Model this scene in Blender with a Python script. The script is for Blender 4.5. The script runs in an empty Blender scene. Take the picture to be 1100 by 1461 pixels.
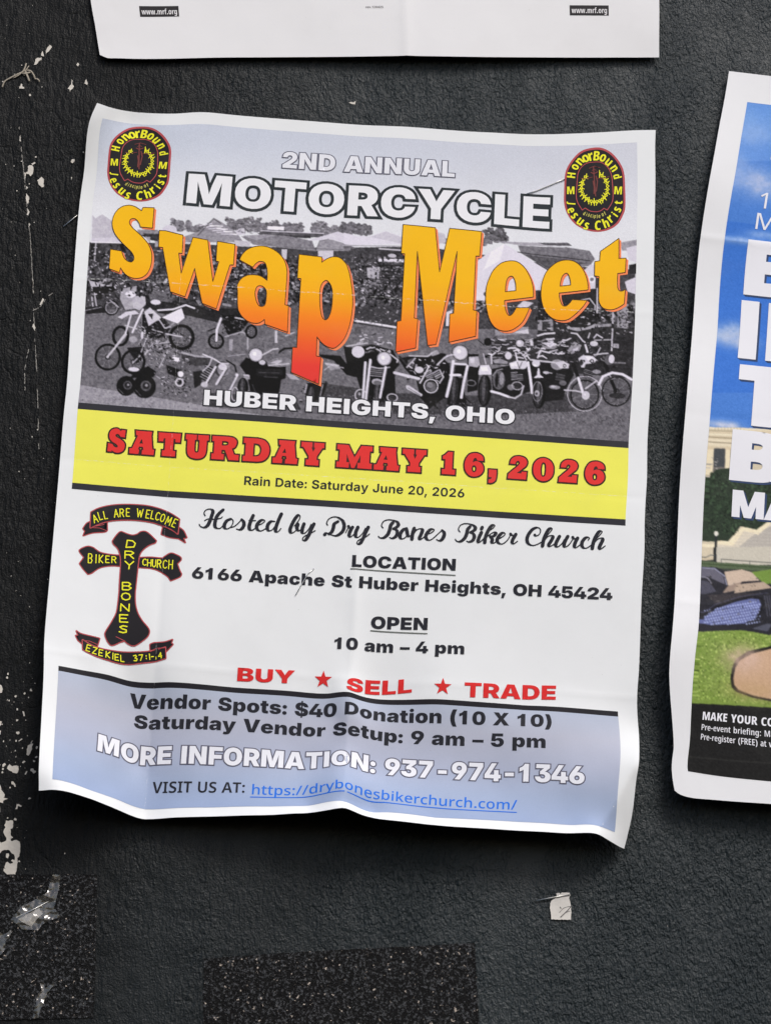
import bpy, math, random
import numpy as np
from mathutils import Matrix, Vector
from mathutils.geometry import delaunay_2d_cdt

S = bpy.context.scene
COL = S.collection
# ------------------------------------------------------------------ camera, sky, sun, exposure
# measurements are millimetres on the wall: x to the right, y down from the main flyer's top left corner,
# depth out of the wall; the world is metres with Z up and the wall facing -Y
CAM_C=[87.09, 501.95, -977.58]
CAM_R=[[0.99723, -0.05272, -0.05251], [0.06704, 0.94284, 0.32644], [0.0323, -0.32906, 0.94376]]
CAM_F=4000
cd = bpy.data.cameras.new('camera'); cam = bpy.data.objects.new('camera', cd); COL.objects.link(cam)
cd.sensor_fit = 'VERTICAL'; cd.sensor_height = 24.0; cd.sensor_width = 24.0
cd.lens = CAM_F * 24.0 / 1461.0
cd.clip_start = 0.01; cd.clip_end = 50.0
def wdir(v): return Vector((v[0], v[2], -v[1]))
_r, _d, _f = [wdir(r) for r in CAM_R]
M = Matrix((( _r[0], -_d[0], -_f[0]), (_r[1], -_d[1], -_f[1]), (_r[2], -_d[2], -_f[2]))).to_4x4()
M.translation = Vector((CAM_C[0], CAM_C[2], -CAM_C[1])) / 1000.0
cam.matrix_world = M
S.camera = cam

SUN_DIR = Vector((0.30, -0.62, 0.74)).normalized()
W = bpy.data.worlds.new('World'); S.world = W; W.use_nodes = True
nt = W.node_tree
sky = nt.nodes.new('ShaderNodeTexSky'); sky.sky_type = 'NISHITA'; sky.sun_disc = False
sky.sun_elevation = math.asin(SUN_DIR.z); sky.sun_rotation = math.atan2(SUN_DIR.x, SUN_DIR.y)
sky.air_density = 1.0; sky.dust_density = 3.0; sky.ozone_density = 0.6
nt.links.new(sky.outputs[0], nt.nodes['Background'].inputs[0])
nt.nodes['Background'].inputs[1].default_value = 0.11
sd = bpy.data.lights.new('sun', 'SUN'); sun = bpy.data.objects.new('sun', sd); COL.objects.link(sun)
sd.energy = 1.5; sd.angle = math.radians(22); sd.color = (1.0, 0.985, 0.965)
sun.rotation_euler = SUN_DIR.to_track_quat('Z', 'Y').to_euler()
S.view_settings.view_transform = 'Standard'; S.view_settings.look = 'None'
S.view_settings.gamma = 1.0; S.view_settings.use_curve_mapping = False
S.view_settings.exposure = 0.40
S.cycles.max_bounces = 6

# ------------------------------------------------------------------ measured shapes (mm on their own sheet)
SWAP={"S":[[[28.76,43.43],[28.78,52.28],[24.21,51.93],[23.51,50.15,1],[22.05,48.55,1],[20.61,48.61,1],[19.96,49.74,1],[20.3,51.11,1],[21.88,52.97,1],[24.44,55.32,1],[27.02,58.2,1],[28.63,61.09,1],[29.3,64.3,1],[29.14,68.07,1],[28.03,
71.35,1],[26.22,73.17,1],[23.86,73.83,1],[21.43,73.32,1],[19.42,71.92,1],[17.85,69.74],[17.47,71.64],[13.51,70.23],[13.5,61.94],[17.91,62.59],[18.34,64.04,1],[19.21,65.73,1],[20.58,66.79,1],[21.89,66.94,1],[22.6,65.99,1],[22.52,64.54,
1],[21.55,62.8,1],[19.75,60.98,1],[17.17,58.38,1],[14.77,55.22,1],[13.57,51.98,1],[13.49,48.94,1],[14.34,46.12,1],[16.11,43.8,1],[18.7,42.72,1],[21.15,43.0,1],[23.17,44.21,1],[24.19,44.95],[24.55,43.42]]],"w":[[[31.35,53.09],[33.84,
53.11],[40.31,54.55],[40.46,62.25],[39.16,62.2],[40.57,70.57],[43.99,55.12],[49.52,55.81],[52.41,73.13],[54.15,64.62],[53.1,64.44],[53.06,56.0],[59.66,56.62],[59.62,65.49],[58.3,65.61],[54.23,84.52],[48.95,82.58],[45.41,68.32],[42.48,
80.3],[36.96,78.57],[33.09,60.21],[31.52,60.12]]],"a":[[[61.71,63.11],[62.64,60.56,1],[64.62,58.18,1],[67.38,56.82,1],[70.19,56.44,1],[73.07,57.12,1],[76.02,59.07,1],[78.05,61.64,1],[79.18,64.84,1],[79.52,68.63,1],[79.43,80.71],[80.77,
81.09],[80.94,92.13],[72.4,89.44],[72.15,87.47],[70.26,89.09,1],[67.67,89.3,1],[65.02,88.05,1],[63.1,85.86,1],[62.08,83.01,1],[61.68,76.66,1],[61.43,74.53,1],[61.9,72.6,1],[63.21,70.59,1],[65.26,69.33,1],[67.6,69.01,1],[69.98,69.45,1],
[72.33,70.99],[72.27,68.16],[71.9,65.74,1],[71.08,63.62,1],[69.39,63.06,1],[68.03,63.9,1],[66.72,65.82]],[[69.03,73.71,1],[68.16,76.11,1],[68.6,79.3,1],[69.66,81.63,1],[71.01,82.16,1],[72.09,81.16,1],[72.38,78.45,1],[72.23,75.49,1],
[70.91,73.71,1]]],"p":[[[83.43,58.83],[92.0,59.33],[92.12,61.62],[94.07,59.84,1],[96.39,58.91,1],[98.79,59.3,1],[101.05,61.56,1],[102.13,64.21,1],[103.02,67.6,1],[104.12,74.05,1],[104.42,80.22,1],[103.72,87.28,1],[101.92,93.23,1],
[98.96,96.93,1],[96.63,97.12,1],[93.95,95.6,1],[91.86,93.16],[92.02,100.95],[93.7,101.24],[93.46,112.42],[83.01,108.4],[83.04,98.11],[84.6,98.1],[84.72,69.19],[83.41,69.14]],[[94.36,69.26,1],[96.03,71.37,1],[96.71,74.59,1],[96.73,80.2,
1],[96.01,84.08,1],[94.79,85.81,1],[93.44,84.86,1],[92.61,81.7,1],[92.12,77.01,1],[92.13,72.55,1],[92.97,70.1,1]]],"M":[[[121.5,43.61],[133.68,44.21],[136.09,62.68],[139.07,44.07],[151.16,44.28],[150.78,54.74],[149.36,54.88],[149.33,
77.4],[150.65,77.63],[150.67,88.18],[140.76,91.44],[140.67,79.78],[142.07,79.37],[142.28,53.62],[136.11,92.74],[133.0,93.4],[127.41,54.78],[127.54,82.58],[128.86,82.77],[128.62,94.78],[121.25,97.03],[121.19,84.51],[122.63,84.0],[122.74,
56.08],[121.41,55.92]]],"e":[[[171.5,70.14],[171.19,65.96,1],[170.0,61.88,1],[167.76,57.89,1],[165.06,55.76,1],[162.42,55.55,1],[159.29,56.64,1],[156.76,59.27,1],[155.28,62.08,1],[153.89,66.92,1],[153.69,71.63,1],[154.08,75.4,1],
[155.38,80.47,1],[157.54,83.83,1],[160.58,85.14,1],[164.03,84.45,1],[167.45,81.41,1],[169.26,77.61,1],[170.2,74.72],[165.24,75.12],[164.52,76.82,1],[163.53,78.25,1],[162.49,78.46,1],[161.53,76.79,1],[160.97,74.49,1],[160.78,72.45]],
[[160.95,68.73],[164.86,67.97],[164.59,64.74,1],[163.72,62.44,1],[162.65,62.07,1],[161.54,63.24,1],[161.05,65.65,1]]],"f":[[[191.67,66.08],[191.49,63.15,1],[190.34,59.05,1],[188.15,55.54,1],[185.5,53.94,1],[182.35,53.8,1],[179.24,55.25,
1],[176.2,58.73,1],[174.75,62.72,1],[174.26,66.92,1],[174.51,71.05,1],[175.7,75.09,1],[177.89,77.88,1],[180.55,79.17,1],[184.19,78.96,1],[187.22,76.48,1],[189.96,73.15,1],[191.49,70.47],[185.97,70.39],[184.98,71.91,1],[183.72,73.14,1],
[182.41,72.92,1],[181.57,71.2,1],[181.08,69.16,1],[181.04,67.8]],[[181.21,64.89],[185.16,64.24],[184.94,62.17,1],[184.08,59.71,1],[183.03,59.39,1],[181.92,60.81,1],[181.41,62.92,1]]],"t":[[[202.67,44.53],[202.83,52.84],[205.49,52.74],
[205.34,58.63],[202.48,59.1],[202.52,63.56,1],[202.99,65.86,1],[204.3,66.3,1],[205.47,65.54],[205.2,71.57],[202.66,73.35,1],[200.1,74.1,1],[197.49,73.48,1],[196.09,71.5,1],[195.7,68.89,1],[195.59,60.43],[193.91,60.16],[193.87,54.17],
[195.69,53.81],[195.87,49.88]]]}
SLAB={"S":[80,[[[78,97],[76,66],[56,68],[50,76,1],[42,79,1],[34,76,1],[33,70,1],[40,64,1],[58,56,1],[74,44,1],[79,28,1],[73,10,1],[58,0,1],[40,-2,1],[28,2,1],[20,7],[18,1],[0,1],[1,36],[22,33],[28,24,1],[38,20,1],[46,22,1],[46,28,1],
[38,35,1],[20,44,1],[8,56,1],[4,72,1],[10,90,1],[24,100,1],[40,102,1],[50,97,1],[57,92],[60,98]]]],"A":[118,[[[25,100],[102,100],[100,82],[109,24],[118,23],[116,0],[59,0],[60,18],[66,20],[62,32],[44,32],[41,20],[46,18],[44,0],[0,0],[0,
22],[12,23],[36,80],[27,80]],[[55,66],[44,46],[62,46]]]],"T":[108,[[[0,100],[108,100],[106,62],[84,62],[82,76],[74,76],[74,24],[86,24],[86,0],[22,0],[22,24],[34,24],[34,76],[26,76],[24,62],[2,62]]]],"U":[110,[[[0,100],[52,100],[52,78],
[44,78],[44,40],[46,28,1],[55,23,1],[64,28,1],[66,40],[66,78],[58,78],[58,100],[110,100],[110,78],[101,78],[101,38],[97,16,1],[82,2,1],[56,-3,1],[28,2,1],[13,16,1],[9,38],[9,78],[0,78]]]],"R":[128,[[[0,100],[75,100],[100,96,1],[114,84,
1],[114,68,1],[106,55,1],[94,50],[106,24],[128,24],[128,0],[82,0],[62,42],[46,42],[46,24],[58,24],[58,0],[0,0],[0,24],[10,24],[10,78],[0,78]],[[46,80],[66,80],[74,77,1],[77,71,1],[73,64,1],[64,61],[46,61]]]],"D":[123,[[[0,100],[66,100],
[96,94,1],[116,76,1],[123,50,1],[116,24,1],[96,6,1],[66,0],[0,0],[0,22],[10,22],[10,78],[0,78]],[[47,78],[60,78],[74,74,1],[83,62,1],[85,50,1],[82,36,1],[74,26,1],[60,22],[47,22]]]],"Y":[112,[[[0,100],[54,100],[54,78],[50,78],[59,58],
[68,78],[62,78],[62,100],[112,100],[112,78],[103,78],[78,40],[78,24],[88,24],[88,0],[26,0],[26,24],[38,24],[38,40],[10,78],[0,78]]]],"M":[164,[[[0,100],[52,100],[82,46],[112,100],[164,100],[164,78],[152,78],[152,24],[164,24],[164,0],
[98,0],[98,24],[110,24],[110,60],[84,0],[70,0],[46,60],[46,24],[58,24],[58,0],[0,0],[0,24],[12,24],[12,78],[0,78]]]],"1":[70,[[[2,80],[14,86,1],[30,100],[54,100],[54,22],[70,22],[70,0],[0,0],[0,22],[16,22],[16,66],[2,66]]]],"6":[95,
[[[93,70],[90,86,1],[76,98,1],[52,103,1],[24,96,1],[6,74,1],[0,48,1],[6,22,1],[24,3,1],[48,-2,1],[74,4,1],[91,20,1],[94,38,1],[86,56,1],[68,66,1],[52,66,1],[40,60],[42,72,1],[48,80,1],[56,80,1],[62,70]],[[47,48,1],[56,44,1],[60,34,1],
[57,22,1],[48,17,1],[39,22,1],[36,34,1],[39,44,1]]]],",":[44,[[[0,34],[42,34],[43,14,1],[38,-12,1],[20,-24,1],[0,-25],[0,-10],[12,-8,1],[18,0],[0,0]]]],"2":[93,[[[8,66],[12,84,1],[28,98,1],[52,102,1],[78,96,1],[90,80,1],[86,62,1],[68,
46,1],[42,26],[64,26],[66,34],[90,34],[88,0],[0,0],[2,20],[20,36,1],[42,54,1],[54,68,1],[54,76,1],[48,81,1],[42,80,1],[36,74,1],[34,66]]]],"0":[100,[[[50,102,1],[78,94,1],[96,74,1],[100,50,1],[96,26,1],[78,6,1],[50,-2,1],[22,6,1],[4,26,
1],[0,50,1],[4,74,1],[22,94,1]],[[50,82,1],[60,76,1],[64,50,1],[60,24,1],[50,18,1],[40,24,1],[36,50,1],[40,76,1]]]]}
SKEL={"A":[[[0,0],[0.5,1],[1,0]],[[0.2,0.38],[0.8,0.38]]],"L":[[[0,1],[0,0],[1,0]]],"R":[[[0,0],[0,1],[0.7,1],[1,0.78],[0.7,0.52],[0,0.5]],[[0.5,0.5],[1,0]]],"E":[[[1,1],[0,1],[0,0],[1,0]],[[0,0.5],[0.8,0.5]]],"W":[[[0,1],[0.25,0],[0.5,
0.8],[0.75,0],[1,1]]],"C":[[[1,0.85],[0.6,1],[0.15,0.85],[0,0.5],[0.15,0.12],[0.6,0],[1,0.15]]],"O":[[[0.5,1],[0.12,0.85],[0,0.5],[0.12,0.15],[0.5,0],[0.88,0.15],[1,0.5],[0.88,0.85],[0.5,1]]],"M":[[[0,0],[0.1,1],[0.5,0.3],[0.9,1],[1,
0]]],"B":[[[0,0],[0,1],[0.7,1],[0.95,0.78],[0.7,0.54],[0,0.52]],[[0.6,0.54],[1,0.28],[0.7,0],[0,0]]],"I":[[[0.5,0],[0.5,1]]],"K":[[[0,0],[0,1]],[[1,1],[0.05,0.45],[1,0]]],"H":[[[0,0],[0,1]],[[1,0],[1,1]],[[0,0.5],[1,0.5]]],"U":[[[0,1],
[0,0.25],[0.3,0],[0.7,0],[1,0.25],[1,1]]],"D":[[[0,0],[0.12,1],[0.7,0.95],[1,0.6],[0.85,0.1],[0,0]]],"Y":[[[0,1],[0.5,0.5],[1,1]],[[0.5,0.5],[0.45,0]]],"N":[[[0,0],[0.05,1],[0.95,0],[1,1]]],"S":[[[1,0.9],[0.5,1],[0.1,0.8],[0.4,0.55],
[0.9,0.4],[0.9,0.1],[0.5,0],[0,0.12]]],"Z":[[[0,1],[1,1],[0,0],[1,0]]],"3":[[[0,0.95],[0.7,1],[0.9,0.75],[0.4,0.52],[1,0.3],[0.7,0],[0,0.05]]],"7":[[[0,1],[1,1],[0.3,0]]],"1":[[[0.5,0],[0.5,1]]],"4":[[[0.75,0],[0.75,1],[0,0.35],[1,
0.35]]],":":[[[0.5,0.95],[0.5,0.75]],[[0.5,0.25],[0.5,0.05]]],"-":[[[0,0.5],[1,0.5]]]}
DATE=[[["S",17.09,6.94],["A",25.12,9.58],["T",35.32,8.73],["U",45.33,9.04],["R",55.12,10.63],["D",66.73,10.24],["A",77.75,9.72],["Y",88.01,9.07],["M",101.28,13.63],["A",115.13,9.87],["Y",125.52,9.34],["1",140.25,5.45],["6",148.53,7.66],
[",",157.61,3.52],["2",164.73,7.74],["0",174.08,8.2],["2",183.81,7.65],["6",193.59,7.74]],144.64,8.92]
SCRIPT=[[[54.72,166.55],[54.24,165.69],[54.53,164.64],[55.55,163.94],[56.76,163.92],[57.43,164.68],[57.09,166.46],[56.48,168.74],[55.69,170.4],[54.52,171.06],[53.28,170.73],[52.77,169.96]],[[61.12,163.83],[59.69,165.33],[58.83,166.98],
[58.47,168.93],[58.57,170.36],[59.38,171.04],[60.58,170.87],[61.57,169.68]],[[54.64,168.39],[55.95,167.66],[58.09,167.67],[60.48,167.04],[60.99,166.52]],[[64.14,167.12],[62.81,167.84],[62.0,169.33],[62.08,170.61],[63.02,171.02],[64.19,
170.3],[65.01,168.81],[64.93,167.54],[64.13,167.02]],[[64.2,170.4],[65.24,170.08],[66.4,169.2],[68.1,167.18]],[[68.09,167.08],[68.91,167.92],[69.08,169.19],[68.61,170.33],[67.59,171.04],[66.51,170.79]],[[72.25,165.32],[71.6,167.12],
[71.11,169.06],[71.2,170.48],[71.99,170.97],[73.02,170.37],[73.86,169.2]],[[70.85,167.32],[73.28,167.17]],[[73.85,169.04],[75.48,168.3],[76.57,167.28],[76.29,166.76],[75.24,166.95],[74.1,168.23],[73.8,169.68],[74.41,170.75],[75.64,
170.93],[77.1,169.95],[77.73,169.27]],[[80.27,167.05],[78.91,167.13],[77.86,168.47],[77.78,170.06],[78.52,170.74],[79.7,170.1],[80.66,168.45]],[[82.53,164.05],[81.74,166.16],[80.99,168.75],[80.78,170.35],[81.28,171.01],[82.01,170.58],
[82.71,169.59]],[[87.59,168.32],[88.99,166.17],[89.45,164.71],[88.86,164.02],[87.86,165.13],[86.78,167.42],[86.09,169.68],[86.54,171.01],[87.72,170.52],[88.85,169.03],[89.22,167.58],[88.8,167.13]],[[88.61,167.46],[88.55,169.05],[89.22,
170.02],[90.25,169.41]],[[91.04,167.31],[90.54,169.24],[90.63,170.65],[91.55,170.75],[92.83,169.25],[93.63,167.3]],[[94.68,167.07],[93.75,169.35],[92.97,171.61],[92.0,173.25],[91.1,173.47],[90.9,172.69],[91.91,171.68],[93.82,170.61],
[95.29,169.57]],[[99.73,167.22],[99.32,166.46],[99.9,164.99],[101.37,164.04],[103.2,163.99],[105.1,165.13],[105.82,166.98],[105.47,168.9],[104.19,170.41],[102.7,171.04],[100.84,170.63],[99.45,170.24],[98.87,170.85]],[[103.45,165.56],
[102.13,166.59],[101.91,168.03],[101.39,169.64],[100.38,170.5]],[[106.52,169.62],[107.52,167.34]],[[107.36,167.13],[108.01,167.78],[109.05,167.24]],[[108.9,167.41],[108.08,169.04],[107.87,170.63],[108.56,171.06],[109.94,169.55]],
[[110.88,167.28],[110.23,169.22],[110.32,170.79],[111.25,171.04],[112.69,169.52],[113.64,167.41]],[[114.69,167.02],[113.75,169.29],[112.83,171.88],[111.99,173.35],[111.03,173.57],[111.04,172.63],[112.2,171.6],[113.98,170.7],[115.29,
169.51]],[[120.12,166.89],[119.52,166.13],[119.99,164.67],[121.32,163.79],[123.15,163.67],[125.02,164.18],[125.69,165.24],[125.13,166.23],[123.94,166.94]],[[123.94,166.94],[125.2,167.49],[125.48,168.74],[124.73,170.05],[123.54,170.6],
[122.76,170.34]],[[123.72,164.58],[122.95,165.59],[122.6,167.51],[121.93,169.29],[120.63,170.55],[119.26,170.73],[118.62,170.14]],[[128.81,166.46],[127.62,167.02],[126.64,168.66],[126.56,169.93],[127.36,170.6],[128.69,169.79],[129.37,
168.17],[129.14,166.91],[128.66,166.41]],[[128.84,166.93],[129.24,168.65],[129.75,169.56],[130.92,168.54],[132.35,166.7]],[[131.56,166.28],[131.07,168.53],[130.96,170.43]],[[131.12,169.47],[132.36,167.02],[133.85,166.28],[134.64,
166.71],[134.27,168.32],[133.74,169.77],[134.08,170.38],[135.25,169.51],[136.12,168.51]],[[136.26,168.34],[137.9,167.6],[138.92,166.58],[138.43,166.14],[137.38,166.53],[136.39,167.86],[136.01,169.31],[136.83,170.36],[138.19,170.11],
[140.08,168.25],[141.81,166.39]],[[141.81,166.39],[142.62,167.13],[142.68,168.39],[142.0,169.86],[140.96,170.4],[140.02,169.99]],[[148.42,166.5],[147.85,165.74],[148.3,164.28],[149.62,163.39],[151.45,163.27],[153.32,163.79],[154.04,
164.69],[153.57,165.68],[152.3,166.49]],[[152.3,166.49],[153.49,167.05],[153.81,168.3],[153.18,169.61],[151.83,170.14],[151.14,169.87]],[[152.06,164.35],[151.26,165.36],[150.99,167.12],[150.23,168.92],[148.92,170.11],[147.55,170.2],
[146.9,169.45]],[[156.36,166.29],[155.69,167.92],[155.32,169.53],[155.66,170.14],[156.68,169.28],[157.53,168.12]],[[156.53,164.3],[156.31,164.89]],[[158.63,165.82],[160.39,164.43],[161.11,163.43],[160.63,163.08],[159.6,163.85],[158.5,
166.15],[157.86,168.41],[157.79,170.0]],[[158.58,167.57],[159.9,166.53],[161.08,165.82],[161.66,166.26],[161.01,167.26],[159.65,167.6]],[[159.65,167.6],[160.47,168.56],[160.39,169.83],[161.31,169.93],[162.47,168.75]],[[162.61,168.42],
[164.24,167.36],[165.1,166.35],[164.61,165.81],[163.56,166.3],[162.57,167.79],[162.34,169.07],[163.16,170.03],[164.54,170.04],[166.14,168.51],[167.11,166.54]],[[167.08,166.07],[167.89,166.65],[169.23,165.93]],[[169.09,166.16],[168.25,
167.74],[167.87,169.19],[168.52,169.78],[169.85,168.75]],[[176.06,165.89],[176.7,166.26],[177.75,165.62],[178.21,164.31],[177.78,163.32],[176.68,163.07],[175.17,163.87],[173.88,165.71],[173.31,167.65],[173.76,169.2],[175.19,169.97],
[176.88,169.64],[178.68,168.58]],[[179.84,167.08],[181.58,164.74],[182.46,163.4],[182.12,162.95],[181.07,163.65],[179.94,166.12],[179.42,168.05],[179.21,169.97]],[[179.59,168.36],[180.89,166.37],[182.41,165.8],[182.91,166.41],[182.21,
168.04],[181.5,169.35],[181.99,169.95],[183.34,169.08],[184.22,168.07]],[[185.37,165.93],[184.38,168.06],[184.13,169.5],[184.92,169.93],[186.41,168.57],[187.12,167.1]],[[188.45,165.74],[187.6,167.54],[187.2,169.15],[187.69,169.82],
[189.04,168.88],[190.34,166.73]],[[190.31,165.94],[190.95,166.54],[192.31,165.82]],[[192.11,166.15],[191.31,167.94],[191.06,169.38],[191.68,169.82],[193.17,168.62]],[[196.01,166.7],[196.45,166.03],[195.98,165.59],[194.92,165.97],[193.9,
167.46],[193.79,168.9],[194.58,169.79],[195.94,169.55],[197.57,168.18]],[[198.43,166.7],[200.05,164.69],[200.99,163.35],[200.62,162.9],[199.72,163.43],[198.56,165.58],[197.86,167.84],[197.61,169.76]],[[198.16,167.82],[199.48,166.15],
[200.97,165.58],[201.28,166.35],[200.57,167.98],[200.15,169.27],[200.61,169.81],[202.22,168.5]]]
BADGE=[[19.62,6.35,1],[23.73,6.48,1],[27.7,8.67,1],[30.93,12.57,1],[32.72,16.8,1],[33.16,23.27,1],[33.3,30.68,1],[32.58,33.91,1],[30.54,37.79,1],[27.05,40.11,1],[22.89,40.89,1],[18.57,40.15,1],[14.33,37.89,1],[11.23,34.03,1],[9.63,
29.46,1],[9.44,24.12,1],[9.55,18.11,1],[10.34,14.53,1],[12.59,10.66,1],[15.73,7.52,1]]
BADGE_IN=[[19.76,7.25,1],[23.73,7.4,1],[27.27,9.4,1],[30.28,13.07,1],[31.96,16.97,1],[32.38,23.29,1],[32.55,30.39,1],[31.89,33.46,1],[29.97,37.18,1],[26.73,39.37,1],[22.83,40.15,1],[18.78,39.46,1],[14.82,37.3,1],[11.91,33.67,1],[10.42,
29.39,1],[10.19,24.05,1],[10.29,18.33,1],[11.05,14.9,1],[13.14,11.28,1],[16.18,8.31,1]]
BADGE_LINE=[[20.36,12.39,1],[23.5,12.52,1],[26.04,14.29,1],[27.61,17.21,1],[28.19,20.8,1],[28.5,26.66,1],[28.01,29.27,1],[26.33,32.07],[25.03,31.32],[23.8,32.33,1],[22.23,32.69,1],[19.81,32.37,1],[17.82,31.12],[16.67,31.93],[14.77,
28.72,1],[14.21,25.57,1],[14.44,20.41,1],[14.7,16.99,1],[15.8,14.58,1],[17.82,12.86,1]]
RIB1=[[13.16,168.74],[15.65,167.05,1],[18.93,165.78,1],[22.65,164.93,1],[27.65,164.41,1],[33.52,164.37,1],[38.62,165.28,1],[42.5,166.82,1],[45.36,168.61],[45.14,174.22],[42.49,172.41,1],[39.05,171.26,1],[34.8,170.37,1],[28.92,170.18,1],
[23.5,170.7,1],[18.96,171.78,1],[15.71,173.32,1],[13.38,174.78]]
BONEV=[[21.84,179.25],[23.13,176.87,1],[24.49,175.38,1],[26.41,175.87,1],[28.75,176.32,1],[30.59,175.7,1],[31.77,174.69,1],[33.42,174.44,1],[35.18,175.5,1],[37.5,177.54],[37.06,178.34,1],[35.05,179.42,1],[33.09,181.3,1],[31.99,183.28,
1],[31.68,185.91,1],[31.52,191.27,1],[31.4,195.4,1],[31.33,198.47,1],[31.68,202.37,1],[32.74,205.73,1],[34.6,208.54,1],[36.84,210.87,1],[37.43,212.29,1],[36.84,214.01,1],[34.69,216.08,1],[32.29,217.69,1],[30.16,217.21,1],[28.84,216.35],
[27.21,217.07],[24.37,218.66,1],[22.84,217.61,1],[21.76,215.41,1],[22.0,213.87,1],[23.87,210.18,1],[25.3,206.54,1],[25.66,202.58,1],[25.76,198.17,1],[25.64,194.65,1],[25.59,190.08,1],[25.45,186.52,1],[24.92,183.89,1],[23.92,181.74,1],
[22.35,180.32,1]]
BONEL=[[25.39,184.56],[20.78,184.58,1],[17.39,184.04,1],[14.74,182.51,1],[12.63,182.37,1],[10.53,183.59,1],[10.18,184.53,1],[12.03,186.59],[10.56,189.23],[12.05,191.09,1],[13.88,192.91],[15.09,192.33,1],[17.85,190.01,1],[21.52,188.81,
1],[25.69,188.56]]
BONER=[[31.47,184.81],[35.81,184.18,1],[39.98,184.03,1],[41.18,183.25,1],[43.18,181.97,1],[45.3,182.46,1],[46.83,183.31,1],[47.02,184.18],[45.75,185.75],[46.75,188.11,1],[47.56,189.59],[46.93,190.74,1],[43.91,192.33],[42.54,190.68,1],
[39.5,188.96,1],[36.11,188.3,1],[31.53,188.42]]
RIB2=[[13.72,218.48],[17.33,220.14,1],[21.54,220.8,1],[27.44,220.77,1],[32.46,220.17,1],[38.24,219.23,1],[43.61,217.53],[43.99,221.36],[40.14,222.53,1],[35.22,223.39,1],[29.81,224.48,1],[25.12,224.59,1],[19.6,223.88,1],[15.78,222.76,1],
[13.99,221.95]]
THORN=[[[23.37,16.63],[23.81,18.53]],[[22.96,17.94],[24.44,17.39]],[[23.17,17.28],[23.11,15.71]],[[23.17,17.28],[23.15,18.85]],[[23.81,18.53],[25.37,18.39]],[[24.44,17.39],[24.55,19.31]],[[24.13,17.96],[24.69,16.63]],[[25.37,18.39],
[25.15,20.25]],[[24.55,19.31],[26.11,19.59]],[[25.15,20.25],[26.64,20.93]],[[26.11,19.59],[25.56,21.3]],[[25.63,19.92],[26.71,19.25]],[[25.63,19.92],[24.84,21.06]],[[26.64,20.93],[25.79,22.42]],[[25.56,21.3],[26.93,22.34]],[[26.1,
21.11],[27.11,20.3]],[[25.79,22.42],[26.96,23.77]],[[26.93,22.34],[25.81,23.54]],[[26.96,23.77],[25.63,24.63]],[[25.81,23.54],[26.73,25.14]],[[26.38,23.65],[25.14,23.71]],[[25.63,24.63],[26.26,26.41]],[[26.73,25.14],[25.25,25.63]],
[[26.18,24.88],[27.27,25.77]],[[26.26,26.41],[24.69,26.49]],[[25.25,25.63],[25.55,27.51]],[[25.75,26.02],[24.72,25.03]],[[24.69,26.49],[24.66,28.39]],[[25.55,27.51],[23.97,27.19]],[[25.12,27.0],[26.06,28.11]],[[25.12,27.0],[24.15,
25.92]],[[24.66,28.39],[23.13,27.7]],[[23.97,27.19],[23.6,29.02]],[[24.31,27.79],[24.56,29.32]],[[23.13,27.7],[22.44,29.38]],[[23.6,29.02],[22.21,27.98]],[[23.37,28.36],[24.1,29.67]],[[22.44,29.38],[21.24,28.03]],[[22.21,27.98],[21.23,
29.44]],[[22.32,28.68],[22.1,30.18]],[[21.24,28.03],[20.01,29.21]],[[21.23,29.44],[20.27,27.85]],[[21.23,28.74],[21.33,30.27]],[[21.23,28.74],[21.15,27.19]],[[20.01,29.21],[19.34,27.45]],[[20.27,27.85],[18.85,28.71]],[[20.14,28.53],
[20.1,30.07]],[[19.34,27.45],[17.79,27.94]],[[18.85,28.71],[18.51,26.85]],[[19.1,28.08],[19.12,29.62]],[[19.1,28.08],[19.37,26.59]],[[17.79,27.94],[17.79,26.06]],[[18.51,26.85],[16.89,26.95]],[[18.15,27.39],[17.4,28.61]],[[18.15,27.39],
[19.32,26.81]],[[17.79,26.06],[16.2,25.77]],[[16.89,26.95],[17.24,25.13]],[[17.34,26.5],[16.44,27.57]],[[17.34,26.5],[18.43,25.71]],[[16.2,25.77],[16.87,24.1]],[[17.24,25.13],[15.73,24.46]],[[16.72,25.45],[15.68,26.34]],[[16.87,24.1],
[15.52,23.07]],[[15.73,24.46],[16.7,23.0]],[[16.3,24.28],[15.04,24.59]],[[15.52,23.07],[16.74,21.88]],[[16.7,23.0],[15.58,21.66]],[[16.12,23.03],[14.98,23.76]],[[16.12,23.03],[17.38,23.36]],[[16.74,21.88],[15.88,20.29]],[[15.58,21.66],
[16.98,20.81]],[[16.16,21.77],[14.88,21.94]],[[16.16,21.77],[17.42,21.52]],[[15.88,20.29],[17.41,19.81]],[[16.98,20.81],[16.42,19.03]],[[16.43,20.55],[15.16,20.69]],[[16.43,20.55],[17.37,21.63]],[[17.41,19.81],[17.17,17.92]],[[16.42,
19.03],[18.01,18.94]],[[17.17,17.92],[18.75,18.24]],[[18.01,18.94],[18.09,17.03]],[[17.59,18.43],[18.67,19.29]]]
FIG=[[[20.72,14.25],[21.72,26.32]],[[15.93,18.96],[18.2,19.14],[20.25,18.58]],[[22.4,19.09],[24.75,19.13],[26.9,18.55]],[[19.1,14.88],[21.08,14.06],[23.24,14.75]],[[20.25,15.94],[20.83,15.23],[21.8,15.83]],[[21.78,18.14],[22.39,20.4],
[22.03,23.7],[21.95,24.36]],[[20.67,20.19],[21.13,22.45],[21.11,25.38]],[[19.8,16.64],[20.9,17.21],[22.39,16.45]]]
FIGD=[[[21.06,13.16],[21.08,14.06]]]
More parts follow.
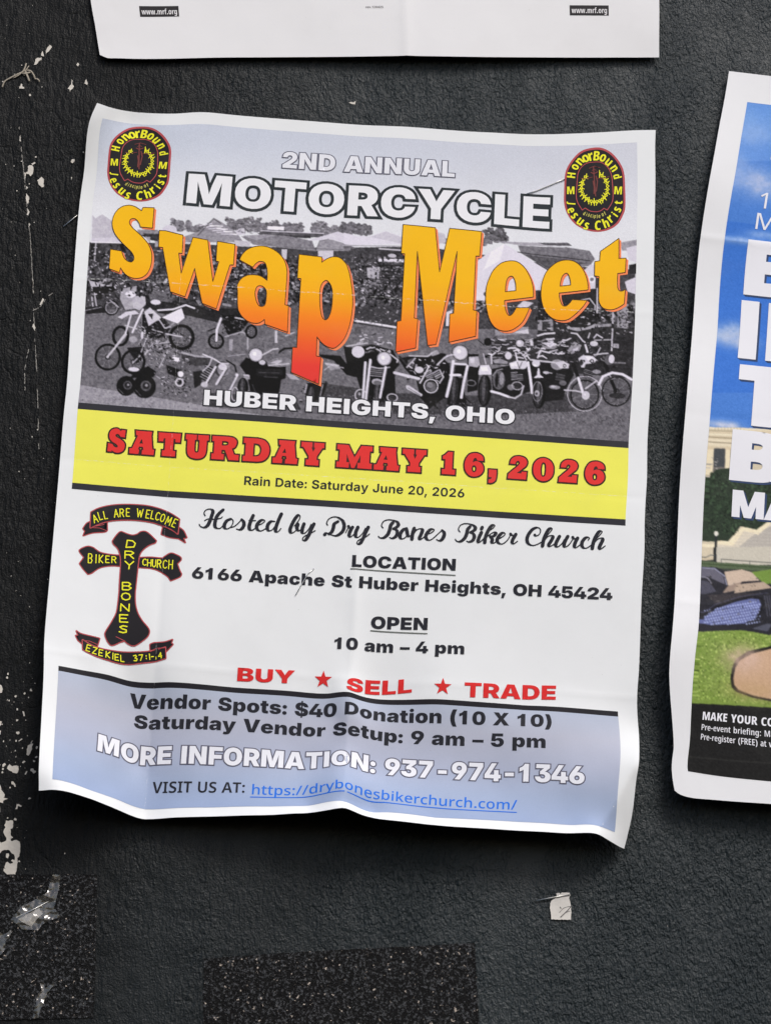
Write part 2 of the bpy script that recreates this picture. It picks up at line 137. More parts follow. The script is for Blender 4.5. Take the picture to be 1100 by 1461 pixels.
RIB1T=[[[19.18,171.85],[19.44,175.21],[18.44,175.89,1],[14.28,176.63,1],[11.02,178.1],[11.56,176.33],[10.73,175.41],[11.91,173.25,1],[13.32,172.43]],[[39.68,171.3],[39.3,174.69],[42.31,175.65,1],[45.68,175.96],[48.08,177.33],[47.26,
175.7],[48.49,175.43],[47.14,172.95,1],[45.38,171.74]]]
RIB1L=[[[13.38,174.78],[16.66,174.63],[19.15,175.37]],[[14.11,174.39],[18.22,173.07]],[[39.91,171.5],[42.52,172.86],[45.14,174.22]]]
RIB2T=[[[13.91,219.99],[12.08,218.71],[11.18,217.06],[12.12,216.85],[11.3,215.28],[12.99,216.16,1],[17.16,216.69,1],[19.68,216.99],[18.99,219.9]],[[38.48,219.62],[38.16,216.79],[39.69,216.06,1],[43.4,215.58,1],[46.03,214.54],[45.58,
215.84],[46.26,216.21],[43.96,219.0]]]
RIB2L=[[[13.72,218.48],[16.42,218.54],[18.96,219.38]],[[38.45,219.21],[40.64,217.84],[43.45,217.66]],[[25.65,215.43],[28.64,216.46]]]
BT=[["H",12.07,17.63,-82.42,3.03],["o",13.58,14.22,-63.96,2.66],["n",15.36,11.92,-50.13,2.86],["o",17.55,10.75,-29.13,3.08],["r",19.59,10.11,-15.15,3.14],["B",21.9,9.8,4.14,3.67],["o",24.4,10.79,24.0,2.97],["u",26.64,12.69,42.64,2.75],
["n",28.81,15.28,56.93,2.56],["d",30.14,18.46,76.33,3.03],["M",12.02,23.86,-0.98,2.92],["M",30.43,24.16,3.24,2.98],["J",12.24,29.08,94.13,3.28],["e",12.21,32.08,67.25,2.57],["s",13.68,34.33,49.23,2.65],["u",15.91,36.7,36.18,2.72],["s",
18.43,38.54,17.72,2.82],["C",22.82,38.27,-0.04,3.7],["h",25.83,37.33,-21.43,3.71],["r",27.71,35.74,-37.91,2.85],["i",29.18,33.88,-51.27,3.01],["s",30.38,31.91,-63.58,2.66],["t",30.66,29.11,-83.5,2.81]]
BT2=[["d",17.51,33.3,28.27,1.83],["i",18.44,33.72,24.21,1.69],["s",19.25,34.06,20.02,1.48],["c",20.16,34.36,15.74,1.49],["i",20.92,34.54,9.0,1.73],["p",21.66,34.82,4.45,1.89],["l",22.47,34.62,-0.19,1.9],["e",23.32,34.65,-4.89,1.53],
["o",24.59,33.96,-19.35,1.53],["f",25.47,33.38,-28.91,1.89]]
LT=[["A",14.79,171.15,-22.63,2.98,1.5],["L",16.54,169.85,-20.48,2.98,1.02],["L",18.44,169.3,-16.24,2.99,1.01],["A",22.27,168.3,-9.79,3.0,1.48],["R",24.35,167.92,-5.47,3.0,1.34],["E",26.54,167.53,-3.26,3.0,1.14],["W",30.89,167.35,1.23,
3.08,2.07],["E",33.83,167.53,4.62,3.08,1.14],["L",35.61,167.69,6.89,3.08,1.0],["C",37.39,167.99,9.14,3.08,1.21],["O",39.27,168.46,13.5,3.07,1.34],["M",41.52,169.45,16.76,3.14,1.68],["E",43.8,170.16,21.03,3.13,1.15],["B",14.24,186.8,
-2.94,3.51,1.41],["I",16.33,186.71,-2.89,3.17,0.4],["K",18.17,186.61,-2.84,3.0,1.34],["E",20.51,186.5,-2.77,2.58,1.27],["R",22.85,186.43,-2.68,2.33,1.47],["C",33.96,186.23,-1.1,2.48,1.33],["H",35.72,186.33,-1.01,2.56,1.27],["U",37.47,
186.3,-0.93,2.73,1.2],["R",39.31,186.31,-0.84,2.97,1.27],["C",41.39,186.26,-0.74,3.13,1.33],["H",43.48,186.26,-0.65,3.38,1.33]]
LTV=[["D",28.46,179.72,-3.36,2.78,3.3],["R",28.28,184.0,-3.46,2.78,3.15],["Y",28.57,188.0,-3.54,2.91,3.07],["B",28.25,196.15,-3.78,2.81,3.14],["O",28.19,200.11,-3.93,2.64,3.14],["N",28.14,204.27,-4.13,2.62,3.14],["E",28.0,208.39,-4.43,
2.67,2.92],["S",28.01,212.37,-4.87,2.56,2.85]]
LTE=[["E",15.92,221.22,10.51,2.31,1.38],["Z",18.24,221.82,6.87,2.29,1.46],["E",20.48,222.25,3.14,2.26,1.33],["K",23.1,222.49,0.22,2.23,1.41],["I",24.93,222.68,-2.34,2.19,0.28],["E",26.38,222.83,-4.51,2.15,1.29],["L",28.42,222.87,-6.02,
2.17,1.15],["3",33.18,222.01,-11.82,1.88,1.21],["7",35.17,221.65,-10.47,1.9,1.28],[":",37.07,221.35,-9.5,1.28,0.28],["1",38.25,221.11,-9.11,1.94,0.28],["-",39.28,220.97,-8.88,1.95,0.77],["1",40.43,220.75,-8.78,1.97,0.28],["4",41.98,
220.43,-10.85,1.99,1.19]]
BADGE2=[181.71,6.61,204.89,41.66]
TX=[["annual_lettering","black","2ND ANNUAL",74.69,139.95,21.71,21.39,7.08],["title_lettering","black","MOTORCYCLE",40.34,176.51,40.6,40.6,13.06],["town_lettering","black","HUBER HEIGHTS, OHIO",51.4,166.55,123.89,122.94,6.05],
["rain_date_lettering","semi","Rain Date: Saturday June 20, 2026",68.14,149.29,153.75,153.25,3.35],["location_lettering","black","LOCATION",109.48,147.6,182.32,181.3,4.42],["address_lettering","black","6166 Apache St Huber Heights, OH 45424",
51.46,205.52,190.9,188.69,4.38],["opening_lettering","black","OPEN",117.75,138.55,204.54,203.97,4.49],["hours_lettering","black","10 am \u2013 4 pm",104.76,152.47,213.14,212.41,4.35],["buy_lettering","black","BUY",70.33,91.06,227.4,
227.0,4.84],["sell_lettering","black","SELL",110.06,134.08,229.14,227.14,5.14],["trade_lettering","black","TRADE",153.17,186.7,228.38,227.06,5.42],["vendor_price_lettering","black","Vendor Spots: $40 Donation (10 X 10)",32.09,185.27,
238.68,238.06,4.87],["vendor_setup_lettering","black","Saturday Vendor Setup: 9 am \u2013 5 pm",34.24,183.2,245.67,245.96,4.8],["telephone_lettering","black","MORE INFORMATION: 937-974-1346",21.42,197.21,258.6,258.68,6.69],
["visit_lettering","noto5","VISIT US AT:",42.66,75.76,269.23,269.52,4.22],["web_address_lettering","noto4","https://drybonesbikerchurch.com/",78.47,173.8,270.23,270.25,4.16]]
UNDER=[[109.02,147.76,182.85],[117.67,138.68,205.11],[77.87,173.85,271.15]]
STARS=[[101.44,224.79,3.33],[145.23,225.08,3.32]]
PHOTO=[["P",112,[[-0.9,84.8],[210.5,76.0],[212.8,131.8],[1.1,133.9]]],["G",35.8,48.9,40.2,52.8,122,1],["G",41.4,47.6,50.1,52.5,118,2],["G",56.3,44.9,83.8,50.3,118,3],["G",87.6,44.4,102.1,49.9,126,4],["G",98.1,44.9,109.4,48.6,112,5],
["G",117.8,49.1,152.2,50.0,125,6],["G",152.2,42.8,160.6,47.9,100,7],["P",74,[[1.6,59.4],[63.4,57.2],[128.5,52.6],[208.8,57.5],[209.3,81.7],[182.2,82.8],[119.6,87.2],[80.5,85.0],[2.0,87.6]]],["N",2.6,61.4,59.6,82.6,150,20,150,3.56,1.47,
401,None],["N",2.6,61.4,59.6,82.6,300,15,185,2.1,0.84,421,None],["N",50.7,61.5,129.8,80.1,330,20,150,3.56,1.47,402,None],["N",50.7,61.5,129.8,80.1,660,15,185,2.1,0.84,422,None],["N",126.8,72.7,161.2,78.0,90,20,150,3.56,1.47,403,None],
["N",126.8,72.7,161.2,78.0,180,15,185,2.1,0.84,423,None],["N",174.0,70.2,209.4,84.0,130,20,150,3.56,1.47,404,None],["N",174.0,70.2,209.4,84.0,260,15,185,2.1,0.84,424,None],["N",1.6,60.0,36.1,79.7,420,18,215,1.05,0.46,11,None],["N",50.6,
59.7,121.7,76.0,900,15,210,1.05,0.46,12,None],["N",119.0,73.3,171.6,76.3,200,20,190,1.05,0.46,13,None],["N",1.3,75.8,59.5,81.5,260,25,225,1.47,0.52,14,None],["P",186,[[6.2,59.4],[5.7,47.6],[6.9,49.1],[9.4,47.1],[16.0,51.6],[21.8,
58.6]]],["P",200,[[6.0,59.4],[21.8,58.6],[21.6,56.2],[6.1,57.6]]],["L",228,0.42,[[6.0,59.3],[22.3,58.9]]],["P",40,[[6.0,60.0],[8.2,59.9],[7.8,66.8],[5.9,66.9]]],["L",190,0.39,[[7.9,59.6],[7.8,67.1]]],["P",60,[[8.5,59.9],[10.3,59.8],
[10.5,66.9],[8.4,67.0]]],["P",150,[[23.0,53.7],[32.5,53.3],[32.5,54.5],[23.1,54.9]]],["P",45,[[23.6,54.9],[32.0,54.5],[31.7,56.9],[28.0,57.1]]],["E",205,35.3,52.6,2.62,2.03],["P",160,[[30.1,57.0],[40.5,55.8],[40.7,59.3],[30.3,60.0]]],
["P",140,[[23.3,53.2],[31.0,52.8],[31.1,54.5],[24.4,55.3]]],["P",60,[[25.3,54.5],[31.1,54.7],[31.3,57.7],[28.4,57.3]]],["P",170,[[26.4,55.9],[28.3,56.0],[28.4,58.4],[27.5,57.9]]],["P",148,[[40.4,55.2],[46.2,52.3],[51.2,46.0],[54.5,
47.8],[59.9,51.5],[62.8,55.5],[40.6,57.6]]],["L",222,0.34,[[46.3,49.9],[50.6,48.5]]],["L",222,0.34,[[47.9,50.5],[52.4,49.3]]],["L",222,0.34,[[49.5,51.0],[54.1,50.0]]],["L",222,0.34,[[51.1,51.6],[55.8,50.7]]],["L",222,0.34,[[52.7,52.1],
[57.6,51.5]]],["L",222,0.34,[[54.3,52.7],[59.3,52.2]]],["L",70,0.26,[[45.8,54.1],[51.0,46.4],[54.0,48.2]]],["L",235,0.42,[[49.9,49.5],[54.6,49.3]]],["L",235,0.42,[[52.6,50.5],[56.5,50.4]]],["L",235,0.42,[[55.2,51.4],[58.3,51.4]]],["L",
235,0.42,[[57.9,52.3],[60.2,52.4]]],["P",200,[[59.4,50.1],[62.6,49.3],[63.3,52.0],[60.0,52.6]]],["N",59.3,49.8,68.7,51.3,60,60,235,0.63,0.29,21,None],["P",95,[[68.4,50.1],[92.0,49.2],[92.2,50.9],[76.5,51.6],[68.0,51.5]]],["L",215,0.31,
[[68.8,49.8],[80.2,49.4],[92.0,49.1]]],["P",228,[[71.1,47.6],[77.2,47.3],[77.2,48.9],[71.2,49.0]]],["P",70,[[77.4,50.9],[87.4,50.4],[87.4,51.6],[78.4,51.9]]],["P",132,[[61.7,53.0],[70.8,51.2],[79.3,51.3],[88.0,52.6],[89.6,56.9],[73.0,
56.3],[66.4,56.1]]],["P",158,[[62.4,52.6],[70.3,51.3],[73.7,51.5],[67.2,54.1]]],["P",205,[[86.1,52.7],[97.2,47.9],[102.1,49.4],[102.3,53.2],[95.0,51.4],[90.8,52.1]]],["P",150,[[90.8,52.4],[95.0,51.5],[102.3,53.5],[102.4,55.9],[89.6,
56.8]]],["L",95,0.26,[[89.6,56.6],[90.8,52.4],[94.1,51.5]]],["L",110,0.26,[[77.6,56.0],[102.4,55.6]]],["P",190,[[59.2,54.9],[65.4,54.8],[65.0,57.0],[59.9,57.3]]],["P",200,[[90.4,56.7],[96.2,56.3],[96.1,60.6],[90.7,61.0]]],["P",190,
[[76.9,57.2],[79.0,57.0],[79.0,61.3],[77.4,61.4]]],["P",212,[[99.4,48.2],[104.7,49.4],[109.4,49.2],[115.1,46.8],[121.5,48.9],[121.7,52.1],[99.7,53.4]]],["P",196,[[109.4,49.5],[115.1,46.9],[121.5,49.2],[121.6,51.9]]],["P",110,[[99.7,
53.1],[105.0,54.6],[99.8,55.2]]],["L",170,0.52,[[99.7,53.7],[121.7,52.9]]],["P",190,[[133.8,45.7],[137.2,46.6],[137.9,50.1],[135.3,51.0]]],["P",120,[[149.4,46.7],[155.3,47.5],[155.3,49.3],[150.0,49.0]]],["L",205,0.52,[[113.1,54.4],
[121.2,54.6]]],["P",60,[[113.4,55.3],[120.8,55.2],[120.8,57.3],[113.5,57.7]]],["E",190,118.0,57.1,1.57,0.81],["P",215,[[113.0,58.6],[122.5,58.4],[122.5,59.6],[113.1,59.8]]],["L",40,0.52,[[112.1,61.4],[122.1,61.0]]],["L",60,0.52,[[112.2,
62.7],[122.1,62.3]]],["L",40,0.52,[[112.3,64.0],[122.2,63.6]]],["L",60,0.52,[[112.3,65.3],[122.3,64.9]]],["L",40,0.52,[[112.4,66.6],[122.3,66.2]]],["P",175,[[108.8,62.8],[113.7,62.1],[113.5,67.2],[109.3,66.9]]],["N",104.2,60.9,115.1,
73.6,90,60,210,0.84,0.42,22,None],["P",212,[[144.7,61.3],[154.9,52.1],[159.8,48.5],[163.3,50.5],[176.2,58.4],[176.3,62.6],[172.8,67.0],[155.7,71.5],[144.0,70.2]]],["P",228,[[154.9,52.4],[159.8,48.5],[158.2,55.9],[152.1,60.6]]],["P",120,
[[164.8,48.6],[183.2,48.2],[191.7,49.6],[193.8,53.1],[191.8,56.1],[184.5,56.2],[176.2,57.8],[166.0,51.8]]],["L",60,0.37,[[164.9,51.5],[181.3,52.5],[191.8,53.8]]],["P",90,[[167.1,52.3],[182.3,53.3],[190.8,54.9],[184.5,56.2],[176.2,
57.5]]],["P",165,[[154.7,47.9],[183.2,46.1],[185.1,47.6],[165.3,48.5]]],["P",95,[[172.2,46.7],[183.7,46.4],[185.1,47.6],[174.8,47.6]]],["P",205,[[189.8,57.9],[191.8,55.5],[193.9,55.5],[194.2,65.4],[172.8,67.0],[173.7,62.2]]],["E",225,
192.8,61.6,1.36,1.51],["E",130,192.8,61.6,0.73,0.81],["P",150,[[203.1,46.2],[209.4,45.1],[209.5,49.7],[203.7,49.6]]],["P",205,[[205.3,48.5],[209.4,47.4],[209.5,54.6],[206.4,53.4]]],["P",50,[[206.4,55.5],[209.5,54.8],[209.3,59.2],[206.5,
59.2]]],["P",205,[[205.0,62.4],[209.4,60.3],[209.2,67.5],[206.1,66.4]]],["P",215,[[145.1,70.1],[155.6,69.1],[155.7,72.9],[145.2,73.6]]],["E",90,155.3,70.3,2.62,1.28],["E",210,155.3,70.3,1.78,0.75],["L",70,0.39,[[153.5,71.1],[157.7,
69.5]]],["P",46,[[172.8,67.6],[195.2,65.4],[195.5,75.9],[173.3,80.0]]],["L",190,0.58,[[194.9,65.4],[195.1,75.3]]],["L",200,0.42,[[189.1,70.3],[192.2,69.6],[194.3,72.4],[194.2,75.3]]],["P",200,[[165.2,74.7],[167.7,71.9],[171.4,72.5],
[168.9,75.0]]],["P",52,[[174.3,79.0],[209.3,81.7],[208.8,101.4],[183.0,100.1],[172.2,92.2]]],["P",38,[[183.2,77.8],[188.1,75.3],[195.1,75.6],[195.3,81.7],[185.4,83.2]]],["P",165,[[183.6,80.6],[185.9,81.8],[191.3,81.6],[194.7,79.8],
[194.3,81.7],[188.4,83.2],[184.4,82.5]]],["L",205,0.42,[[189.3,77.5],[190.4,77.2],[189.9,78.0]]],["P",150,[[173.3,79.6],[178.8,78.9],[179.2,83.6],[173.5,83.7]]],["P",60,[[174.9,80.0],[177.8,79.8],[178.2,83.7],[175.0,83.6]]],["P",150,
[[194.5,80.1],[200.9,79.6],[200.9,80.7],[194.8,81.2]]],["L",180,0.42,[[194.5,86.6],[200.6,86.1]]],["P",186,[[200.7,73.8],[201.3,73.8],[201.3,90.7],[200.7,90.7]]],["P",150,[[202.3,70.5],[206.6,71.5],[206.6,81.5],[202.7,81.1]]],["N",
202.9,73.9,206.5,80.9,60,50,120,0.84,0.46,31,None],["L",60,0.52,[[205.9,67.5],[205.9,70.4]]],["L",60,0.52,[[206.9,67.8],[207.0,70.7],[208.2,68.1]]],["L",120,0.66,[[201.0,95.3],[206.1,95.3]]],["P",165,[[201.4,87.7],[203.6,87.8],[203.6,
89.4],[201.4,89.3]]],["N",195.3,85.1,208.6,97.2,60,20,90,1.05,0.42,32,None],["P",150,[[157.6,84.7],[163.5,83.1],[170.0,82.6],[169.6,85.4],[157.7,87.2]]],["P",200,[[164.1,85.3],[170.0,83.4],[170.1,85.4]]],["N",2.4,84.6,59.9,89.6,250,70,
150,1.26,0.42,41,None],["P",44,[[26.9,80.2],[51.9,84.4],[82.9,81.9],[83.1,86.6],[57.4,90.4],[41.7,87.5],[27.2,86.1]]],["P",105,[[28.7,78.4],[38.6,78.6],[38.3,83.0],[29.7,82.4]]],["N",36.0,79.1,53.2,85.8,90,20,120,1.26,0.42,42,None],
["P",96,[[73.8,81.5],[85.4,80.5],[85.9,90.4],[78.1,91.1]]],["P",70,[[103.6,79.1],[119.3,79.1],[119.7,87.8],[103.9,86.1]]],["L",222,0.79,[[105.2,85.1],[122.8,87.0]]],["P",90,[[105.6,87.7],[107.9,87.5],[108.0,90.4],[105.7,90.6]]],["N",
104.9,79.0,123.6,87.5,110,40,220,0.84,0.38,43,None],["P",105,[[127.6,78.5],[132.8,78.1],[132.8,89.7],[130.3,91.3]]],["P",212,[[139.2,79.0],[141.5,78.0],[141.2,84.7],[139.2,84.8]]],["P",185,[[6.2,75.5],[12.2,76.9],[16.5,77.3],[16.1,
79.7],[12.4,80.5],[7.5,79.0]]],["P",165,[[18.7,78.3],[24.4,76.9],[24.4,86.3],[20.7,87.1],[18.4,82.5]]],["E",220,22.2,80.5,1.99,1.39],["P",28,[[7.7,78.1],[15.9,77.3],[16.6,79.7],[12.4,80.8],[10.1,83.5],[8.2,82.5]]],["R",30,15.4,86.5,
2.88,0.84,3.19],["R",170,15.4,86.5,2.31,0.26,2.55],["L",180,0.52,[[8.6,80.7],[9.8,86.5]]],["L",190,0.52,[[7.7,82.5],[8.4,86.6]]],["L",170,0.52,[[14.7,83.3],[18.0,86.0]]],["P",40,[[5.5,86.8],[12.1,85.8],[13.3,88.7],[5.9,89.7]]],["L",150,
0.39,[[5.5,88.2],[11.6,86.4]]],["N",4.9,80.9,18.1,88.7,70,25,190,1.05,0.34,44,None],["P",150,[[3.8,119.0],[35.5,122.2],[85.1,127.5],[131.9,127.3],[210.2,126.9],[210.3,129.2],[132.1,129.5],[2.3,131.1]]],["N",3.3,119.7,61.7,127.1,300,105,
185,1.05,0.25,45,0],["N",85.1,127.5,210.2,126.9,700,95,170,1.47,0.25,46,0.07],["N",2.2,92.0,61.0,114.0,500,85,140,0.84,0.25,47,0.1],["N",60.0,92.5,105.8,125.9,350,80,150,0.84,0.27,48,0.4],["N",94.9,115.5,210.0,120.8,700,70,150,0.84,
0.25,49,1.2],["R",30,19.4,98.0,3.25,1.15,4.35],["E",100,19.4,98.0,2.1,3.02],["E",95,42.1,97.0,4.82,5.34],["L",140,0.13,[[42.1,97.0],[46.9,96.7]]],["L",140,0.13,[[42.1,97.0],[45.9,100.2]]],["L",140,0.13,[[42.1,97.0],[43.1,102.2]]],["L",
140,0.13,[[42.1,97.0],[39.9,101.8]]],["L",140,0.13,[[42.1,97.0],[37.7,99.1]]],["L",140,0.13,[[42.1,97.0],[37.5,95.5]]],["L",140,0.13,[[42.1,97.0],[39.5,92.6]]],["L",140,0.13,[[42.1,97.0],[42.7,91.8]]],["L",140,0.13,[[42.1,97.0],[45.6,
93.4]]],["R",120,42.1,97.0,3.9,0.21,4.32],["R",22,42.1,97.0,4.82,1.26,5.34],["E",60,42.1,97.0,1.06,1.17],["E",150,42.1,97.0,0.48,0.53],["E",95,15.1,107.0,5.03,5.57],["L",140,0.13,[[15.1,107.0],[20.2,106.6]]],["L",140,0.13,[[15.1,107.0],
[19.2,110.3]]],["L",140,0.13,[[15.1,107.0],[16.4,112.4]]],["L",140,0.13,[[15.1,107.0],[12.9,112.0]]],["L",140,0.13,[[15.1,107.0],[10.4,109.2]]],["L",140,0.13,[[15.1,107.0],[10.2,105.3]]],["L",140,0.13,[[15.1,107.0],[12.3,102.3]]],["L",
140,0.13,[[15.1,107.0],[15.8,101.5]]],["L",140,0.13,[[15.1,107.0],[18.9,103.2]]],["R",150,15.1,107.0,4.34,0.21,4.8],["R",28,15.1,107.0,5.03,0.94,5.57],["E",60,15.1,107.0,1.11,1.22],["E",150,15.1,107.0,0.5,0.56],["P",34,[[27.1,88.4],
[35.5,89.7],[37.8,93.0],[36.4,97.1],[31.8,98.6],[27.5,96.6]]],["N",26.0,87.6,38.3,98.5,120,20,200,1.26,0.34,51,None],["P",205,[[18.0,90.3],[20.8,87.9],[24.4,87.1],[26.0,88.4],[21.9,89.2],[19.6,90.9]]],["P",185,[[23.1,82.8],[24.6,81.0],
[27.8,81.1],[28.2,84.3],[26.0,87.0],[23.6,86.0]]],["P",30,[[31.7,86.1],[36.4,86.4],[41.5,84.6],[41.1,87.0],[36.0,87.9],[32.8,87.5]]],["P",222,[[34.5,89.4],[41.5,84.9],[42.8,88.9],[40.3,91.5]]],["L",215,0.63,[[32.8,86.5],[38.5,85.7],
[43.0,83.6],[46.2,84.7]]],["P",200,[[27.8,87.5],[29.8,85.5],[34.2,89.5],[29.7,93.2]]],["P",60,[[29.2,88.3],[31.2,87.9],[30.9,90.5]]],["L",215,0.68,[[27.2,86.4],[23.8,96.2]]],["L",205,0.63,[[22.9,89.0],[21.2,97.0],[17.8,102.4]]],["L",
190,0.68,[[21.5,97.2],[14.9,107.0]]],["L",190,0.42,[[21.0,93.5],[25.3,94.7]]],["E",212,31.8,83.2,1.89,1.04],["L",60,0.39,[[28.1,81.9],[33.1,84.0]]],["L",190,0.42,[[30.4,91.2],[33.5,90.4],[35.7,93.7],[37.8,93.0]]],["L",150,0.52,[[36.2,
93.7],[39.2,91.2]]],["E",95,24.7,108.3,4.61,5.1],["L",140,0.13,[[24.7,108.3],[29.3,108.0]]],["L",140,0.13,[[24.7,108.3],[28.4,111.3]]],["L",140,0.13,[[24.7,108.3],[25.8,113.2]]],["L",140,0.13,[[24.7,108.3],[22.6,112.8]]],["L",140,0.13,
[[24.7,108.3],[20.5,110.3]]],["L",140,0.13,[[24.7,108.3],[20.3,106.9]]],["L",140,0.13,[[24.7,108.3],[22.2,104.1]]],["L",140,0.13,[[24.7,108.3],[25.3,103.3]]],["L",140,0.13,[[24.7,108.3],[28.1,104.9]]],["R",140,24.7,108.3,3.86,0.21,
4.27],["R",26,24.7,108.3,4.61,1.02,5.1],["E",60,24.7,108.3,1.01,1.12],["E",150,24.7,108.3,0.46,0.51],["E",118,24.5,100.0,2.93,2.78],["E",160,24.2,99.1,1.57,1.28],["E",205,27.5,97.2,0.52,1.62],["P",36,[[22.0,102.7],[27.8,101.8],[29.1,
106.9],[26.0,108.8]]],["L",185,0.39,[[29.6,97.0],[26.9,105.9],[24.5,108.9]]],["L",185,0.39,[[31.8,99.8],[28.0,106.9]]],["L",185,0.39,[[34.0,102.5],[37.1,101.1],[41.2,100.3]]],["L",185,0.39,[[32.9,100.3],[37.0,99.4],[40.1,98.6]]],["L",
185,0.39,[[31.1,94.6],[35.8,95.7]]],["L",185,0.39,[[40.8,102.0],[39.4,106.1]]],["L",185,0.39,[[28.9,104.6],[33.9,99.0]]],["L",185,0.39,[[37.2,102.8],[34.4,109.9]]],["N",27.7,94.8,42.6,108.2,330,15,215,1.26,0.34,52,None],["P",110,[[35.8,
95.7],[41.5,95.9],[44.7,97.7],[42.2,100.2],[38.0,98.2]]],["L",190,0.52,[[36.3,96.0],[42.1,96.8]]],["N",40.8,96.8,47.0,102.7,70,15,170,1.05,0.34,53,None],["E",24,22.7,118.2,3.56,4.02],["E",90,23.2,117.9,1.6,1.77],["E",45,23.2,117.9,1.07,
1.18],["E",150,23.4,117.7,0.43,0.47],["L",95,0.26,[[20.0,119.6],[21.9,121.5]]],["E",24,29.4,117.9,4.19,4.73],["E",90,29.9,117.6,1.89,2.09],["E",45,29.9,117.6,1.26,1.39],["E",150,30.1,117.4,0.5,0.56],["L",95,0.26,[[26.2,119.5],[28.4,
121.8]]],["P",24,[[23.3,115.3],[25.7,112.3],[30.2,109.6],[33.5,111.7],[32.5,114.0],[27.4,114.4]]],["E",210,25.1,111.3,1.99,0.81],["P",100,[[36.4,108.1],[42.6,107.3],[47.8,107.8],[50.5,110.5],[47.1,116.9],[44.1,117.7],[37.1,112.0]]],
["P",30,[[36.9,108.6],[42.7,110.5],[42.3,113.9],[37.6,112.0]]],["P",70,[[42.4,103.6],[49.2,104.6],[53.0,104.3],[52.9,107.5],[47.8,108.4],[42.5,106.5]]],["L",165,0.79,[[42.6,103.3],[47.6,104.4],[52.8,104.3]]],["E",225,42.4,112.0,1.05,
1.16],["R",200,42.1,115.3,1.57,0.52,1.74],["E",50,42.1,115.3,0.84,0.93],["N",36.6,112.9,45.2,120.1,110,20,200,0.84,0.31,54,None],["P",36,[[46.9,110.7],[50.5,109.9],[50.2,115.6],[47.7,117.4]]],["L",165,0.31,[[33.5,113.4],[37.3,115.9]]],
["P",225,[[39.1,105.3],[41.7,105.4],[41.3,107.1],[39.2,106.8]]],["E",95,54.8,97.7,3.04,3.36],["L",140,0.13,[[54.8,97.7],[57.8,97.5]]],["L",140,0.13,[[54.8,97.7],[57.2,99.7]]],["L",140,0.13,[[54.8,97.7],[55.5,100.9]]],["L",140,0.13,
[[54.8,97.7],[53.5,100.7]]],["L",140,0.13,[[54.8,97.7],[52.1,99.0]]],["L",140,0.13,[[54.8,97.7],[52.0,96.7]]],["L",140,0.13,[[54.8,97.7],[53.2,94.9]]],["L",140,0.13,[[54.8,97.7],[55.2,94.3]]],["L",140,0.13,[[54.8,97.7],[57.1,95.4]]],
["R",160,54.8,97.7,2.41,0.21,2.66],["R",22,54.8,97.7,3.04,0.86,3.36],["E",60,54.8,97.7,0.67,0.74],["E",150,54.8,97.7,0.3,0.34],["E",95,67.6,92.8,2.31,2.9],["L",140,0.13,[[67.6,92.8],[69.8,92.6]]],["L",140,0.13,[[67.6,92.8],[69.4,
94.5]]],["L",140,0.13,[[67.6,92.8],[68.1,95.6]]],["L",140,0.13,[[67.6,92.8],[66.5,95.4]]],["L",140,0.13,[[67.6,92.8],[65.5,94.0]]],["L",140,0.13,[[67.6,92.8],[65.4,92.0]]],["L",140,0.13,[[67.6,92.8],[66.3,90.4]]],["L",140,0.13,[[67.6,
92.8],[67.9,89.9]]],["L",140,0.13,[[67.6,92.8],[69.2,90.8]]],["R",110,67.6,92.8,1.67,0.21,2.2],["R",22,67.6,92.8,2.31,0.86,2.9],["E",60,67.6,92.8,0.51,0.56],["E",150,67.6,92.8,0.23,0.26],["L",215,0.79,[[56.2,88.2],[54.9,92.9],[54.9,
97.5]]],["P",26,[[56.2,87.0],[64.4,85.8],[66.6,88.5],[64.2,92.8],[59.7,95.5],[58.0,93.3]]],["L",30,0.52,[[51.8,93.7],[54.3,92.4]]],["N",56.1,86.4,67.9,94.2,130,15,200,1.05,0.31,57,None],["L",190,0.52,[[65.0,88.0],[61.4,87.5]]],["L",170,
0.52,[[58.1,95.6],[64.2,93.1],[66.3,94.4],[66.6,100.1]]],["P",165,[[59.7,96.6],[61.0,96.5],[61.0,101.1],[59.8,101.2]]],["L",160,0.39,[[59.5,103.5],[65.7,102.2]]],["P",190,[[76.2,91.5],[77.1,91.6],[77.4,96.7],[76.4,96.7]]],["L",180,0.52,
[[80.3,93.5],[83.4,91.8]]],["P",30,[[88.1,113.8],[95.3,112.1],[96.0,116.6],[94.2,121.2],[89.5,121.0]]],["N",86.9,110.5,97.8,120.9,110,15,190,1.05,0.38,58,None],["P",170,[[81.0,108.7],[84.2,109.3],[86.4,111.1],[82.7,110.9]]],["P",72,
[[53.5,118.7],[84.6,118.1],[87.5,122.9],[53.8,124.3]]],["P",72,[[93.4,111.4],[120.9,113.5],[121.2,120.5],[92.5,119.9]]],["P",72,[[120.9,113.5],[162.6,111.6],[162.9,119.3],[121.3,121.9]]],["P",72,[[154.7,110.8],[191.3,108.6],[196.8,
114.7],[157.7,119.7]]],["L",205,0.47,[[50.2,103.4],[54.4,105.0],[56.8,106.5],[59.7,106.6]]],["E",60,57.5,109.0,2.74,3.16],["E",140,58.1,109.0,2.38,2.64],["E",200,57.7,108.0,1.55,1.32],["E",70,58.4,109.6,0.83,0.92],["L",30,0.58,[[59.1,
105.3],[62.1,107.1],[62.8,109.6]]],["L",206,0.79,[[55.1,108.2],[51.9,114.9]]],["L",60,0.26,[[55.8,108.5],[52.7,114.8]]],["L",206,0.79,[[58.9,108.5],[55.7,115.1]]],["L",60,0.26,[[59.7,108.7],[56.5,115.1]]],["P",30,[[51.8,107.2],[55.3,
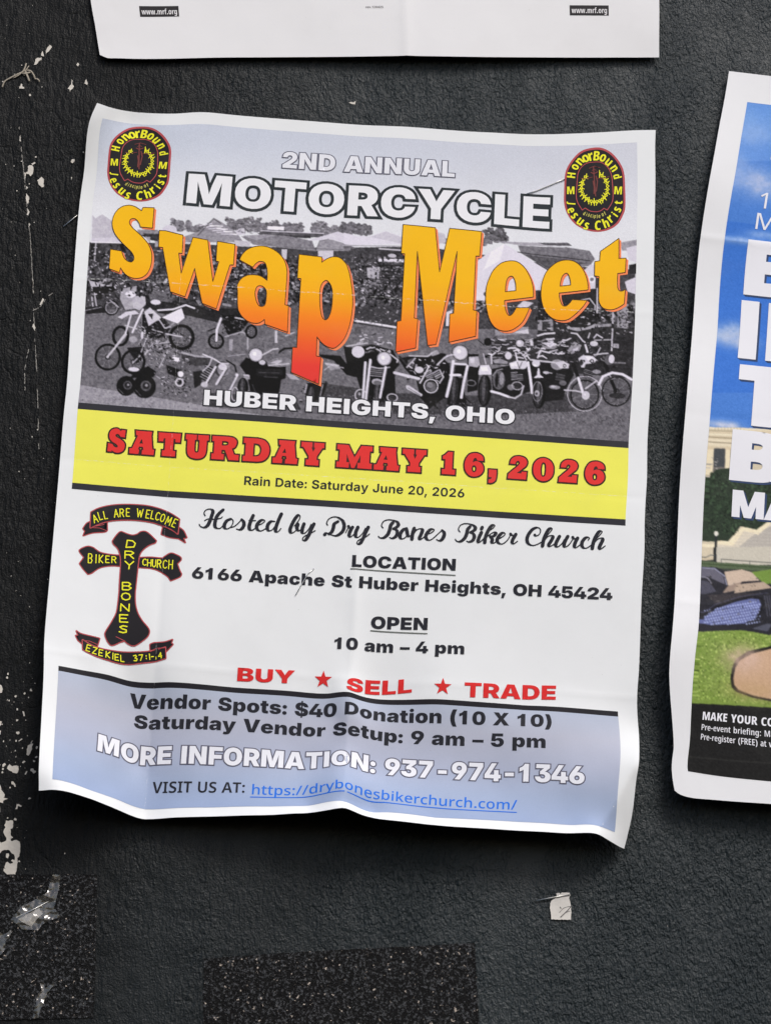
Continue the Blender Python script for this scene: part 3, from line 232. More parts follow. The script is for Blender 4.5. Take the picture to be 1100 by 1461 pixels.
109.0],[52.8,114.8],[49.3,113.0]]],["L",150,0.45,[[51.6,108.0],[54.8,109.6]]],["L",120,0.45,[[51.3,108.9],[54.4,110.5]]],["L",150,0.45,[[50.9,109.7],[54.0,111.4]]],["L",120,0.45,[[50.5,110.6],[53.7,112.2]]],["L",150,0.45,[[50.1,111.5],
[53.3,113.1]]],["L",120,0.45,[[49.7,112.4],[52.9,114.0]]],["E",190,51.3,115.6,1.31,1.05],["L",190,0.42,[[50.5,110.2],[52.7,107.7],[53.7,104.4]]],["P",22,[[63.9,106.9],[66.1,103.5],[72.7,105.6],[81.0,106.2],[81.2,110.7],[79.5,111.5],
[79.1,116.1],[78.6,118.0],[68.6,118.2],[67.0,111.2]]],["P",40,[[69.8,107.8],[79.8,107.3],[80.0,109.5],[70.6,111.0]]],["L",90,0.26,[[71.1,109.3],[78.7,108.9]]],["L",110,0.21,[[72.9,110.8],[78.2,110.7]]],["L",70,0.31,[[69.0,114.3],[70.3,
117.4]]],["P",130,[[73.8,104.8],[76.7,103.0],[80.8,102.3],[83.2,103.4],[82.4,105.8],[78.0,106.5],[74.5,106.4]]],["P",186,[[75.0,105.1],[77.3,103.8],[79.7,103.7],[78.0,105.3]]],["L",210,0.26,[[74.5,106.1],[82.1,104.8]]],["L",24,0.79,
[[77.2,101.3],[80.0,98.8],[84.4,98.1]]],["L",190,0.52,[[72.2,102.0],[75.9,99.4],[77.7,99.0]]],["P",120,[[76.0,99.8],[78.3,98.7],[77.8,101.6],[75.4,101.5]]],["E",60,69.7,102.2,2.81,2.95],["E",172,69.7,102.2,2.52,2.64],["E",206,69.7,
102.2,2.14,2.27],["E",168,69.9,102.5,1.19,1.32],["E",232,69.2,101.8,0.71,0.79],["E",40,72.4,105.3,1.55,1.19],["E",196,72.2,105.1,1.19,0.92],["P",150,[[65.5,110.4],[67.6,110.5],[68.0,112.1],[65.9,112.9]]],["L",200,0.37,[[65.7,110.7],
[67.6,110.9]]],["E",18,65.5,115.9,2.02,4.09],["E",52,65.3,115.9,1.26,3.84],["E",88,65.2,115.5,0.45,3.27],["L",200,0.63,[[63.2,111.2],[60.8,117.2]]],["E",216,63.1,110.9,0.6,0.66],["R",176,62.7,118.6,1.43,0.48,2.9],["P",26,[[92.8,100.0],
[100.8,100.0],[103.3,103.1],[106.9,104.1],[105.9,108.1],[103.5,107.6],[98.5,102.2],[93.8,101.2]]],["P",150,[[95.0,103.1],[99.2,103.4],[101.0,105.2],[97.5,106.2]]],["L",196,0.42,[[95.6,103.7],[100.4,104.0]]],["L",180,0.37,[[95.2,106.3],
[97.4,104.2],[102.2,104.8]]],["P",24,[[88.9,112.0],[96.6,111.4],[96.1,114.0],[94.6,118.6],[89.8,118.4]]],["E",18,91.0,117.0,2.02,3.95],["E",52,90.8,117.0,1.26,3.72],["E",88,90.6,116.7,0.45,3.16],["L",170,0.52,[[89.0,112.7],[88.5,
115.9]]],["L",150,0.37,[[94.9,112.2],[94.2,116.7]]],["P",24,[[101.8,96.0],[108.9,96.8],[115.0,98.9],[115.4,107.3],[109.5,108.4],[105.9,108.1],[103.3,103.1]]],["P",110,[[101.6,92.8],[108.7,91.5],[110.0,94.1],[103.0,95.9]]],["L",190,0.47,
[[103.0,95.9],[110.6,94.0]]],["E",206,107.3,97.9,2.38,2.37],["L",28,0.34,[[106.5,97.2],[106.9,96.9],[107.1,97.7],[106.5,98.2],[106.4,98.9],[107.0,99.1],[107.1,98.3],[106.5,97.9],[106.5,97.2]]],["L",28,0.34,[[107.6,97.0],[108.2,97.0],
[108.5,97.8],[108.3,98.9],[107.7,99.0],[107.5,98.1],[107.6,97.0]]],["P",26,[[106.8,96.3],[112.1,94.4],[120.3,96.2],[122.9,102.0],[121.2,104.1],[122.1,115.3],[118.6,117.5],[110.6,118.1],[107.4,108.6]]],["L",150,0.28,[[118.1,92.3],[118.5,
92.8]]],["L",110,0.28,[[108.8,90.9],[109.7,90.5]]],["L",190,0.41,[[119.7,93.7],[119.1,93.3]]],["L",205,0.46,[[110.1,90.8],[109.3,90.8]]],["L",190,0.31,[[110.4,97.8],[110.3,97.9]]],["L",190,0.28,[[115.5,97.3],[115.7,97.2]]],["L",150,
0.36,[[117.7,96.4],[117.5,96.4]]],["L",60,0.39,[[111.5,95.5],[111.4,95.1]]],["L",110,0.35,[[110.0,91.6],[109.2,91.1]]],["L",150,0.36,[[113.0,90.4],[111.9,91.3]]],["L",205,0.29,[[114.5,91.6],[115.9,91.2]]],["L",110,0.24,[[113.2,97.2],
[112.8,97.3]]],["L",60,0.51,[[113.5,96.3],[113.5,95.8]]],["L",110,0.32,[[110.5,93.6],[109.6,94.0]]],["L",110,0.37,[[108.4,89.9],[108.9,90.5]]],["L",110,0.27,[[119.6,90.9],[120.9,90.2]]],["L",150,0.42,[[112.0,97.0],[111.0,97.8]]],["L",
190,0.49,[[114.1,96.2],[115.5,96.8]]],["L",190,0.26,[[109.4,91.6],[110.7,91.9]]],["L",110,0.51,[[116.1,95.1],[116.7,94.9]]],["L",190,0.5,[[119.1,96.7],[118.8,97.1]]],["L",60,0.43,[[109.3,94.0],[110.1,94.2]]],["L",205,0.33,[[119.5,89.6],
[119.9,88.9]]],["L",205,0.44,[[119.2,93.2],[118.0,93.3]]],["L",60,0.41,[[116.3,89.5],[116.4,89.6]]],["L",60,0.25,[[112.3,97.5],[112.3,96.7]]],["L",205,0.38,[[117.1,96.6],[115.5,96.1]]],["L",205,0.38,[[115.6,94.0],[114.4,94.2]]],["L",
205,0.21,[[108.5,90.0],[108.7,90.1]]],["L",150,0.23,[[114.5,97.2],[114.6,97.2]]],["L",205,0.39,[[114.2,94.2],[114.4,93.9]]],["L",190,0.38,[[107.3,94.2],[106.8,94.5]]],["L",110,0.38,[[108.1,92.4],[108.7,92.6]]],["L",190,0.31,[[114.6,
92.7],[115.0,92.2]]],["L",190,0.42,[[114.0,93.4],[113.2,93.4]]],["L",60,0.41,[[114.3,93.3],[114.2,93.2]]],["L",60,0.28,[[111.5,95.1],[111.2,95.4]]],["L",190,0.35,[[116.1,94.0],[116.5,93.2]]],["L",150,0.33,[[115.3,89.8],[113.9,89.7]]],
["L",60,0.41,[[109.8,91.2],[109.5,90.9]]],["L",150,0.22,[[112.9,89.3],[112.3,90.0]]],["L",205,0.34,[[112.2,95.9],[113.4,95.6]]],["L",60,0.3,[[115.5,93.5],[115.0,93.6]]],["L",190,0.49,[[107.7,94.7],[107.8,94.0]]],["L",110,0.32,[[112.7,
97.0],[111.3,97.1]]],["L",150,0.38,[[110.7,93.3],[110.7,92.9]]],["L",205,0.23,[[118.9,96.2],[118.1,97.0]]],["L",110,0.37,[[111.6,90.6],[113.1,90.6]]],["L",60,0.29,[[114.3,94.3],[114.7,95.0]]],["L",205,0.52,[[108.0,93.1],[109.2,92.4]]],
["L",60,0.4,[[113.5,89.9],[112.3,90.7]]],["L",205,0.5,[[110.5,96.5],[111.9,95.7]]],["L",110,0.24,[[120.0,94.8],[118.6,95.0]]],["L",150,0.51,[[115.4,97.4],[115.6,97.0]]],["L",190,0.22,[[119.3,97.2],[118.4,97.0]]],["L",205,0.39,[[108.2,
91.4],[107.6,91.5]]],["L",190,0.28,[[119.8,93.7],[119.8,94.4]]],["L",190,0.31,[[107.7,93.9],[109.0,93.7]]],["L",190,0.37,[[114.8,94.4],[114.6,94.3]]],["L",60,0.5,[[110.2,95.3],[110.1,95.2]]],["L",212,0.84,[[110.2,102.0],[110.0,116.2]]],
["L",90,0.26,[[110.9,101.9],[110.7,116.2]]],["L",212,0.84,[[112.0,100.8],[111.0,117.6]]],["L",90,0.26,[[112.6,100.8],[111.6,117.5]]],["L",212,0.84,[[117.8,103.3],[116.3,115.7]]],["L",90,0.26,[[118.4,103.3],[116.9,115.7]]],["P",30,
[[111.8,103.3],[117.3,103.5],[117.1,107.8],[111.7,107.7]]],["L",150,0.36,[[112.1,103.9],[117.0,104.1]]],["L",120,0.36,[[112.0,104.7],[117.0,104.9]]],["L",150,0.36,[[112.0,105.5],[116.9,105.7]]],["L",120,0.36,[[112.0,106.3],[116.9,
106.4]]],["L",150,0.36,[[111.9,107.1],[116.9,107.2]]],["L",180,0.42,[[111.7,103.3],[115.3,104.0],[119.3,103.2]]],["E",18,115.3,113.8,2.08,5.01],["E",52,115.1,113.9,1.29,4.71],["E",88,115.0,113.4,0.46,4.01],["E",172,114.9,109.5,1.99,
1.3],["E",110,115.1,109.9,1.63,0.9],["R",196,109.1,115.3,2.26,0.41,2.5],["E",70,109.1,115.3,1.54,1.7],["E",150,108.6,114.8,0.54,0.6],["R",186,120.8,115.4,2.08,0.41,1.7],["E",60,120.8,115.4,1.27,0.9],["L",190,0.47,[[119.1,97.8],[122.1,
100.0],[121.9,101.0]]],["E",60,117.1,99.9,2.88,3.03],["E",172,117.1,99.9,2.59,2.7],["E",206,117.1,99.9,2.2,2.33],["E",168,117.4,100.2,1.22,1.35],["E",232,116.6,99.5,0.73,0.81],["P",26,[[122.3,99.5],[128.1,97.6],[133.5,97.7],[137.5,
96.3],[141.2,97.5],[142.0,106.8],[140.1,113.9],[134.9,118.7],[131.1,114.6],[129.4,107.8],[125.2,103.8]]],["L",60,0.79,[[122.7,98.5],[125.3,101.5]]],["L",200,0.42,[[126.3,98.0],[133.1,97.7],[134.8,96.1]]],["P",160,[[133.9,96.2],[136.5,
94.7],[137.5,96.3],[134.8,97.5]]],["L",205,0.52,[[136.8,100.9],[139.4,97.7],[142.0,96.2]]],["P",90,[[125.9,99.8],[128.6,98.3],[127.9,103.0],[125.6,103.2]]],["L",190,0.42,[[125.6,102.7],[128.6,98.8]]],["L",206,1.05,[[121.2,105.3],[124.9,
106.0],[130.3,107.0]]],["L",120,0.31,[[121.7,106.0],[130.3,107.7]]],["P",196,[[125.5,110.1],[126.8,110.0],[132.0,113.3],[131.5,114.1],[126.0,111.5]]],["L",120,0.26,[[126.4,111.0],[131.1,113.6]]],["R",206,134.9,109.6,2.72,0.41,2.91],
["E",96,134.9,109.9,1.99,2.1],["E",130,134.5,109.2,1.18,1.1],["P",30,[[131.8,104.3],[134.3,102.5],[135.9,105.3],[133.3,107.0]]],["L",190,0.34,[[132.1,104.7],[134.4,103.1]]],["L",160,0.34,[[132.5,105.3],[134.8,103.7]]],["L",190,0.34,
[[132.8,105.9],[135.2,104.3]]],["L",160,0.34,[[133.2,106.5],[135.5,104.9]]],["P",30,[[135.0,103.9],[137.1,102.5],[138.9,105.7],[136.8,107.1]]],["L",190,0.4,[[135.4,104.4],[137.3,103.0]]],["L",160,0.4,[[135.8,105.1],[137.7,103.8]]],["L",
190,0.4,[[136.2,105.8],[138.1,104.5]]],["L",160,0.4,[[136.6,106.5],[138.6,105.2]]],["L",206,0.52,[[130.8,108.7],[132.9,104.1],[133.7,101.6]]],["L",190,0.47,[[138.0,108.2],[139.3,105.6],[137.8,102.8]]],["E",200,130.2,103.4,1.63,1.3],
["E",50,130.2,103.5,0.91,0.7],["L",215,0.23,[[134.8,98.9],[135.1,99.6]]],["L",100,0.23,[[131.9,101.7],[132.6,101.2]]],["L",20,0.31,[[140.4,102.8],[140.0,102.1]]],["L",215,0.35,[[126.7,106.9],[126.1,106.8]]],["L",150,0.25,[[128.0,101.4],
[127.9,101.6]]],["L",100,0.23,[[128.6,99.9],[128.8,99.7]]],["L",215,0.28,[[132.3,99.2],[132.2,99.1]]],["L",100,0.3,[[135.5,102.4],[135.4,101.8]]],["L",190,0.28,[[129.0,105.2],[128.3,104.2]]],["L",20,0.28,[[127.2,106.6],[126.3,107.9]]],
["L",190,0.24,[[134.4,106.3],[135.5,105.9]]],["L",20,0.21,[[138.1,99.7],[137.8,99.7]]],["L",100,0.39,[[135.6,100.5],[135.7,99.7]]],["L",190,0.26,[[134.4,101.3],[133.7,101.8]]],["L",150,0.29,[[129.2,106.7],[129.6,107.7]]],["L",190,0.22,
[[132.2,102.7],[133.1,101.8]]],["L",20,0.33,[[126.6,106.5],[125.9,107.7]]],["L",215,0.37,[[132.9,101.1],[134.0,102.1]]],["L",215,0.22,[[136.7,107.1],[137.7,107.6]]],["L",20,0.38,[[128.7,102.1],[129.2,101.7]]],["L",20,0.38,[[132.8,
104.6],[132.5,105.2]]],["L",215,0.33,[[130.0,99.2],[130.6,99.5]]],["L",190,0.26,[[139.1,104.3],[139.4,103.3]]],["L",215,0.34,[[136.9,102.0],[136.0,102.2]]],["L",150,0.32,[[134.8,101.6],[134.9,101.7]]],["L",100,0.21,[[134.3,103.9],
[134.3,102.6]]],["L",215,0.3,[[127.6,103.0],[126.4,102.1]]],["L",100,0.3,[[138.8,99.8],[137.8,100.0]]],["L",100,0.19,[[135.5,100.0],[135.7,100.1]]],["L",20,0.2,[[138.3,100.7],[138.4,100.8]]],["L",100,0.3,[[140.3,103.7],[140.3,103.2]]],
["L",20,0.29,[[138.4,100.8],[138.0,101.3]]],["L",100,0.3,[[130.0,108.0],[130.4,108.3]]],["L",190,0.25,[[134.4,104.1],[134.7,103.3]]],["L",215,0.33,[[139.7,100.0],[139.0,100.0]]],["L",20,0.32,[[128.2,102.5],[128.1,102.2]]],["L",100,0.23,
[[126.4,108.4],[126.2,108.8]]],["L",190,0.28,[[129.1,102.6],[129.3,101.4]]],["L",150,0.26,[[127.8,104.1],[126.7,103.9]]],["L",215,0.32,[[128.1,101.0],[127.8,100.5]]],["L",150,0.19,[[132.0,102.6],[131.5,103.6]]],["L",150,0.27,[[134.6,
99.7],[135.5,99.3]]],["L",190,0.24,[[127.8,100.8],[127.4,100.9]]],["L",150,0.37,[[128.8,102.5],[128.9,101.3]]],["L",215,0.26,[[131.8,105.9],[130.8,106.0]]],["L",150,0.3,[[137.5,101.2],[137.4,100.6]]],["L",30,0.79,[[134.7,114.3],[137.6,
118.5]]],["L",30,0.79,[[140.7,107.5],[140.1,113.9]]],["P",24,[[142.4,99.9],[147.6,99.5],[146.9,104.5],[142.4,104.8]]],["E",26,138.5,98.0,2.26,2.0],["E",130,141.6,98.0,2.08,1.8],["L",200,0.42,[[137.7,99.8],[140.2,96.9],[143.4,96.1]]],
["P",26,[[141.5,105.4],[146.9,105.5],[147.7,113.3],[149.2,117.1],[141.1,116.8]]],["E",18,143.8,110.7,2.44,6.01],["E",52,143.5,110.7,1.51,5.65],["E",88,143.4,110.1,0.54,4.81],["L",214,1.05,[[142.7,98.9],[142.2,105.8],[140.9,113.3]]],
["L",214,0.94,[[148.1,100.4],[147.0,107.0],[146.3,113.4]]],["L",214,0.79,[[142.6,99.9],[147.4,99.8]]],["L",220,0.89,[[141.9,104.6],[145.5,104.3]]],["L",90,0.26,[[143.6,100.3],[143.0,105.8]]],["E",60,145.1,95.2,3.1,3.25],["E",172,145.1,
95.2,2.78,2.91],["E",206,145.1,95.2,2.36,2.5],["E",168,145.4,95.5,1.31,1.45],["E",232,144.6,94.7,0.79,0.87],["L",30,0.52,[[147.7,113.3],[150.1,115.5]]],["P",26,[[147.8,95.5],[151.9,95.2],[152.6,101.0],[152.1,110.0],[148.5,111.2]]],["P",
176,[[148.4,96.7],[151.9,96.2],[152.6,99.6],[151.7,100.6],[148.5,100.4]]],["P",205,[[148.8,97.2],[150.6,96.8],[150.5,98.8],[149.0,99.1]]],["R",120,149.7,107.2,1.81,0.32,1.3],["E",18,154.8,109.8,2.53,6.51],["E",52,154.5,109.8,1.57,6.12],
["E",88,154.4,109.2,0.56,5.21],["P",210,[[152.2,102.6],[152.8,99.8],[155.9,99.3],[157.2,101.9],[157.0,103.2],[152.3,103.6]]],["P",232,[[153.0,100.5],[155.3,100.1],[155.8,101.8],[153.3,102.0]]],["E",26,155.1,89.8,1.36,1.5],["E",70,155.1,
89.8,0.72,0.8],["L",40,0.37,[[151.7,89.7],[154.0,91.5]]],["P",140,[[157.4,96.7],[160.1,97.0],[162.0,97.8],[162.0,99.3],[157.9,99.1]]],["L",190,0.42,[[153.7,95.0],[154.8,98.9]]],["L",205,0.52,[[156.6,94.8],[157.0,98.7]]],["P",60,[[156.4,
89.4],[182.4,85.8],[182.9,97.2],[156.8,99.2]]],["P",34,[[156.9,100.9],[169.8,97.0],[185.5,97.0],[187.7,100.9],[184.9,107.3],[184.1,111.4],[177.3,112.5],[171.9,108.9],[165.2,111.7],[157.7,109.4]]],["L",200,0.24,[[181.2,88.2],[182.4,
87.9],[183.7,87.8]]],["L",130,0.56,[[166.4,89.8],[167.5,89.8],[168.6,90.4]]],["L",20,0.43,[[182.7,91.5],[183.5,91.1],[184.4,91.7]]],["L",30,0.42,[[155.2,93.7],[155.9,93.2],[156.6,93.4]]],["L",130,0.43,[[174.8,94.1],[175.5,94.5],[176.2,
94.3]]],["L",175,0.22,[[173.8,89.7],[174.8,89.5],[175.9,89.8]]],["L",20,0.5,[[154.1,96.5],[155.4,96.1],[156.7,96.1]]],["L",50,0.57,[[174.2,87.3],[174.8,86.9],[175.4,87.8]]],["L",20,0.32,[[172.9,93.8],[173.5,94.1],[174.1,93.5]]],["L",30,
0.21,[[159.9,91.2],[161.2,91.2],[162.6,91.8]]],["L",175,0.45,[[172.1,90.7],[173.2,90.4],[174.4,91.2]]],["L",30,0.56,[[167.4,94.8],[168.8,95.1],[170.2,95.0]]],["L",175,0.36,[[169.4,94.4],[170.1,94.0],[170.9,94.1]]],["L",175,0.46,[[156.7,
92.1],[157.9,91.8],[159.2,92.6]]],["L",215,0.42,[[155.7,94.8],[157.0,95.2],[158.2,94.1]]],["L",215,0.23,[[159.1,94.5],[160.0,94.2],[160.9,94.3]]],["L",215,0.4,[[174.1,94.6],[175.6,94.0],[177.2,95.0]]],["L",20,0.23,[[179.0,90.8],[180.4,
90.8],[181.9,91.1]]],["L",30,0.34,[[179.4,91.7],[180.6,91.0],[181.8,90.8]]],["L",175,0.51,[[173.8,92.9],[174.4,92.4],[175.2,92.8]]],["L",30,0.22,[[171.6,90.4],[172.1,90.5],[172.7,90.6]]],["L",175,0.27,[[182.5,89.1],[183.4,88.8],[184.2,
89.5]]],["L",130,0.56,[[155.5,95.8],[157.0,96.2],[158.5,96.0]]],["L",200,0.53,[[177.5,87.9],[178.3,88.0],[179.2,88.1]]],["L",130,0.45,[[170.3,89.9],[170.8,90.4],[171.2,89.1]]],["L",200,0.31,[[182.9,87.0],[184.4,87.2],[185.9,86.2]]],
["L",50,0.51,[[172.9,93.9],[174.2,93.4],[175.5,92.9]]],["L",30,0.58,[[172.3,88.0],[173.8,87.8],[175.2,87.0]]],["L",215,0.56,[[162.8,92.1],[164.1,91.7],[165.4,91.6]]],["L",215,0.23,[[159.4,88.6],[160.7,88.6],[162.0,88.2]]],["L",215,0.43,
[[181.8,92.8],[182.7,92.8],[183.6,92.6]]],["L",215,0.49,[[177.4,89.8],[178.5,90.3],[179.4,89.2]]],["L",175,0.44,[[168.9,88.1],[170.4,88.0],[171.9,87.3]]],["L",200,0.24,[[169.2,88.7],[170.2,89.0],[171.2,87.9]]],["L",50,0.27,[[167.2,
87.4],[167.7,87.6],[168.1,87.7]]],["L",50,0.27,[[178.0,92.5],[178.8,92.2],[179.7,92.7]]],["L",20,0.44,[[158.6,95.7],[160.0,95.1],[161.6,96.0]]],["L",175,0.29,[[169.6,92.3],[170.7,92.1],[171.8,91.6]]],["L",200,0.27,[[167.0,90.4],[168.2,
90.6],[169.4,90.7]]],["L",20,0.22,[[180.6,87.6],[181.2,87.9],[181.9,87.9]]],["L",50,0.55,[[164.3,89.8],[164.8,89.9],[165.3,90.2]]],["L",200,0.45,[[164.4,91.9],[165.6,91.7],[166.9,92.2]]],["L",30,0.43,[[182.3,88.1],[183.6,88.4],[184.8,
88.5]]],["L",215,0.58,[[169.7,91.5],[170.3,92.0],[170.8,91.4]]],["L",20,0.52,[[154.4,95.9],[155.4,95.6],[156.4,95.5]]],["L",30,0.28,[[166.7,93.1],[168.0,92.6],[169.3,92.8]]],["L",130,0.31,[[154.9,93.6],[156.4,93.2],[158.0,94.0]]],["L",
20,0.27,[[159.6,90.2],[160.4,90.2],[161.2,90.7]]],["L",175,0.23,[[169.2,93.5],[169.7,93.8],[170.1,93.8]]],["L",50,0.44,[[163.7,90.7],[165.0,90.7],[166.4,90.5]]],["L",130,0.54,[[160.2,93.6],[161.5,93.8],[162.8,93.3]]],["L",50,0.32,
[[175.8,88.2],[177.2,88.5],[178.5,87.9]]],["L",30,0.22,[[157.1,88.6],[157.7,88.0],[158.2,87.7]]],["L",130,0.3,[[154.0,91.6],[154.6,91.0],[155.3,91.7]]],["L",200,0.27,[[158.8,88.5],[160.2,88.9],[161.6,89.0]]],["L",30,0.41,[[173.3,90.6],
[174.4,90.5],[175.5,90.2]]],["L",130,0.53,[[173.7,88.1],[175.0,88.3],[176.2,87.3]]],["L",50,0.36,[[167.6,94.9],[168.2,94.9],[168.8,95.1]]],["L",130,0.3,[[163.5,94.9],[164.9,94.6],[166.4,95.4]]],["L",30,0.23,[[167.6,88.3],[168.5,88.4],
[169.4,88.3]]],["L",50,0.55,[[165.1,89.0],[166.6,89.2],[168.0,88.8]]],["L",175,0.3,[[172.6,91.3],[173.1,90.8],[173.6,91.0]]],["L",30,0.36,[[161.3,93.1],[162.2,92.9],[163.1,93.1]]],["L",30,0.54,[[183.1,93.0],[183.8,93.2],[184.5,92.7]]],
["L",20,0.3,[[178.1,90.7],[179.2,91.1],[180.2,90.1]]],["L",200,0.31,[[160.6,90.5],[161.8,90.7],[162.9,90.2]]],["L",130,0.35,[[154.9,93.7],[155.9,93.8],[156.8,93.3]]],["L",215,0.41,[[182.9,87.3],[184.2,87.2],[185.5,86.4]]],["L",215,0.44,
[[177.3,89.0],[178.8,88.5],[180.4,89.0]]],["L",215,0.55,[[165.0,92.9],[166.0,92.4],[167.0,92.6]]],["L",200,0.41,[[178.2,92.3],[179.6,91.8],[181.0,91.3]]],["L",30,0.24,[[161.7,95.8],[162.9,95.3],[164.2,96.3]]],["L",215,0.52,[[175.1,
91.2],[175.8,91.0],[176.4,91.2]]],["L",50,0.53,[[158.3,88.5],[159.2,89.0],[160.0,88.9]]],["L",175,0.42,[[180.2,89.1],[181.3,89.5],[182.3,88.2]]],["L",175,0.5,[[168.4,92.9],[169.6,93.1],[170.7,92.0]]],["L",200,0.23,[[177.9,92.6],[178.5,
92.6],[179.1,92.5]]],["L",50,0.45,[[172.2,87.4],[173.2,87.5],[174.1,86.5]]],["L",215,0.3,[[182.6,87.6],[183.1,88.1],[183.6,88.0]]],["L",50,0.27,[[167.7,93.8],[168.1,93.3],[168.6,93.1]]],["L",30,0.31,[[166.5,95.4],[167.1,95.5],[167.7,
94.9]]],["L",50,0.47,[[180.5,86.9],[181.3,86.4],[182.1,86.6]]],["L",215,0.31,[[168.8,94.1],[169.2,93.5],[169.7,93.6]]],["L",175,0.43,[[173.3,93.1],[174.2,92.9],[175.0,93.0]]],["L",20,0.56,[[177.2,91.8],[178.1,91.5],[179.0,90.8]]],["L",
130,0.36,[[163.5,89.5],[163.8,89.0],[164.2,88.8]]],["L",20,0.42,[[157.6,95.3],[158.3,95.2],[159.2,95.6]]],["L",20,0.22,[[169.5,91.5],[170.6,91.2],[171.7,91.9]]],["L",30,0.24,[[181.8,91.3],[182.8,91.8],[183.8,90.4]]],["L",200,0.31,
[[179.3,92.8],[180.1,93.0],[180.7,92.0]]],["L",50,0.49,[[177.5,87.0],[178.2,87.3],[178.8,87.1]]],["L",215,0.28,[[158.2,93.4],[159.0,93.7],[159.7,92.8]]],["L",200,0.33,[[182.3,89.3],[183.8,89.7],[185.1,89.6]]],["L",175,0.43,[[155.6,
89.0],[156.6,88.8],[157.6,89.3]]],["L",130,0.57,[[181.7,92.5],[182.7,92.3],[183.7,92.4]]],["L",30,0.56,[[159.1,90.4],[160.5,90.0],[161.8,91.0]]],["L",20,0.25,[[180.6,90.0],[182.2,90.5],[183.7,89.9]]],["L",50,0.54,[[167.4,89.8],[168.0,
89.6],[168.6,90.4]]],["L",130,0.28,[[158.9,95.8],[159.9,96.1],[160.9,95.7]]],["L",175,0.41,[[176.6,87.3],[178.0,87.2],[179.4,87.8]]],["L",50,0.23,[[176.7,92.1],[177.1,91.7],[177.7,92.8]]],["L",215,0.56,[[177.0,87.2],[178.3,87.1],[179.6,
86.8]]],["L",30,0.31,[[169.1,90.7],[169.7,90.2],[170.4,90.7]]],["L",130,0.41,[[168.4,90.2],[169.6,90.0],[170.8,90.3]]],["L",200,0.46,[[166.4,95.4],[167.5,95.4],[168.6,95.6]]],["L",175,0.44,[[168.2,94.6],[169.2,94.3],[170.2,94.5]]],["L",
175,0.33,[[163.9,89.5],[164.3,88.9],[164.7,89.0]]],["L",50,0.48,[[179.0,93.0],[180.1,93.3],[181.1,92.4]]],["L",200,0.49,[[169.2,95.0],[170.0,94.5],[170.8,95.6]]],["L",175,0.39,[[159.2,92.0],[159.6,92.4],[160.1,91.4]]],["L",20,0.36,
[[173.6,93.8],[174.3,93.7],[174.9,93.2]]],["L",130,0.36,[[164.5,87.9],[165.1,88.0],[165.7,88.5]]],["L",20,0.34,[[163.7,88.8],[164.3,89.0],[164.9,88.6]]],["L",200,0.49,[[180.4,92.6],[181.6,93.0],[182.8,92.0]]],["L",130,0.46,[[168.9,
89.2],[169.3,89.3],[169.7,88.6]]],["L",130,0.4,[[156.9,90.7],[158.4,90.9],[159.8,90.7]]],["L",175,0.27,[[164.5,90.8],[165.3,90.9],[166.1,89.9]]],["L",20,0.34,[[168.0,92.5],[168.6,92.0],[169.2,92.0]]],["L",200,0.29,[[165.5,93.8],[166.7,
93.8],[167.9,93.1]]],["L",130,0.43,[[154.8,90.2],[156.1,90.1],[157.4,90.2]]],["E",26,155.1,90.0,1.47,1.62],["E",60,167.1,89.7,1.78,1.74],["E",190,167.1,89.6,1.47,1.39],["E",216,166.8,89.3,0.73,0.81],["P",200,[[170.7,88.3],[171.8,87.9],
[172.1,90.2],[171.1,90.3]]],["P",195,[[174.9,88.8],[177.8,88.4],[181.0,89.3],[179.9,89.9],[176.8,89.7]]],["P",140,[[175.2,90.0],[181.0,89.9],[180.0,91.1],[175.8,91.1]]],["P",150,[[184.7,91.4],[187.1,87.5],[189.8,88.8],[189.3,91.1],
[186.3,92.7]]],["P",200,[[186.7,90.7],[188.8,89.7],[188.6,91.1],[187.1,91.8]]],["L",205,0.63,[[173.5,86.0],[176.1,85.0],[179.7,84.5]]],["L",200,0.52,[[185.9,84.1],[188.0,84.3],[190.2,87.0],[191.0,87.6]]],["L",210,0.68,[[191.3,88.7],
[192.2,91.5]]],["P",150,[[157.2,97.4],[159.8,96.4],[163.0,97.5],[162.8,98.4],[158.1,98.5]]],["L",214,0.52,[[165.6,93.6],[166.4,96.7]]],["L",200,0.42,[[166.5,93.0],[168.3,94.0],[169.8,96.2]]],["E",204,163.0,95.0,1.26,1.51],["E",140,
163.0,95.4,0.63,0.7],["P",205,[[163.4,98.1],[166.1,96.8],[169.8,96.6],[170.2,98.8],[169.4,99.9],[164.2,100.3]]],["P",225,[[164.1,98.0],[166.2,97.3],[166.5,99.1],[164.2,99.3]]],["L",90,0.26,[[166.4,97.4],[167.3,99.8],[168.2,97.2]]],["E",
96,159.9,105.2,2.31,3.83],["E",150,160.9,104.6,0.84,2.55],["E",30,159.1,105.3,0.63,2.9],["L",150,0.37,[[157.5,103.7],[159.0,101.3],[161.0,100.6]]],["P",34,[[164.1,101.5],[166.6,101.0],[167.1,104.7],[164.6,105.2]]],["L",170,0.31,[[164.3,
101.9],[166.6,101.5]]],["L",140,0.31,[[164.4,102.6],[166.6,102.2]]],["L",170,0.31,[[164.5,103.3],[166.7,102.9]]],["L",140,0.31,[[164.6,104.0],[166.8,103.5]]],["L",170,0.31,[[164.6,104.7],[166.9,104.2]]],["P",34,[[166.5,102.1],[168.5,
101.7],[168.9,104.8],[166.9,105.2]]],["L",150,0.33,[[166.6,102.6],[168.5,102.3]]],["L",120,0.33,[[166.7,103.3],[168.6,103.0]]],["L",150,0.33,[[166.8,104.0],[168.7,103.7]]],["L",120,0.33,[[166.9,104.7],[168.8,104.4]]],["R",170,166.8,
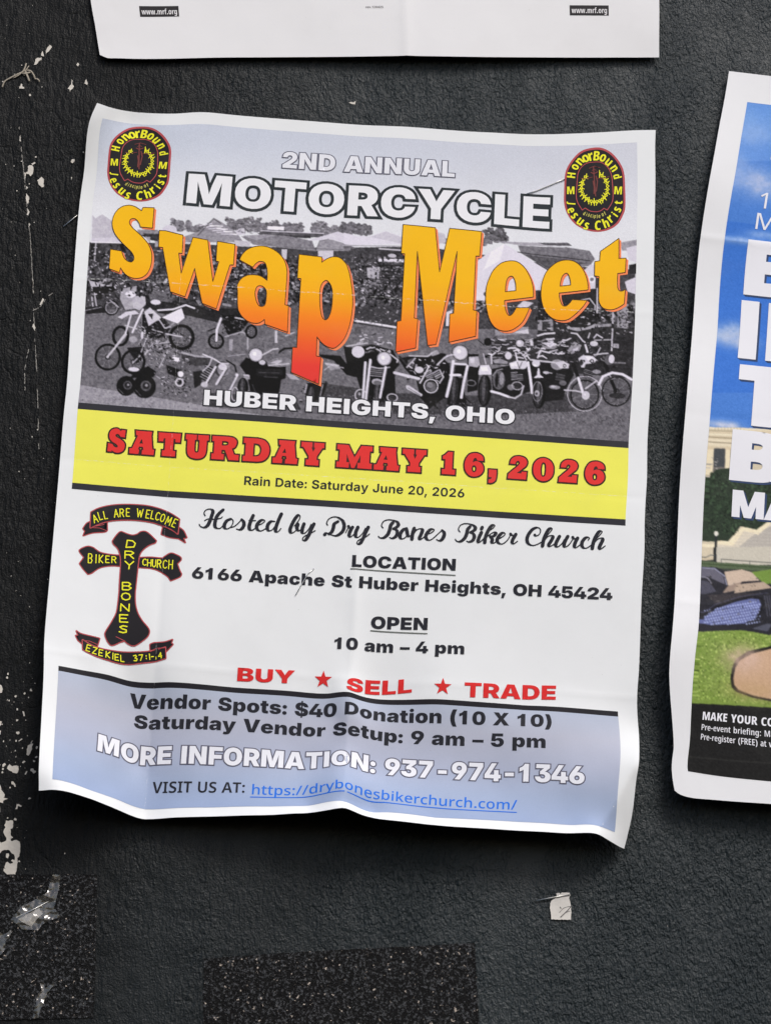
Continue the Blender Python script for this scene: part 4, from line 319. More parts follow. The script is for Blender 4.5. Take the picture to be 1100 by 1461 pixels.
107.0,2.1,0.37,1.74],["E",60,166.8,107.0,1.36,1.16],["E",130,164.5,107.8,1.36,1.16],["L",218,0.89,[[157.3,110.0],[160.4,110.6],[163.9,111.7]]],["L",190,0.52,[[163.9,111.7],[166.2,112.1],[168.4,110.3],[169.2,106.8]]],["L",218,0.94,
[[170.4,97.2],[171.5,103.2],[172.5,109.4]]],["E",18,175.1,109.8,2.52,5.8],["E",52,174.8,109.8,1.56,5.45],["E",88,174.7,109.2,0.55,4.64],["R",150,174.4,108.7,1.89,0.26,4.06],["E",170,174.3,109.5,0.94,1.28],["E",70,174.1,109.6,0.42,0.52],
["E",46,173.5,97.3,1.78,1.86],["E",204,173.4,97.3,1.47,1.45],["L",80,0.37,[[172.2,97.4],[174.8,96.9]]],["E",226,173.0,98.2,0.63,0.46],["P",208,[[174.1,99.3],[174.7,99.2],[175.1,101.9],[176.6,102.9],[172.6,103.4],[174.0,102.0]]],["L",
196,0.58,[[171.3,96.0],[176.0,96.3],[180.2,96.5]]],["L",205,0.58,[[173.9,95.0],[174.8,92.0],[178.2,92.7]]],["E",150,181.3,97.3,2.41,2.09],["P",200,[[180.2,96.5],[183.3,95.6],[185.7,96.8],[185.5,98.5],[182.4,98.7]]],["E",48,184.0,97.6,
0.63,0.7],["E",200,184.0,97.6,0.37,0.41],["P",28,[[181.1,100.6],[184.5,101.1],[184.1,104.2],[180.7,103.7]]],["L",120,0.26,[[181.2,101.0],[184.3,101.5]]],["L",90,0.26,[[181.1,101.6],[184.2,102.0]]],["L",120,0.26,[[181.0,102.2],[184.1,
102.6]]],["L",90,0.26,[[181.0,102.7],[184.1,103.2]]],["L",120,0.26,[[180.9,103.3],[184.0,103.7]]],["E",140,180.7,106.5,2.1,0.81],["E",188,180.2,106.3,1.05,0.41],["E",110,183.7,104.6,1.36,1.04],["L",180,0.37,[[176.8,100.5],[179.4,
100.9]]],["E",190,177.3,100.8,1.15,0.58],["E",92,191.8,108.3,5.66,6.26],["E",95,192.0,108.7,5.45,6.03],["L",140,0.13,[[192.0,108.7],[197.4,108.3]]],["L",140,0.13,[[192.0,108.7],[196.3,112.2]]],["L",140,0.13,[[192.0,108.7],[193.2,
114.4]]],["L",140,0.13,[[192.0,108.7],[189.5,113.9]]],["L",140,0.13,[[192.0,108.7],[187.0,111.0]]],["L",140,0.13,[[192.0,108.7],[186.8,107.0]]],["L",140,0.13,[[192.0,108.7],[189.1,103.7]]],["L",140,0.13,[[192.0,108.7],[192.7,102.8]]],
["L",140,0.13,[[192.0,108.7],[195.9,104.7]]],["R",214,192.0,108.7,4.93,0.21,5.46],["R",38,192.0,108.7,5.45,0.71,6.03],["E",60,192.0,108.7,1.2,1.33],["E",150,192.0,108.7,0.54,0.6],["R",205,192.0,108.3,6.5,0.24,7.08],["E",92,191.0,114.0,
4.72,1.51],["L",196,0.47,[[184.4,107.4],[188.6,107.4],[192.0,108.0]]],["L",30,1.31,[[187.1,96.4],[189.3,102.2]]],["L",216,0.94,[[189.3,102.2],[191.3,108.0]]],["L",196,0.52,[[192.2,106.3],[196.1,102.9]]],["E",196,192.4,109.0,1.47,1.74],
["E",70,192.4,109.0,0.73,0.87],["E",220,192.1,108.7,0.37,0.41],["P",205,[[188.9,94.3],[190.5,93.0],[194.1,93.0],[195.7,94.5],[194.8,95.9],[191.7,96.4],[191.3,97.8],[190.2,97.9]]],["P",226,[[191.5,93.5],[193.8,93.4],[195.2,94.5],[192.6,
95.2]]],["E",48,194.0,95.1,0.73,0.87],["E",190,194.0,95.1,0.42,0.46],["E",60,190.1,95.9,0.73,1.28],["P",28,[[191.6,98.0],[194.9,99.0],[194.2,102.0],[190.9,101.1]]],["L",130,0.33,[[191.6,98.6],[194.6,99.4]]],["L",100,0.33,[[191.4,99.2],
[194.5,100.1]]],["L",130,0.33,[[191.3,99.9],[194.3,100.8]]],["L",100,0.33,[[191.1,100.6],[194.2,101.5]]],["E",150,195.9,99.3,1.57,0.81],["E",95,203.5,106.7,5.45,6.03],["L",140,0.13,[[203.5,106.7],[208.8,106.4]]],["L",140,0.13,[[203.5,
106.7],[207.8,110.2]]],["L",140,0.13,[[203.5,106.7],[204.8,112.4]]],["L",140,0.13,[[203.5,106.7],[201.2,111.9]]],["L",140,0.13,[[203.5,106.7],[198.6,109.0]]],["L",140,0.13,[[203.5,106.7],[198.4,105.0]]],["L",140,0.13,[[203.5,106.7],
[200.7,101.8]]],["L",140,0.13,[[203.5,106.7],[204.2,101.0]]],["L",140,0.13,[[203.5,106.7],[207.4,102.8]]],["R",206,203.5,106.7,4.93,0.21,5.46],["R",44,203.5,106.7,5.45,0.71,6.03],["E",60,203.5,106.7,1.2,1.33],["E",150,203.5,106.7,0.54,
0.6],["E",52,203.9,108.4,2.93,1.16],["L",30,1.21,[[197.6,93.5],[200.0,99.0],[203.3,106.7]]],["L",216,0.94,[[197.0,104.3],[198.3,101.1],[201.6,99.4],[205.4,99.8],[208.8,101.7]]],["L",90,0.31,[[197.8,104.5],[199.7,101.9],[202.7,100.6]]],
["E",96,200.3,94.2,1.78,2.09],["E",208,201.1,93.9,1.05,1.74],["L",180,0.42,[[200.1,99.6],[201.7,101.8]]],["L",196,0.47,[[194.6,92.5],[198.2,91.8],[199.7,91.7]]],["E",196,194.4,88.0,1.47,1.04],["L",190,0.42,[[192.2,85.8],[192.7,83.8]]],
["L",200,0.47,[[194.3,85.7],[195.3,84.2],[197.4,85.5]]],["L",190,0.42,[[195.6,92.5],[196.8,89.6]]],["N",62.6,118.7,142.2,124.8,300,60,140,0.84,0.29,68,None],["N",94.9,115.5,210.0,120.8,900,66,150,0.84,0.23,69,1.3],["N",182.4,87.2,198.9,
96.3,110,15,180,1.26,0.34,66,None],["N",26.4,94.9,46.7,113.6,120,100,215,1.26,0.27,206,None],["N",26.4,94.9,46.7,113.6,60,8,40,1.26,0.42,246,None],["N",35.6,112.9,47.1,120.6,60,100,215,1.26,0.27,207,None],["N",35.6,112.9,47.1,120.6,30,
8,40,1.26,0.42,247,None],["R",30,19.4,98.0,3.25,1.15,4.35],["R",120,42.1,97.0,3.9,0.21,4.32],["R",22,42.1,97.0,4.82,1.26,5.34],["R",150,15.1,107.0,4.34,0.21,4.8],["R",28,15.1,107.0,5.03,0.94,5.57],["L",215,0.63,[[32.8,86.5],[38.5,85.7],
[43.0,83.6],[46.2,84.7]]],["L",215,0.68,[[27.2,86.4],[23.8,96.2]]],["L",205,0.63,[[22.9,89.0],[21.2,97.0],[17.8,102.4]]],["L",190,0.68,[[21.5,97.2],[14.9,107.0]]],["L",190,0.42,[[21.0,93.5],[25.3,94.7]]],["E",212,31.8,83.2,1.89,1.04],
["L",190,0.42,[[30.4,91.2],[33.5,90.4],[35.7,93.7],[37.8,93.0]]],["R",140,24.7,108.3,3.86,0.21,4.27],["R",26,24.7,108.3,4.61,1.02,5.1],["E",205,27.5,97.2,0.52,1.62],["L",190,0.52,[[36.3,96.0],[42.1,96.8]]],["E",210,25.1,111.3,1.99,
0.81],["E",225,42.4,112.0,1.05,1.16],["R",200,42.1,115.3,1.57,0.52,1.74],["R",160,54.8,97.7,2.41,0.21,2.66],["R",22,54.8,97.7,3.04,0.86,3.36],["R",110,67.6,92.8,1.67,0.21,2.2],["R",22,67.6,92.8,2.31,0.86,2.9],["L",215,0.79,[[56.2,88.2],
[54.9,92.9],[54.9,97.5]]],["L",190,0.52,[[65.0,88.0],[61.4,87.5]]],["L",205,0.47,[[50.2,103.4],[54.4,105.0],[56.8,106.5],[59.7,106.6]]],["E",200,57.7,108.0,1.55,1.32],["L",206,0.79,[[55.1,108.2],[51.9,114.9]]],["L",206,0.79,[[58.9,
108.5],[55.7,115.1]]],["E",190,51.3,115.6,1.31,1.05],["L",190,0.42,[[50.5,110.2],[52.7,107.7],[53.7,104.4]]],["L",210,0.26,[[74.5,106.1],[82.1,104.8]]],["L",190,0.52,[[72.2,102.0],[75.9,99.4],[77.7,99.0]]],["E",206,69.7,102.2,2.14,
2.27],["E",232,69.2,101.8,0.71,0.79],["E",196,72.2,105.1,1.19,0.92],["L",200,0.37,[[65.7,110.7],[67.6,110.9]]],["L",200,0.63,[[63.2,111.2],[60.8,117.2]]],["E",216,63.1,110.9,0.6,0.66],["R",176,62.7,118.6,1.43,0.48,2.9],["L",196,0.42,
[[95.6,103.7],[100.4,104.0]]],["L",190,0.47,[[103.0,95.9],[110.6,94.0]]],["E",206,107.3,97.9,2.38,2.37],["L",190,0.41,[[119.7,93.7],[119.1,93.3]]],["L",205,0.46,[[110.1,90.8],[109.3,90.8]]],["L",190,0.31,[[110.4,97.8],[110.3,97.9]]],
["L",190,0.28,[[115.5,97.3],[115.7,97.2]]],["L",205,0.29,[[114.5,91.6],[115.9,91.2]]],["L",190,0.49,[[114.1,96.2],[115.5,96.8]]],["L",190,0.26,[[109.4,91.6],[110.7,91.9]]],["L",190,0.5,[[119.1,96.7],[118.8,97.1]]],["L",205,0.33,[[119.5,
89.6],[119.9,88.9]]],["L",205,0.44,[[119.2,93.2],[118.0,93.3]]],["L",205,0.38,[[117.1,96.6],[115.5,96.1]]],["L",205,0.38,[[115.6,94.0],[114.4,94.2]]],["L",205,0.21,[[108.5,90.0],[108.7,90.1]]],["L",205,0.39,[[114.2,94.2],[114.4,93.9]]],
["L",190,0.38,[[107.3,94.2],[106.8,94.5]]],["L",190,0.31,[[114.6,92.7],[115.0,92.2]]],["L",190,0.42,[[114.0,93.4],[113.2,93.4]]],["L",190,0.35,[[116.1,94.0],[116.5,93.2]]],["L",205,0.34,[[112.2,95.9],[113.4,95.6]]],["L",190,0.49,
[[107.7,94.7],[107.8,94.0]]],["L",205,0.23,[[118.9,96.2],[118.1,97.0]]],["L",205,0.52,[[108.0,93.1],[109.2,92.4]]],["L",205,0.5,[[110.5,96.5],[111.9,95.7]]],["L",190,0.22,[[119.3,97.2],[118.4,97.0]]],["L",205,0.39,[[108.2,91.4],[107.6,
91.5]]],["L",190,0.28,[[119.8,93.7],[119.8,94.4]]],["L",190,0.31,[[107.7,93.9],[109.0,93.7]]],["L",190,0.37,[[114.8,94.4],[114.6,94.3]]],["L",212,0.84,[[110.2,102.0],[110.0,116.2]]],["L",212,0.84,[[112.0,100.8],[111.0,117.6]]],["L",212,
0.84,[[117.8,103.3],[116.3,115.7]]],["R",196,109.1,115.3,2.26,0.41,2.5],["R",186,120.8,115.4,2.08,0.41,1.7],["L",190,0.47,[[119.1,97.8],[122.1,100.0],[121.9,101.0]]],["E",206,117.1,99.9,2.2,2.33],["E",232,116.6,99.5,0.73,0.81],["L",200,
0.42,[[126.3,98.0],[133.1,97.7],[134.8,96.1]]],["L",205,0.52,[[136.8,100.9],[139.4,97.7],[142.0,96.2]]],["L",190,0.42,[[125.6,102.7],[128.6,98.8]]],["L",206,1.05,[[121.2,105.3],[124.9,106.0],[130.3,107.0]]],["R",206,134.9,109.6,2.72,
0.41,2.91],["L",190,0.34,[[132.1,104.7],[134.4,103.1]]],["L",190,0.34,[[132.8,105.9],[135.2,104.3]]],["L",190,0.4,[[135.4,104.4],[137.3,103.0]]],["L",190,0.4,[[136.2,105.8],[138.1,104.5]]],["L",206,0.52,[[130.8,108.7],[132.9,104.1],
[133.7,101.6]]],["L",190,0.47,[[138.0,108.2],[139.3,105.6],[137.8,102.8]]],["E",200,130.2,103.4,1.63,1.3],["L",215,0.23,[[134.8,98.9],[135.1,99.6]]],["L",215,0.35,[[126.7,106.9],[126.1,106.8]]],["L",215,0.28,[[132.3,99.2],[132.2,
99.1]]],["L",190,0.28,[[129.0,105.2],[128.3,104.2]]],["L",190,0.24,[[134.4,106.3],[135.5,105.9]]],["L",190,0.26,[[134.4,101.3],[133.7,101.8]]],["L",190,0.22,[[132.2,102.7],[133.1,101.8]]],["L",215,0.37,[[132.9,101.1],[134.0,102.1]]],
["L",215,0.22,[[136.7,107.1],[137.7,107.6]]],["L",215,0.33,[[130.0,99.2],[130.6,99.5]]],["L",190,0.26,[[139.1,104.3],[139.4,103.3]]],["L",215,0.34,[[136.9,102.0],[136.0,102.2]]],["L",215,0.3,[[127.6,103.0],[126.4,102.1]]],["L",190,0.25,
[[134.4,104.1],[134.7,103.3]]],["L",215,0.33,[[139.7,100.0],[139.0,100.0]]],["L",190,0.28,[[129.1,102.6],[129.3,101.4]]],["L",215,0.32,[[128.1,101.0],[127.8,100.5]]],["L",190,0.24,[[127.8,100.8],[127.4,100.9]]],["L",215,0.26,[[131.8,
105.9],[130.8,106.0]]],["L",200,0.42,[[137.7,99.8],[140.2,96.9],[143.4,96.1]]],["L",214,1.05,[[142.7,98.9],[142.2,105.8],[140.9,113.3]]],["L",214,0.94,[[148.1,100.4],[147.0,107.0],[146.3,113.4]]],["L",214,0.79,[[142.6,99.9],[147.4,
99.8]]],["L",220,0.89,[[141.9,104.6],[145.5,104.3]]],["E",206,145.1,95.2,2.36,2.5],["E",232,144.6,94.7,0.79,0.87],["R",120,149.7,107.2,1.81,0.32,1.3],["L",190,0.42,[[153.7,95.0],[154.8,98.9]]],["L",205,0.52,[[156.6,94.8],[157.0,98.7]]],
["L",200,0.24,[[181.2,88.2],[182.4,87.9],[183.7,87.8]]],["L",215,0.42,[[155.7,94.8],[157.0,95.2],[158.2,94.1]]],["L",215,0.23,[[159.1,94.5],[160.0,94.2],[160.9,94.3]]],["L",215,0.4,[[174.1,94.6],[175.6,94.0],[177.2,95.0]]],["L",200,
0.53,[[177.5,87.9],[178.3,88.0],[179.2,88.1]]],["L",200,0.31,[[182.9,87.0],[184.4,87.2],[185.9,86.2]]],["L",215,0.56,[[162.8,92.1],[164.1,91.7],[165.4,91.6]]],["L",215,0.23,[[159.4,88.6],[160.7,88.6],[162.0,88.2]]],["L",215,0.43,
[[181.8,92.8],[182.7,92.8],[183.6,92.6]]],["L",215,0.49,[[177.4,89.8],[178.5,90.3],[179.4,89.2]]],["L",200,0.24,[[169.2,88.7],[170.2,89.0],[171.2,87.9]]],["L",200,0.27,[[167.0,90.4],[168.2,90.6],[169.4,90.7]]],["L",200,0.45,[[164.4,
91.9],[165.6,91.7],[166.9,92.2]]],["L",215,0.58,[[169.7,91.5],[170.3,92.0],[170.8,91.4]]],["L",200,0.27,[[158.8,88.5],[160.2,88.9],[161.6,89.0]]],["L",200,0.31,[[160.6,90.5],[161.8,90.7],[162.9,90.2]]],["L",215,0.41,[[182.9,87.3],
[184.2,87.2],[185.5,86.4]]],["L",215,0.44,[[177.3,89.0],[178.8,88.5],[180.4,89.0]]],["L",215,0.55,[[165.0,92.9],[166.0,92.4],[167.0,92.6]]],["L",200,0.41,[[178.2,92.3],[179.6,91.8],[181.0,91.3]]],["L",215,0.52,[[175.1,91.2],[175.8,
91.0],[176.4,91.2]]],["L",200,0.23,[[177.9,92.6],[178.5,92.6],[179.1,92.5]]],["L",215,0.3,[[182.6,87.6],[183.1,88.1],[183.6,88.0]]],["L",215,0.31,[[168.8,94.1],[169.2,93.5],[169.7,93.6]]],["L",200,0.31,[[179.3,92.8],[180.1,93.0],[180.7,
92.0]]],["L",215,0.28,[[158.2,93.4],[159.0,93.7],[159.7,92.8]]],["L",200,0.33,[[182.3,89.3],[183.8,89.7],[185.1,89.6]]],["L",215,0.56,[[177.0,87.2],[178.3,87.1],[179.6,86.8]]],["L",200,0.46,[[166.4,95.4],[167.5,95.4],[168.6,95.6]]],
["L",200,0.49,[[169.2,95.0],[170.0,94.5],[170.8,95.6]]],["L",200,0.49,[[180.4,92.6],[181.6,93.0],[182.8,92.0]]],["L",200,0.29,[[165.5,93.8],[166.7,93.8],[167.9,93.1]]],["E",190,167.1,89.6,1.47,1.39],["E",216,166.8,89.3,0.73,0.81],["L",
205,0.63,[[173.5,86.0],[176.1,85.0],[179.7,84.5]]],["L",200,0.52,[[185.9,84.1],[188.0,84.3],[190.2,87.0],[191.0,87.6]]],["L",210,0.68,[[191.3,88.7],[192.2,91.5]]],["L",214,0.52,[[165.6,93.6],[166.4,96.7]]],["L",200,0.42,[[166.5,93.0],
[168.3,94.0],[169.8,96.2]]],["E",204,163.0,95.0,1.26,1.51],["R",170,166.8,107.0,2.1,0.37,1.74],["L",218,0.89,[[157.3,110.0],[160.4,110.6],[163.9,111.7]]],["L",190,0.52,[[163.9,111.7],[166.2,112.1],[168.4,110.3],[169.2,106.8]]],["L",218,
0.94,[[170.4,97.2],[171.5,103.2],[172.5,109.4]]],["R",150,174.4,108.7,1.89,0.26,4.06],["E",204,173.4,97.3,1.47,1.45],["E",226,173.0,98.2,0.63,0.46],["L",196,0.58,[[171.3,96.0],[176.0,96.3],[180.2,96.5]]],["L",205,0.58,[[173.9,95.0],
[174.8,92.0],[178.2,92.7]]],["E",200,184.0,97.6,0.37,0.41],["E",188,180.2,106.3,1.05,0.41],["E",190,177.3,100.8,1.15,0.58],["R",214,192.0,108.7,4.93,0.21,5.46],["R",38,192.0,108.7,5.45,0.71,6.03],["R",205,192.0,108.3,6.5,0.24,7.08],
["L",196,0.47,[[184.4,107.4],[188.6,107.4],[192.0,108.0]]],["L",216,0.94,[[189.3,102.2],[191.3,108.0]]],["L",196,0.52,[[192.2,106.3],[196.1,102.9]]],["E",196,192.4,109.0,1.47,1.74],["E",220,192.1,108.7,0.37,0.41],["E",190,194.0,95.1,
0.42,0.46],["R",206,203.5,106.7,4.93,0.21,5.46],["R",44,203.5,106.7,5.45,0.71,6.03],["L",216,0.94,[[197.0,104.3],[198.3,101.1],[201.6,99.4],[205.4,99.8],[208.8,101.7]]],["E",208,201.1,93.9,1.05,1.74],["L",196,0.47,[[194.6,92.5],[198.2,
91.8],[199.7,91.7]]],["E",196,194.4,88.0,1.47,1.04],["L",190,0.42,[[192.2,85.8],[192.7,83.8]]],["L",200,0.47,[[194.3,85.7],[195.3,84.2],[197.4,85.5]]],["L",190,0.42,[[195.6,92.5],[196.8,89.6]]],["N",2.6,61.4,51.7,81.5,260,90,225,1.26,
0.46,301,0.06],["N",2.6,61.4,51.7,81.5,130,10,50,1.68,0.63,341,1.5],["N",50.7,62.4,85.5,81.1,260,90,225,1.26,0.46,302,0.06],["N",50.7,62.4,85.5,81.1,130,10,50,1.68,0.63,342,1.5],["N",102.5,57.1,124.4,77.6,240,90,225,1.26,0.46,303,0.06],
["N",102.5,57.1,124.4,77.6,120,10,50,1.68,0.63,343,1.5],["N",124.3,74.4,155.9,77.3,70,90,225,1.26,0.46,304,0.06],["N",124.3,74.4,155.9,77.3,35,10,50,1.68,0.63,344,1.5],["N",171.4,71.9,208.1,84.0,140,90,225,1.26,0.46,305,0.06],["N",
171.4,71.9,208.1,84.0,70,10,50,1.68,0.63,345,1.5]]
RPHOTO=[["P",[72,124,204],[[-19.1,8.3],[27.2,4.8],[40.4,148.7],[-3.5,148.8]]],["P",[58,114,202],[[-0.7,62.0],[34.2,62.8],[39.1,127.0],[4.8,131.4]]],["P",[92,140,212],[[-5.8,12.4],[27.6,7.8],[30.6,34.1],[-1.6,38.7]]],["C",5.0,42.1,10.48,
9.25,[170,186,222],0.75],["C",12.6,24.7,10.48,7.07,[150,176,220],0.6],["C",17.9,45.3,9.96,7.07,[196,200,222],0.7],["C",7.8,18.0,15.72,5.44,[120,160,216],0.6],["C",12.9,69.6,8.91,1.9,[176,196,230],0.8],["C",21.9,66.3,7.86,2.18,[160,186,
230],0.7],["C",14.5,106.3,5.76,4.35,[176,190,218],0.9],["C",10.2,108.0,5.24,3.54,[166,184,216],0.9],["C",16.4,110.0,6.81,3.54,[186,194,216],0.8],["C",13.9,142.8,6.29,1.9,[206,208,222],0.9],["P",[214,200,172],[[7.2,144.4],[19.6,143.2],
[33.1,142.2],[33.6,150.2],[7.8,152.0]]],["L",[238,228,204],0.39,[[7.8,144.7],[33.1,142.5]]],["L",[150,138,116],0.24,[[7.9,145.7],[19.1,144.7]]],["L",[232,222,196],0.63,[[8.0,147.0],[19.8,146.2]]],["L",[140,126,104],0.31,[[8.1,148.1],
[17.5,147.6]]],["P",[226,214,188],[[7.8,148.7],[17.5,148.2],[17.5,150.8],[8.0,151.5]]],["L",[128,114,94],0.31,[[7.9,150.0],[17.6,149.5]]],["L",[170,158,134],0.16,[[8.4,144.5],[8.4,145.5]]],["L",[170,158,134],0.16,[[9.4,144.3],[9.5,
145.4]]],["L",[170,158,134],0.16,[[10.5,144.2],[10.5,145.3]]],["L",[170,158,134],0.16,[[11.5,144.1],[11.6,145.1]]],["L",[170,158,134],0.16,[[12.6,143.9],[12.7,145.0]]],["L",[170,158,134],0.16,[[13.6,143.8],[13.7,144.9]]],["L",[170,158,
134],0.16,[[14.7,143.7],[14.8,144.7]]],["L",[170,158,134],0.16,[[15.8,143.5],[15.8,144.6]]],["L",[170,158,134],0.16,[[16.9,143.4],[16.9,144.5]]],["L",[170,158,134],0.16,[[17.9,143.3],[18.0,144.3]]],["L",[170,158,134],0.16,[[19.0,143.1],
[19.1,144.2]]],["P",[112,108,104],[[7.9,152.3],[17.8,151.5],[18.5,162.7],[8.4,163.9]]],["P",[70,74,78],[[10.6,152.3],[14.3,152.0],[14.7,158.8],[11.0,159.3]]],["P",[232,218,188],[[8.9,151.9],[10.6,151.8],[10.9,162.6],[9.2,162.8]]],["P",
[234,220,190],[[14.6,151.5],[16.2,151.5],[16.7,160.2],[14.9,160.5]]],["P",[216,200,170],[[8.3,151.8],[10.8,151.7],[10.7,152.7],[8.7,152.7]]],["P",[216,200,170],[[14.2,151.2],[16.6,151.2],[16.4,152.2],[14.5,152.2]]],["P",[196,184,160],
[[8.2,162.6],[11.9,162.2],[12.7,176.5],[8.6,177.0]]],["N",7.4,155.5,12.4,177.7,60,140,225,0.84,0.42,81,None],["P",[120,140,160],[[8.5,176.4],[11.0,177.4],[10.9,183.9],[8.6,184.2]]],["P",[44,56,44],[[9.5,176.9],[9.7,163.8],[11.8,160.2],
[17.1,158.9],[23.3,162.8],[30.6,157.9],[34.3,162.1],[34.9,173.9],[26.7,181.4],[21.2,180.8],[17.2,186.8],[8.7,187.8]]],["T",8.0,161.4,35.2,184.2,260,[26,36,28],0.68,90],["T",8.0,161.4,35.2,184.2,260,[34,46,35],0.68,91],["T",8.0,161.4,
35.2,184.2,260,[42,56,42],0.68,92],["T",8.0,161.4,35.2,184.2,260,[50,66,49],0.68,93],["T",8.0,161.4,35.2,184.2,260,[58,76,56],0.68,94],["P",[214,204,186],[[13.3,194.7],[13.7,186.9],[17.2,186.8],[21.8,181.0],[26.7,181.8],[31.4,177.6],
[36.2,175.0],[37.0,192.0]]],["P",[178,172,164],[[15.7,193.8],[26.7,182.7],[35.1,177.4],[37.0,192.6],[15.1,195.1]]],["P",[236,222,192],[[13.7,186.9],[17.5,186.7],[21.8,180.8],[23.0,180.9],[26.7,181.4],[31.4,177.2],[31.4,178.9],[27.4,
183.3],[22.5,182.2],[19.1,188.2],[13.7,188.3]]],["P",[236,222,192],[[9.0,188.8],[13.1,188.2],[13.2,189.8],[9.4,190.3]]],["P",[198,184,158],[[9.7,190.2],[12.9,189.9],[12.7,194.1],[9.7,194.8]]],["L",[196,190,180],0.13,[[17.4,192.9],[35.8,
192.1]]],["L",[196,190,180],0.13,[[17.8,191.7],[35.7,190.8]]],["L",[196,190,180],0.13,[[18.1,190.5],[35.6,189.5]]],["L",[196,190,180],0.13,[[18.4,189.3],[35.6,188.2]]],["L",[196,190,180],0.13,[[18.7,188.1],[35.5,186.9]]],["L",[196,190,
180],0.13,[[19.0,186.9],[35.5,185.6]]],["L",[196,190,180],0.13,[[19.3,185.7],[35.4,184.3]]],["L",[196,190,180],0.13,[[19.7,184.5],[35.3,183.0]]],["L",[196,190,180],0.13,[[20.0,183.3],[35.3,181.7]]],["P",[38,42,44],[[12.6,185.0],[13.4,
184.9],[13.6,195.3],[12.7,195.4]]],["E",[226,222,212],13.1,184.3,0.71,0.94],["P",[36,42,44],[[8.3,190.0],[9.4,189.9],[9.5,195.0],[8.3,195.0]]],["P",[206,194,170],[[9.6,189.9],[12.4,189.5],[12.3,193.2],[9.6,193.8]]],["P",[32,36,38],
[[12.3,189.6],[13.2,189.4],[13.4,194.6],[12.5,194.6]]],["L",[60,66,70],0.24,[[9.6,193.8],[11.6,192.5],[13.5,192.7]]],["P",[196,190,176],[[13.3,189.4],[32.4,187.2],[32.7,194.0],[15.6,196.0],[13.5,194.8]]],["P",[84,98,72],[[8.0,195.1],
[32.7,194.4],[32.8,196.5],[8.1,197.3]]],["L",[60,64,62],0.24,[[15.1,193.7],[32.6,193.3]]],["L",[60,64,62],0.18,[[15.1,193.7],[15.2,195.5]]],["L",[60,64,62],0.18,[[24.9,193.5],[24.9,195.7]]],["L",[54,70,44],0.37,[[8.0,196.1],[32.7,
195.2]]],["P",[112,140,62],[[25.7,197.4],[32.7,195.7],[33.2,204.4],[30.0,201.9]]],["P",[122,146,66],[[8.1,218.5],[34.0,215.8],[36.7,246.8],[8.3,247.5]]],["T",5.1,220.3,47.2,245.6,1500,[150,172,88],0.47,101],["T",5.1,220.3,47.2,245.6,
1200,[96,122,48],0.47,102],["T",5.1,220.3,47.2,245.6,500,[176,190,112],0.34,103],["P",[34,34,42],[[8.1,197.2],[13.6,196.9],[16.6,198.0],[22.3,196.7],[25.7,197.7],[30.0,201.2],[35.5,201.2],[36.7,218.3],[33.4,220.1],[27.0,219.4],[22.9,
219.3],[14.7,220.3],[8.2,221.4]]],["P",[96,94,108],[[8.2,197.8],[13.0,197.5],[16.0,199.9],[16.8,203.0],[13.8,201.9],[10.5,200.5],[8.4,201.8]]],["P",[70,70,84],[[8.4,201.8],[11.2,202.6],[13.9,205.8],[8.6,207.8]]],["L",[136,134,148],0.42,
[[8.8,200.7],[10.8,201.2],[12.2,203.2]]],["L",[142,144,166],0.42,[[8.2,197.6],[13.0,197.4],[16.4,199.8],[17.3,203.0]]],["P",[196,176,158],[[16.3,198.3],[22.3,196.8],[25.7,197.5],[28.6,200.3],[22.5,201.3],[17.8,203.3]]],["P",[150,132,
120],[[17.8,203.3],[22.5,201.3],[20.6,204.8],[15.9,206.3]]],["P",[178,158,140],[[20.5,202.6],[30.0,200.6],[33.1,202.6],[27.4,204.0],[20.0,205.9]]],["P",[54,50,54],[[10.7,207.6],[20.6,205.8],[28.8,204.9],[14.1,210.8]]],["P",[96,104,152],
[[10.4,215.5],[14.2,212.2],[20.8,209.0],[26.2,207.2],[28.6,207.2],[29.6,209.1],[28.0,214.3],[24.1,216.7],[13.2,218.3],[9.2,218.1]]],["E",[160,170,214],10.3,213.4,0.3,0.34],["E",[160,170,214],10.7,214.4,0.3,0.34],["E",[160,170,214],10.4,
215.5,0.3,0.34],["E",[160,170,214],10.8,216.5,0.3,0.34],["E",[160,170,214],10.5,217.6,0.3,0.34],["E",[160,170,214],11.1,213.1,0.3,0.34],["E",[160,170,214],11.6,214.1,0.3,0.34],["E",[160,170,214],11.2,215.2,0.3,0.34],["E",[160,170,214],
11.7,216.3,0.3,0.34],["E",[160,170,214],11.3,217.4,0.3,0.34],["E",[160,170,214],12.0,212.9,0.3,0.34],["E",[160,170,214],12.4,213.9,0.3,0.34],["E",[160,170,214],12.1,215.0,0.3,0.34],["E",[160,170,214],12.5,216.0,0.3,0.34],["E",[160,170,
214],12.2,217.1,0.3,0.34],["E",[160,170,214],12.7,218.1,0.3,0.34],["E",[160,170,214],12.8,212.6,0.3,0.34],["E",[160,170,214],13.3,213.7,0.3,0.34],["E",[160,170,214],12.9,214.8,0.3,0.34],["E",[160,170,214],13.4,215.8,0.3,0.34],["E",[160,
170,214],13.0,216.9,0.3,0.34],["E",[160,170,214],13.5,217.9,0.3,0.34],["E",[160,170,214],13.7,212.4,0.3,0.34],["E",[160,170,214],14.1,213.4,0.3,0.34],["E",[160,170,214],13.8,214.5,0.3,0.34],["E",[160,170,214],14.2,215.5,0.3,0.34],["E",
[160,170,214],13.9,216.6,0.3,0.34],["E",[160,170,214],14.4,217.6,0.3,0.34],["E",[160,170,214],14.5,212.1,0.3,0.34],["E",[160,170,214],15.0,213.2,0.3,0.34],["E",[160,170,214],14.6,214.2,0.3,0.34],["E",[160,170,214],15.1,215.3,0.3,0.34],
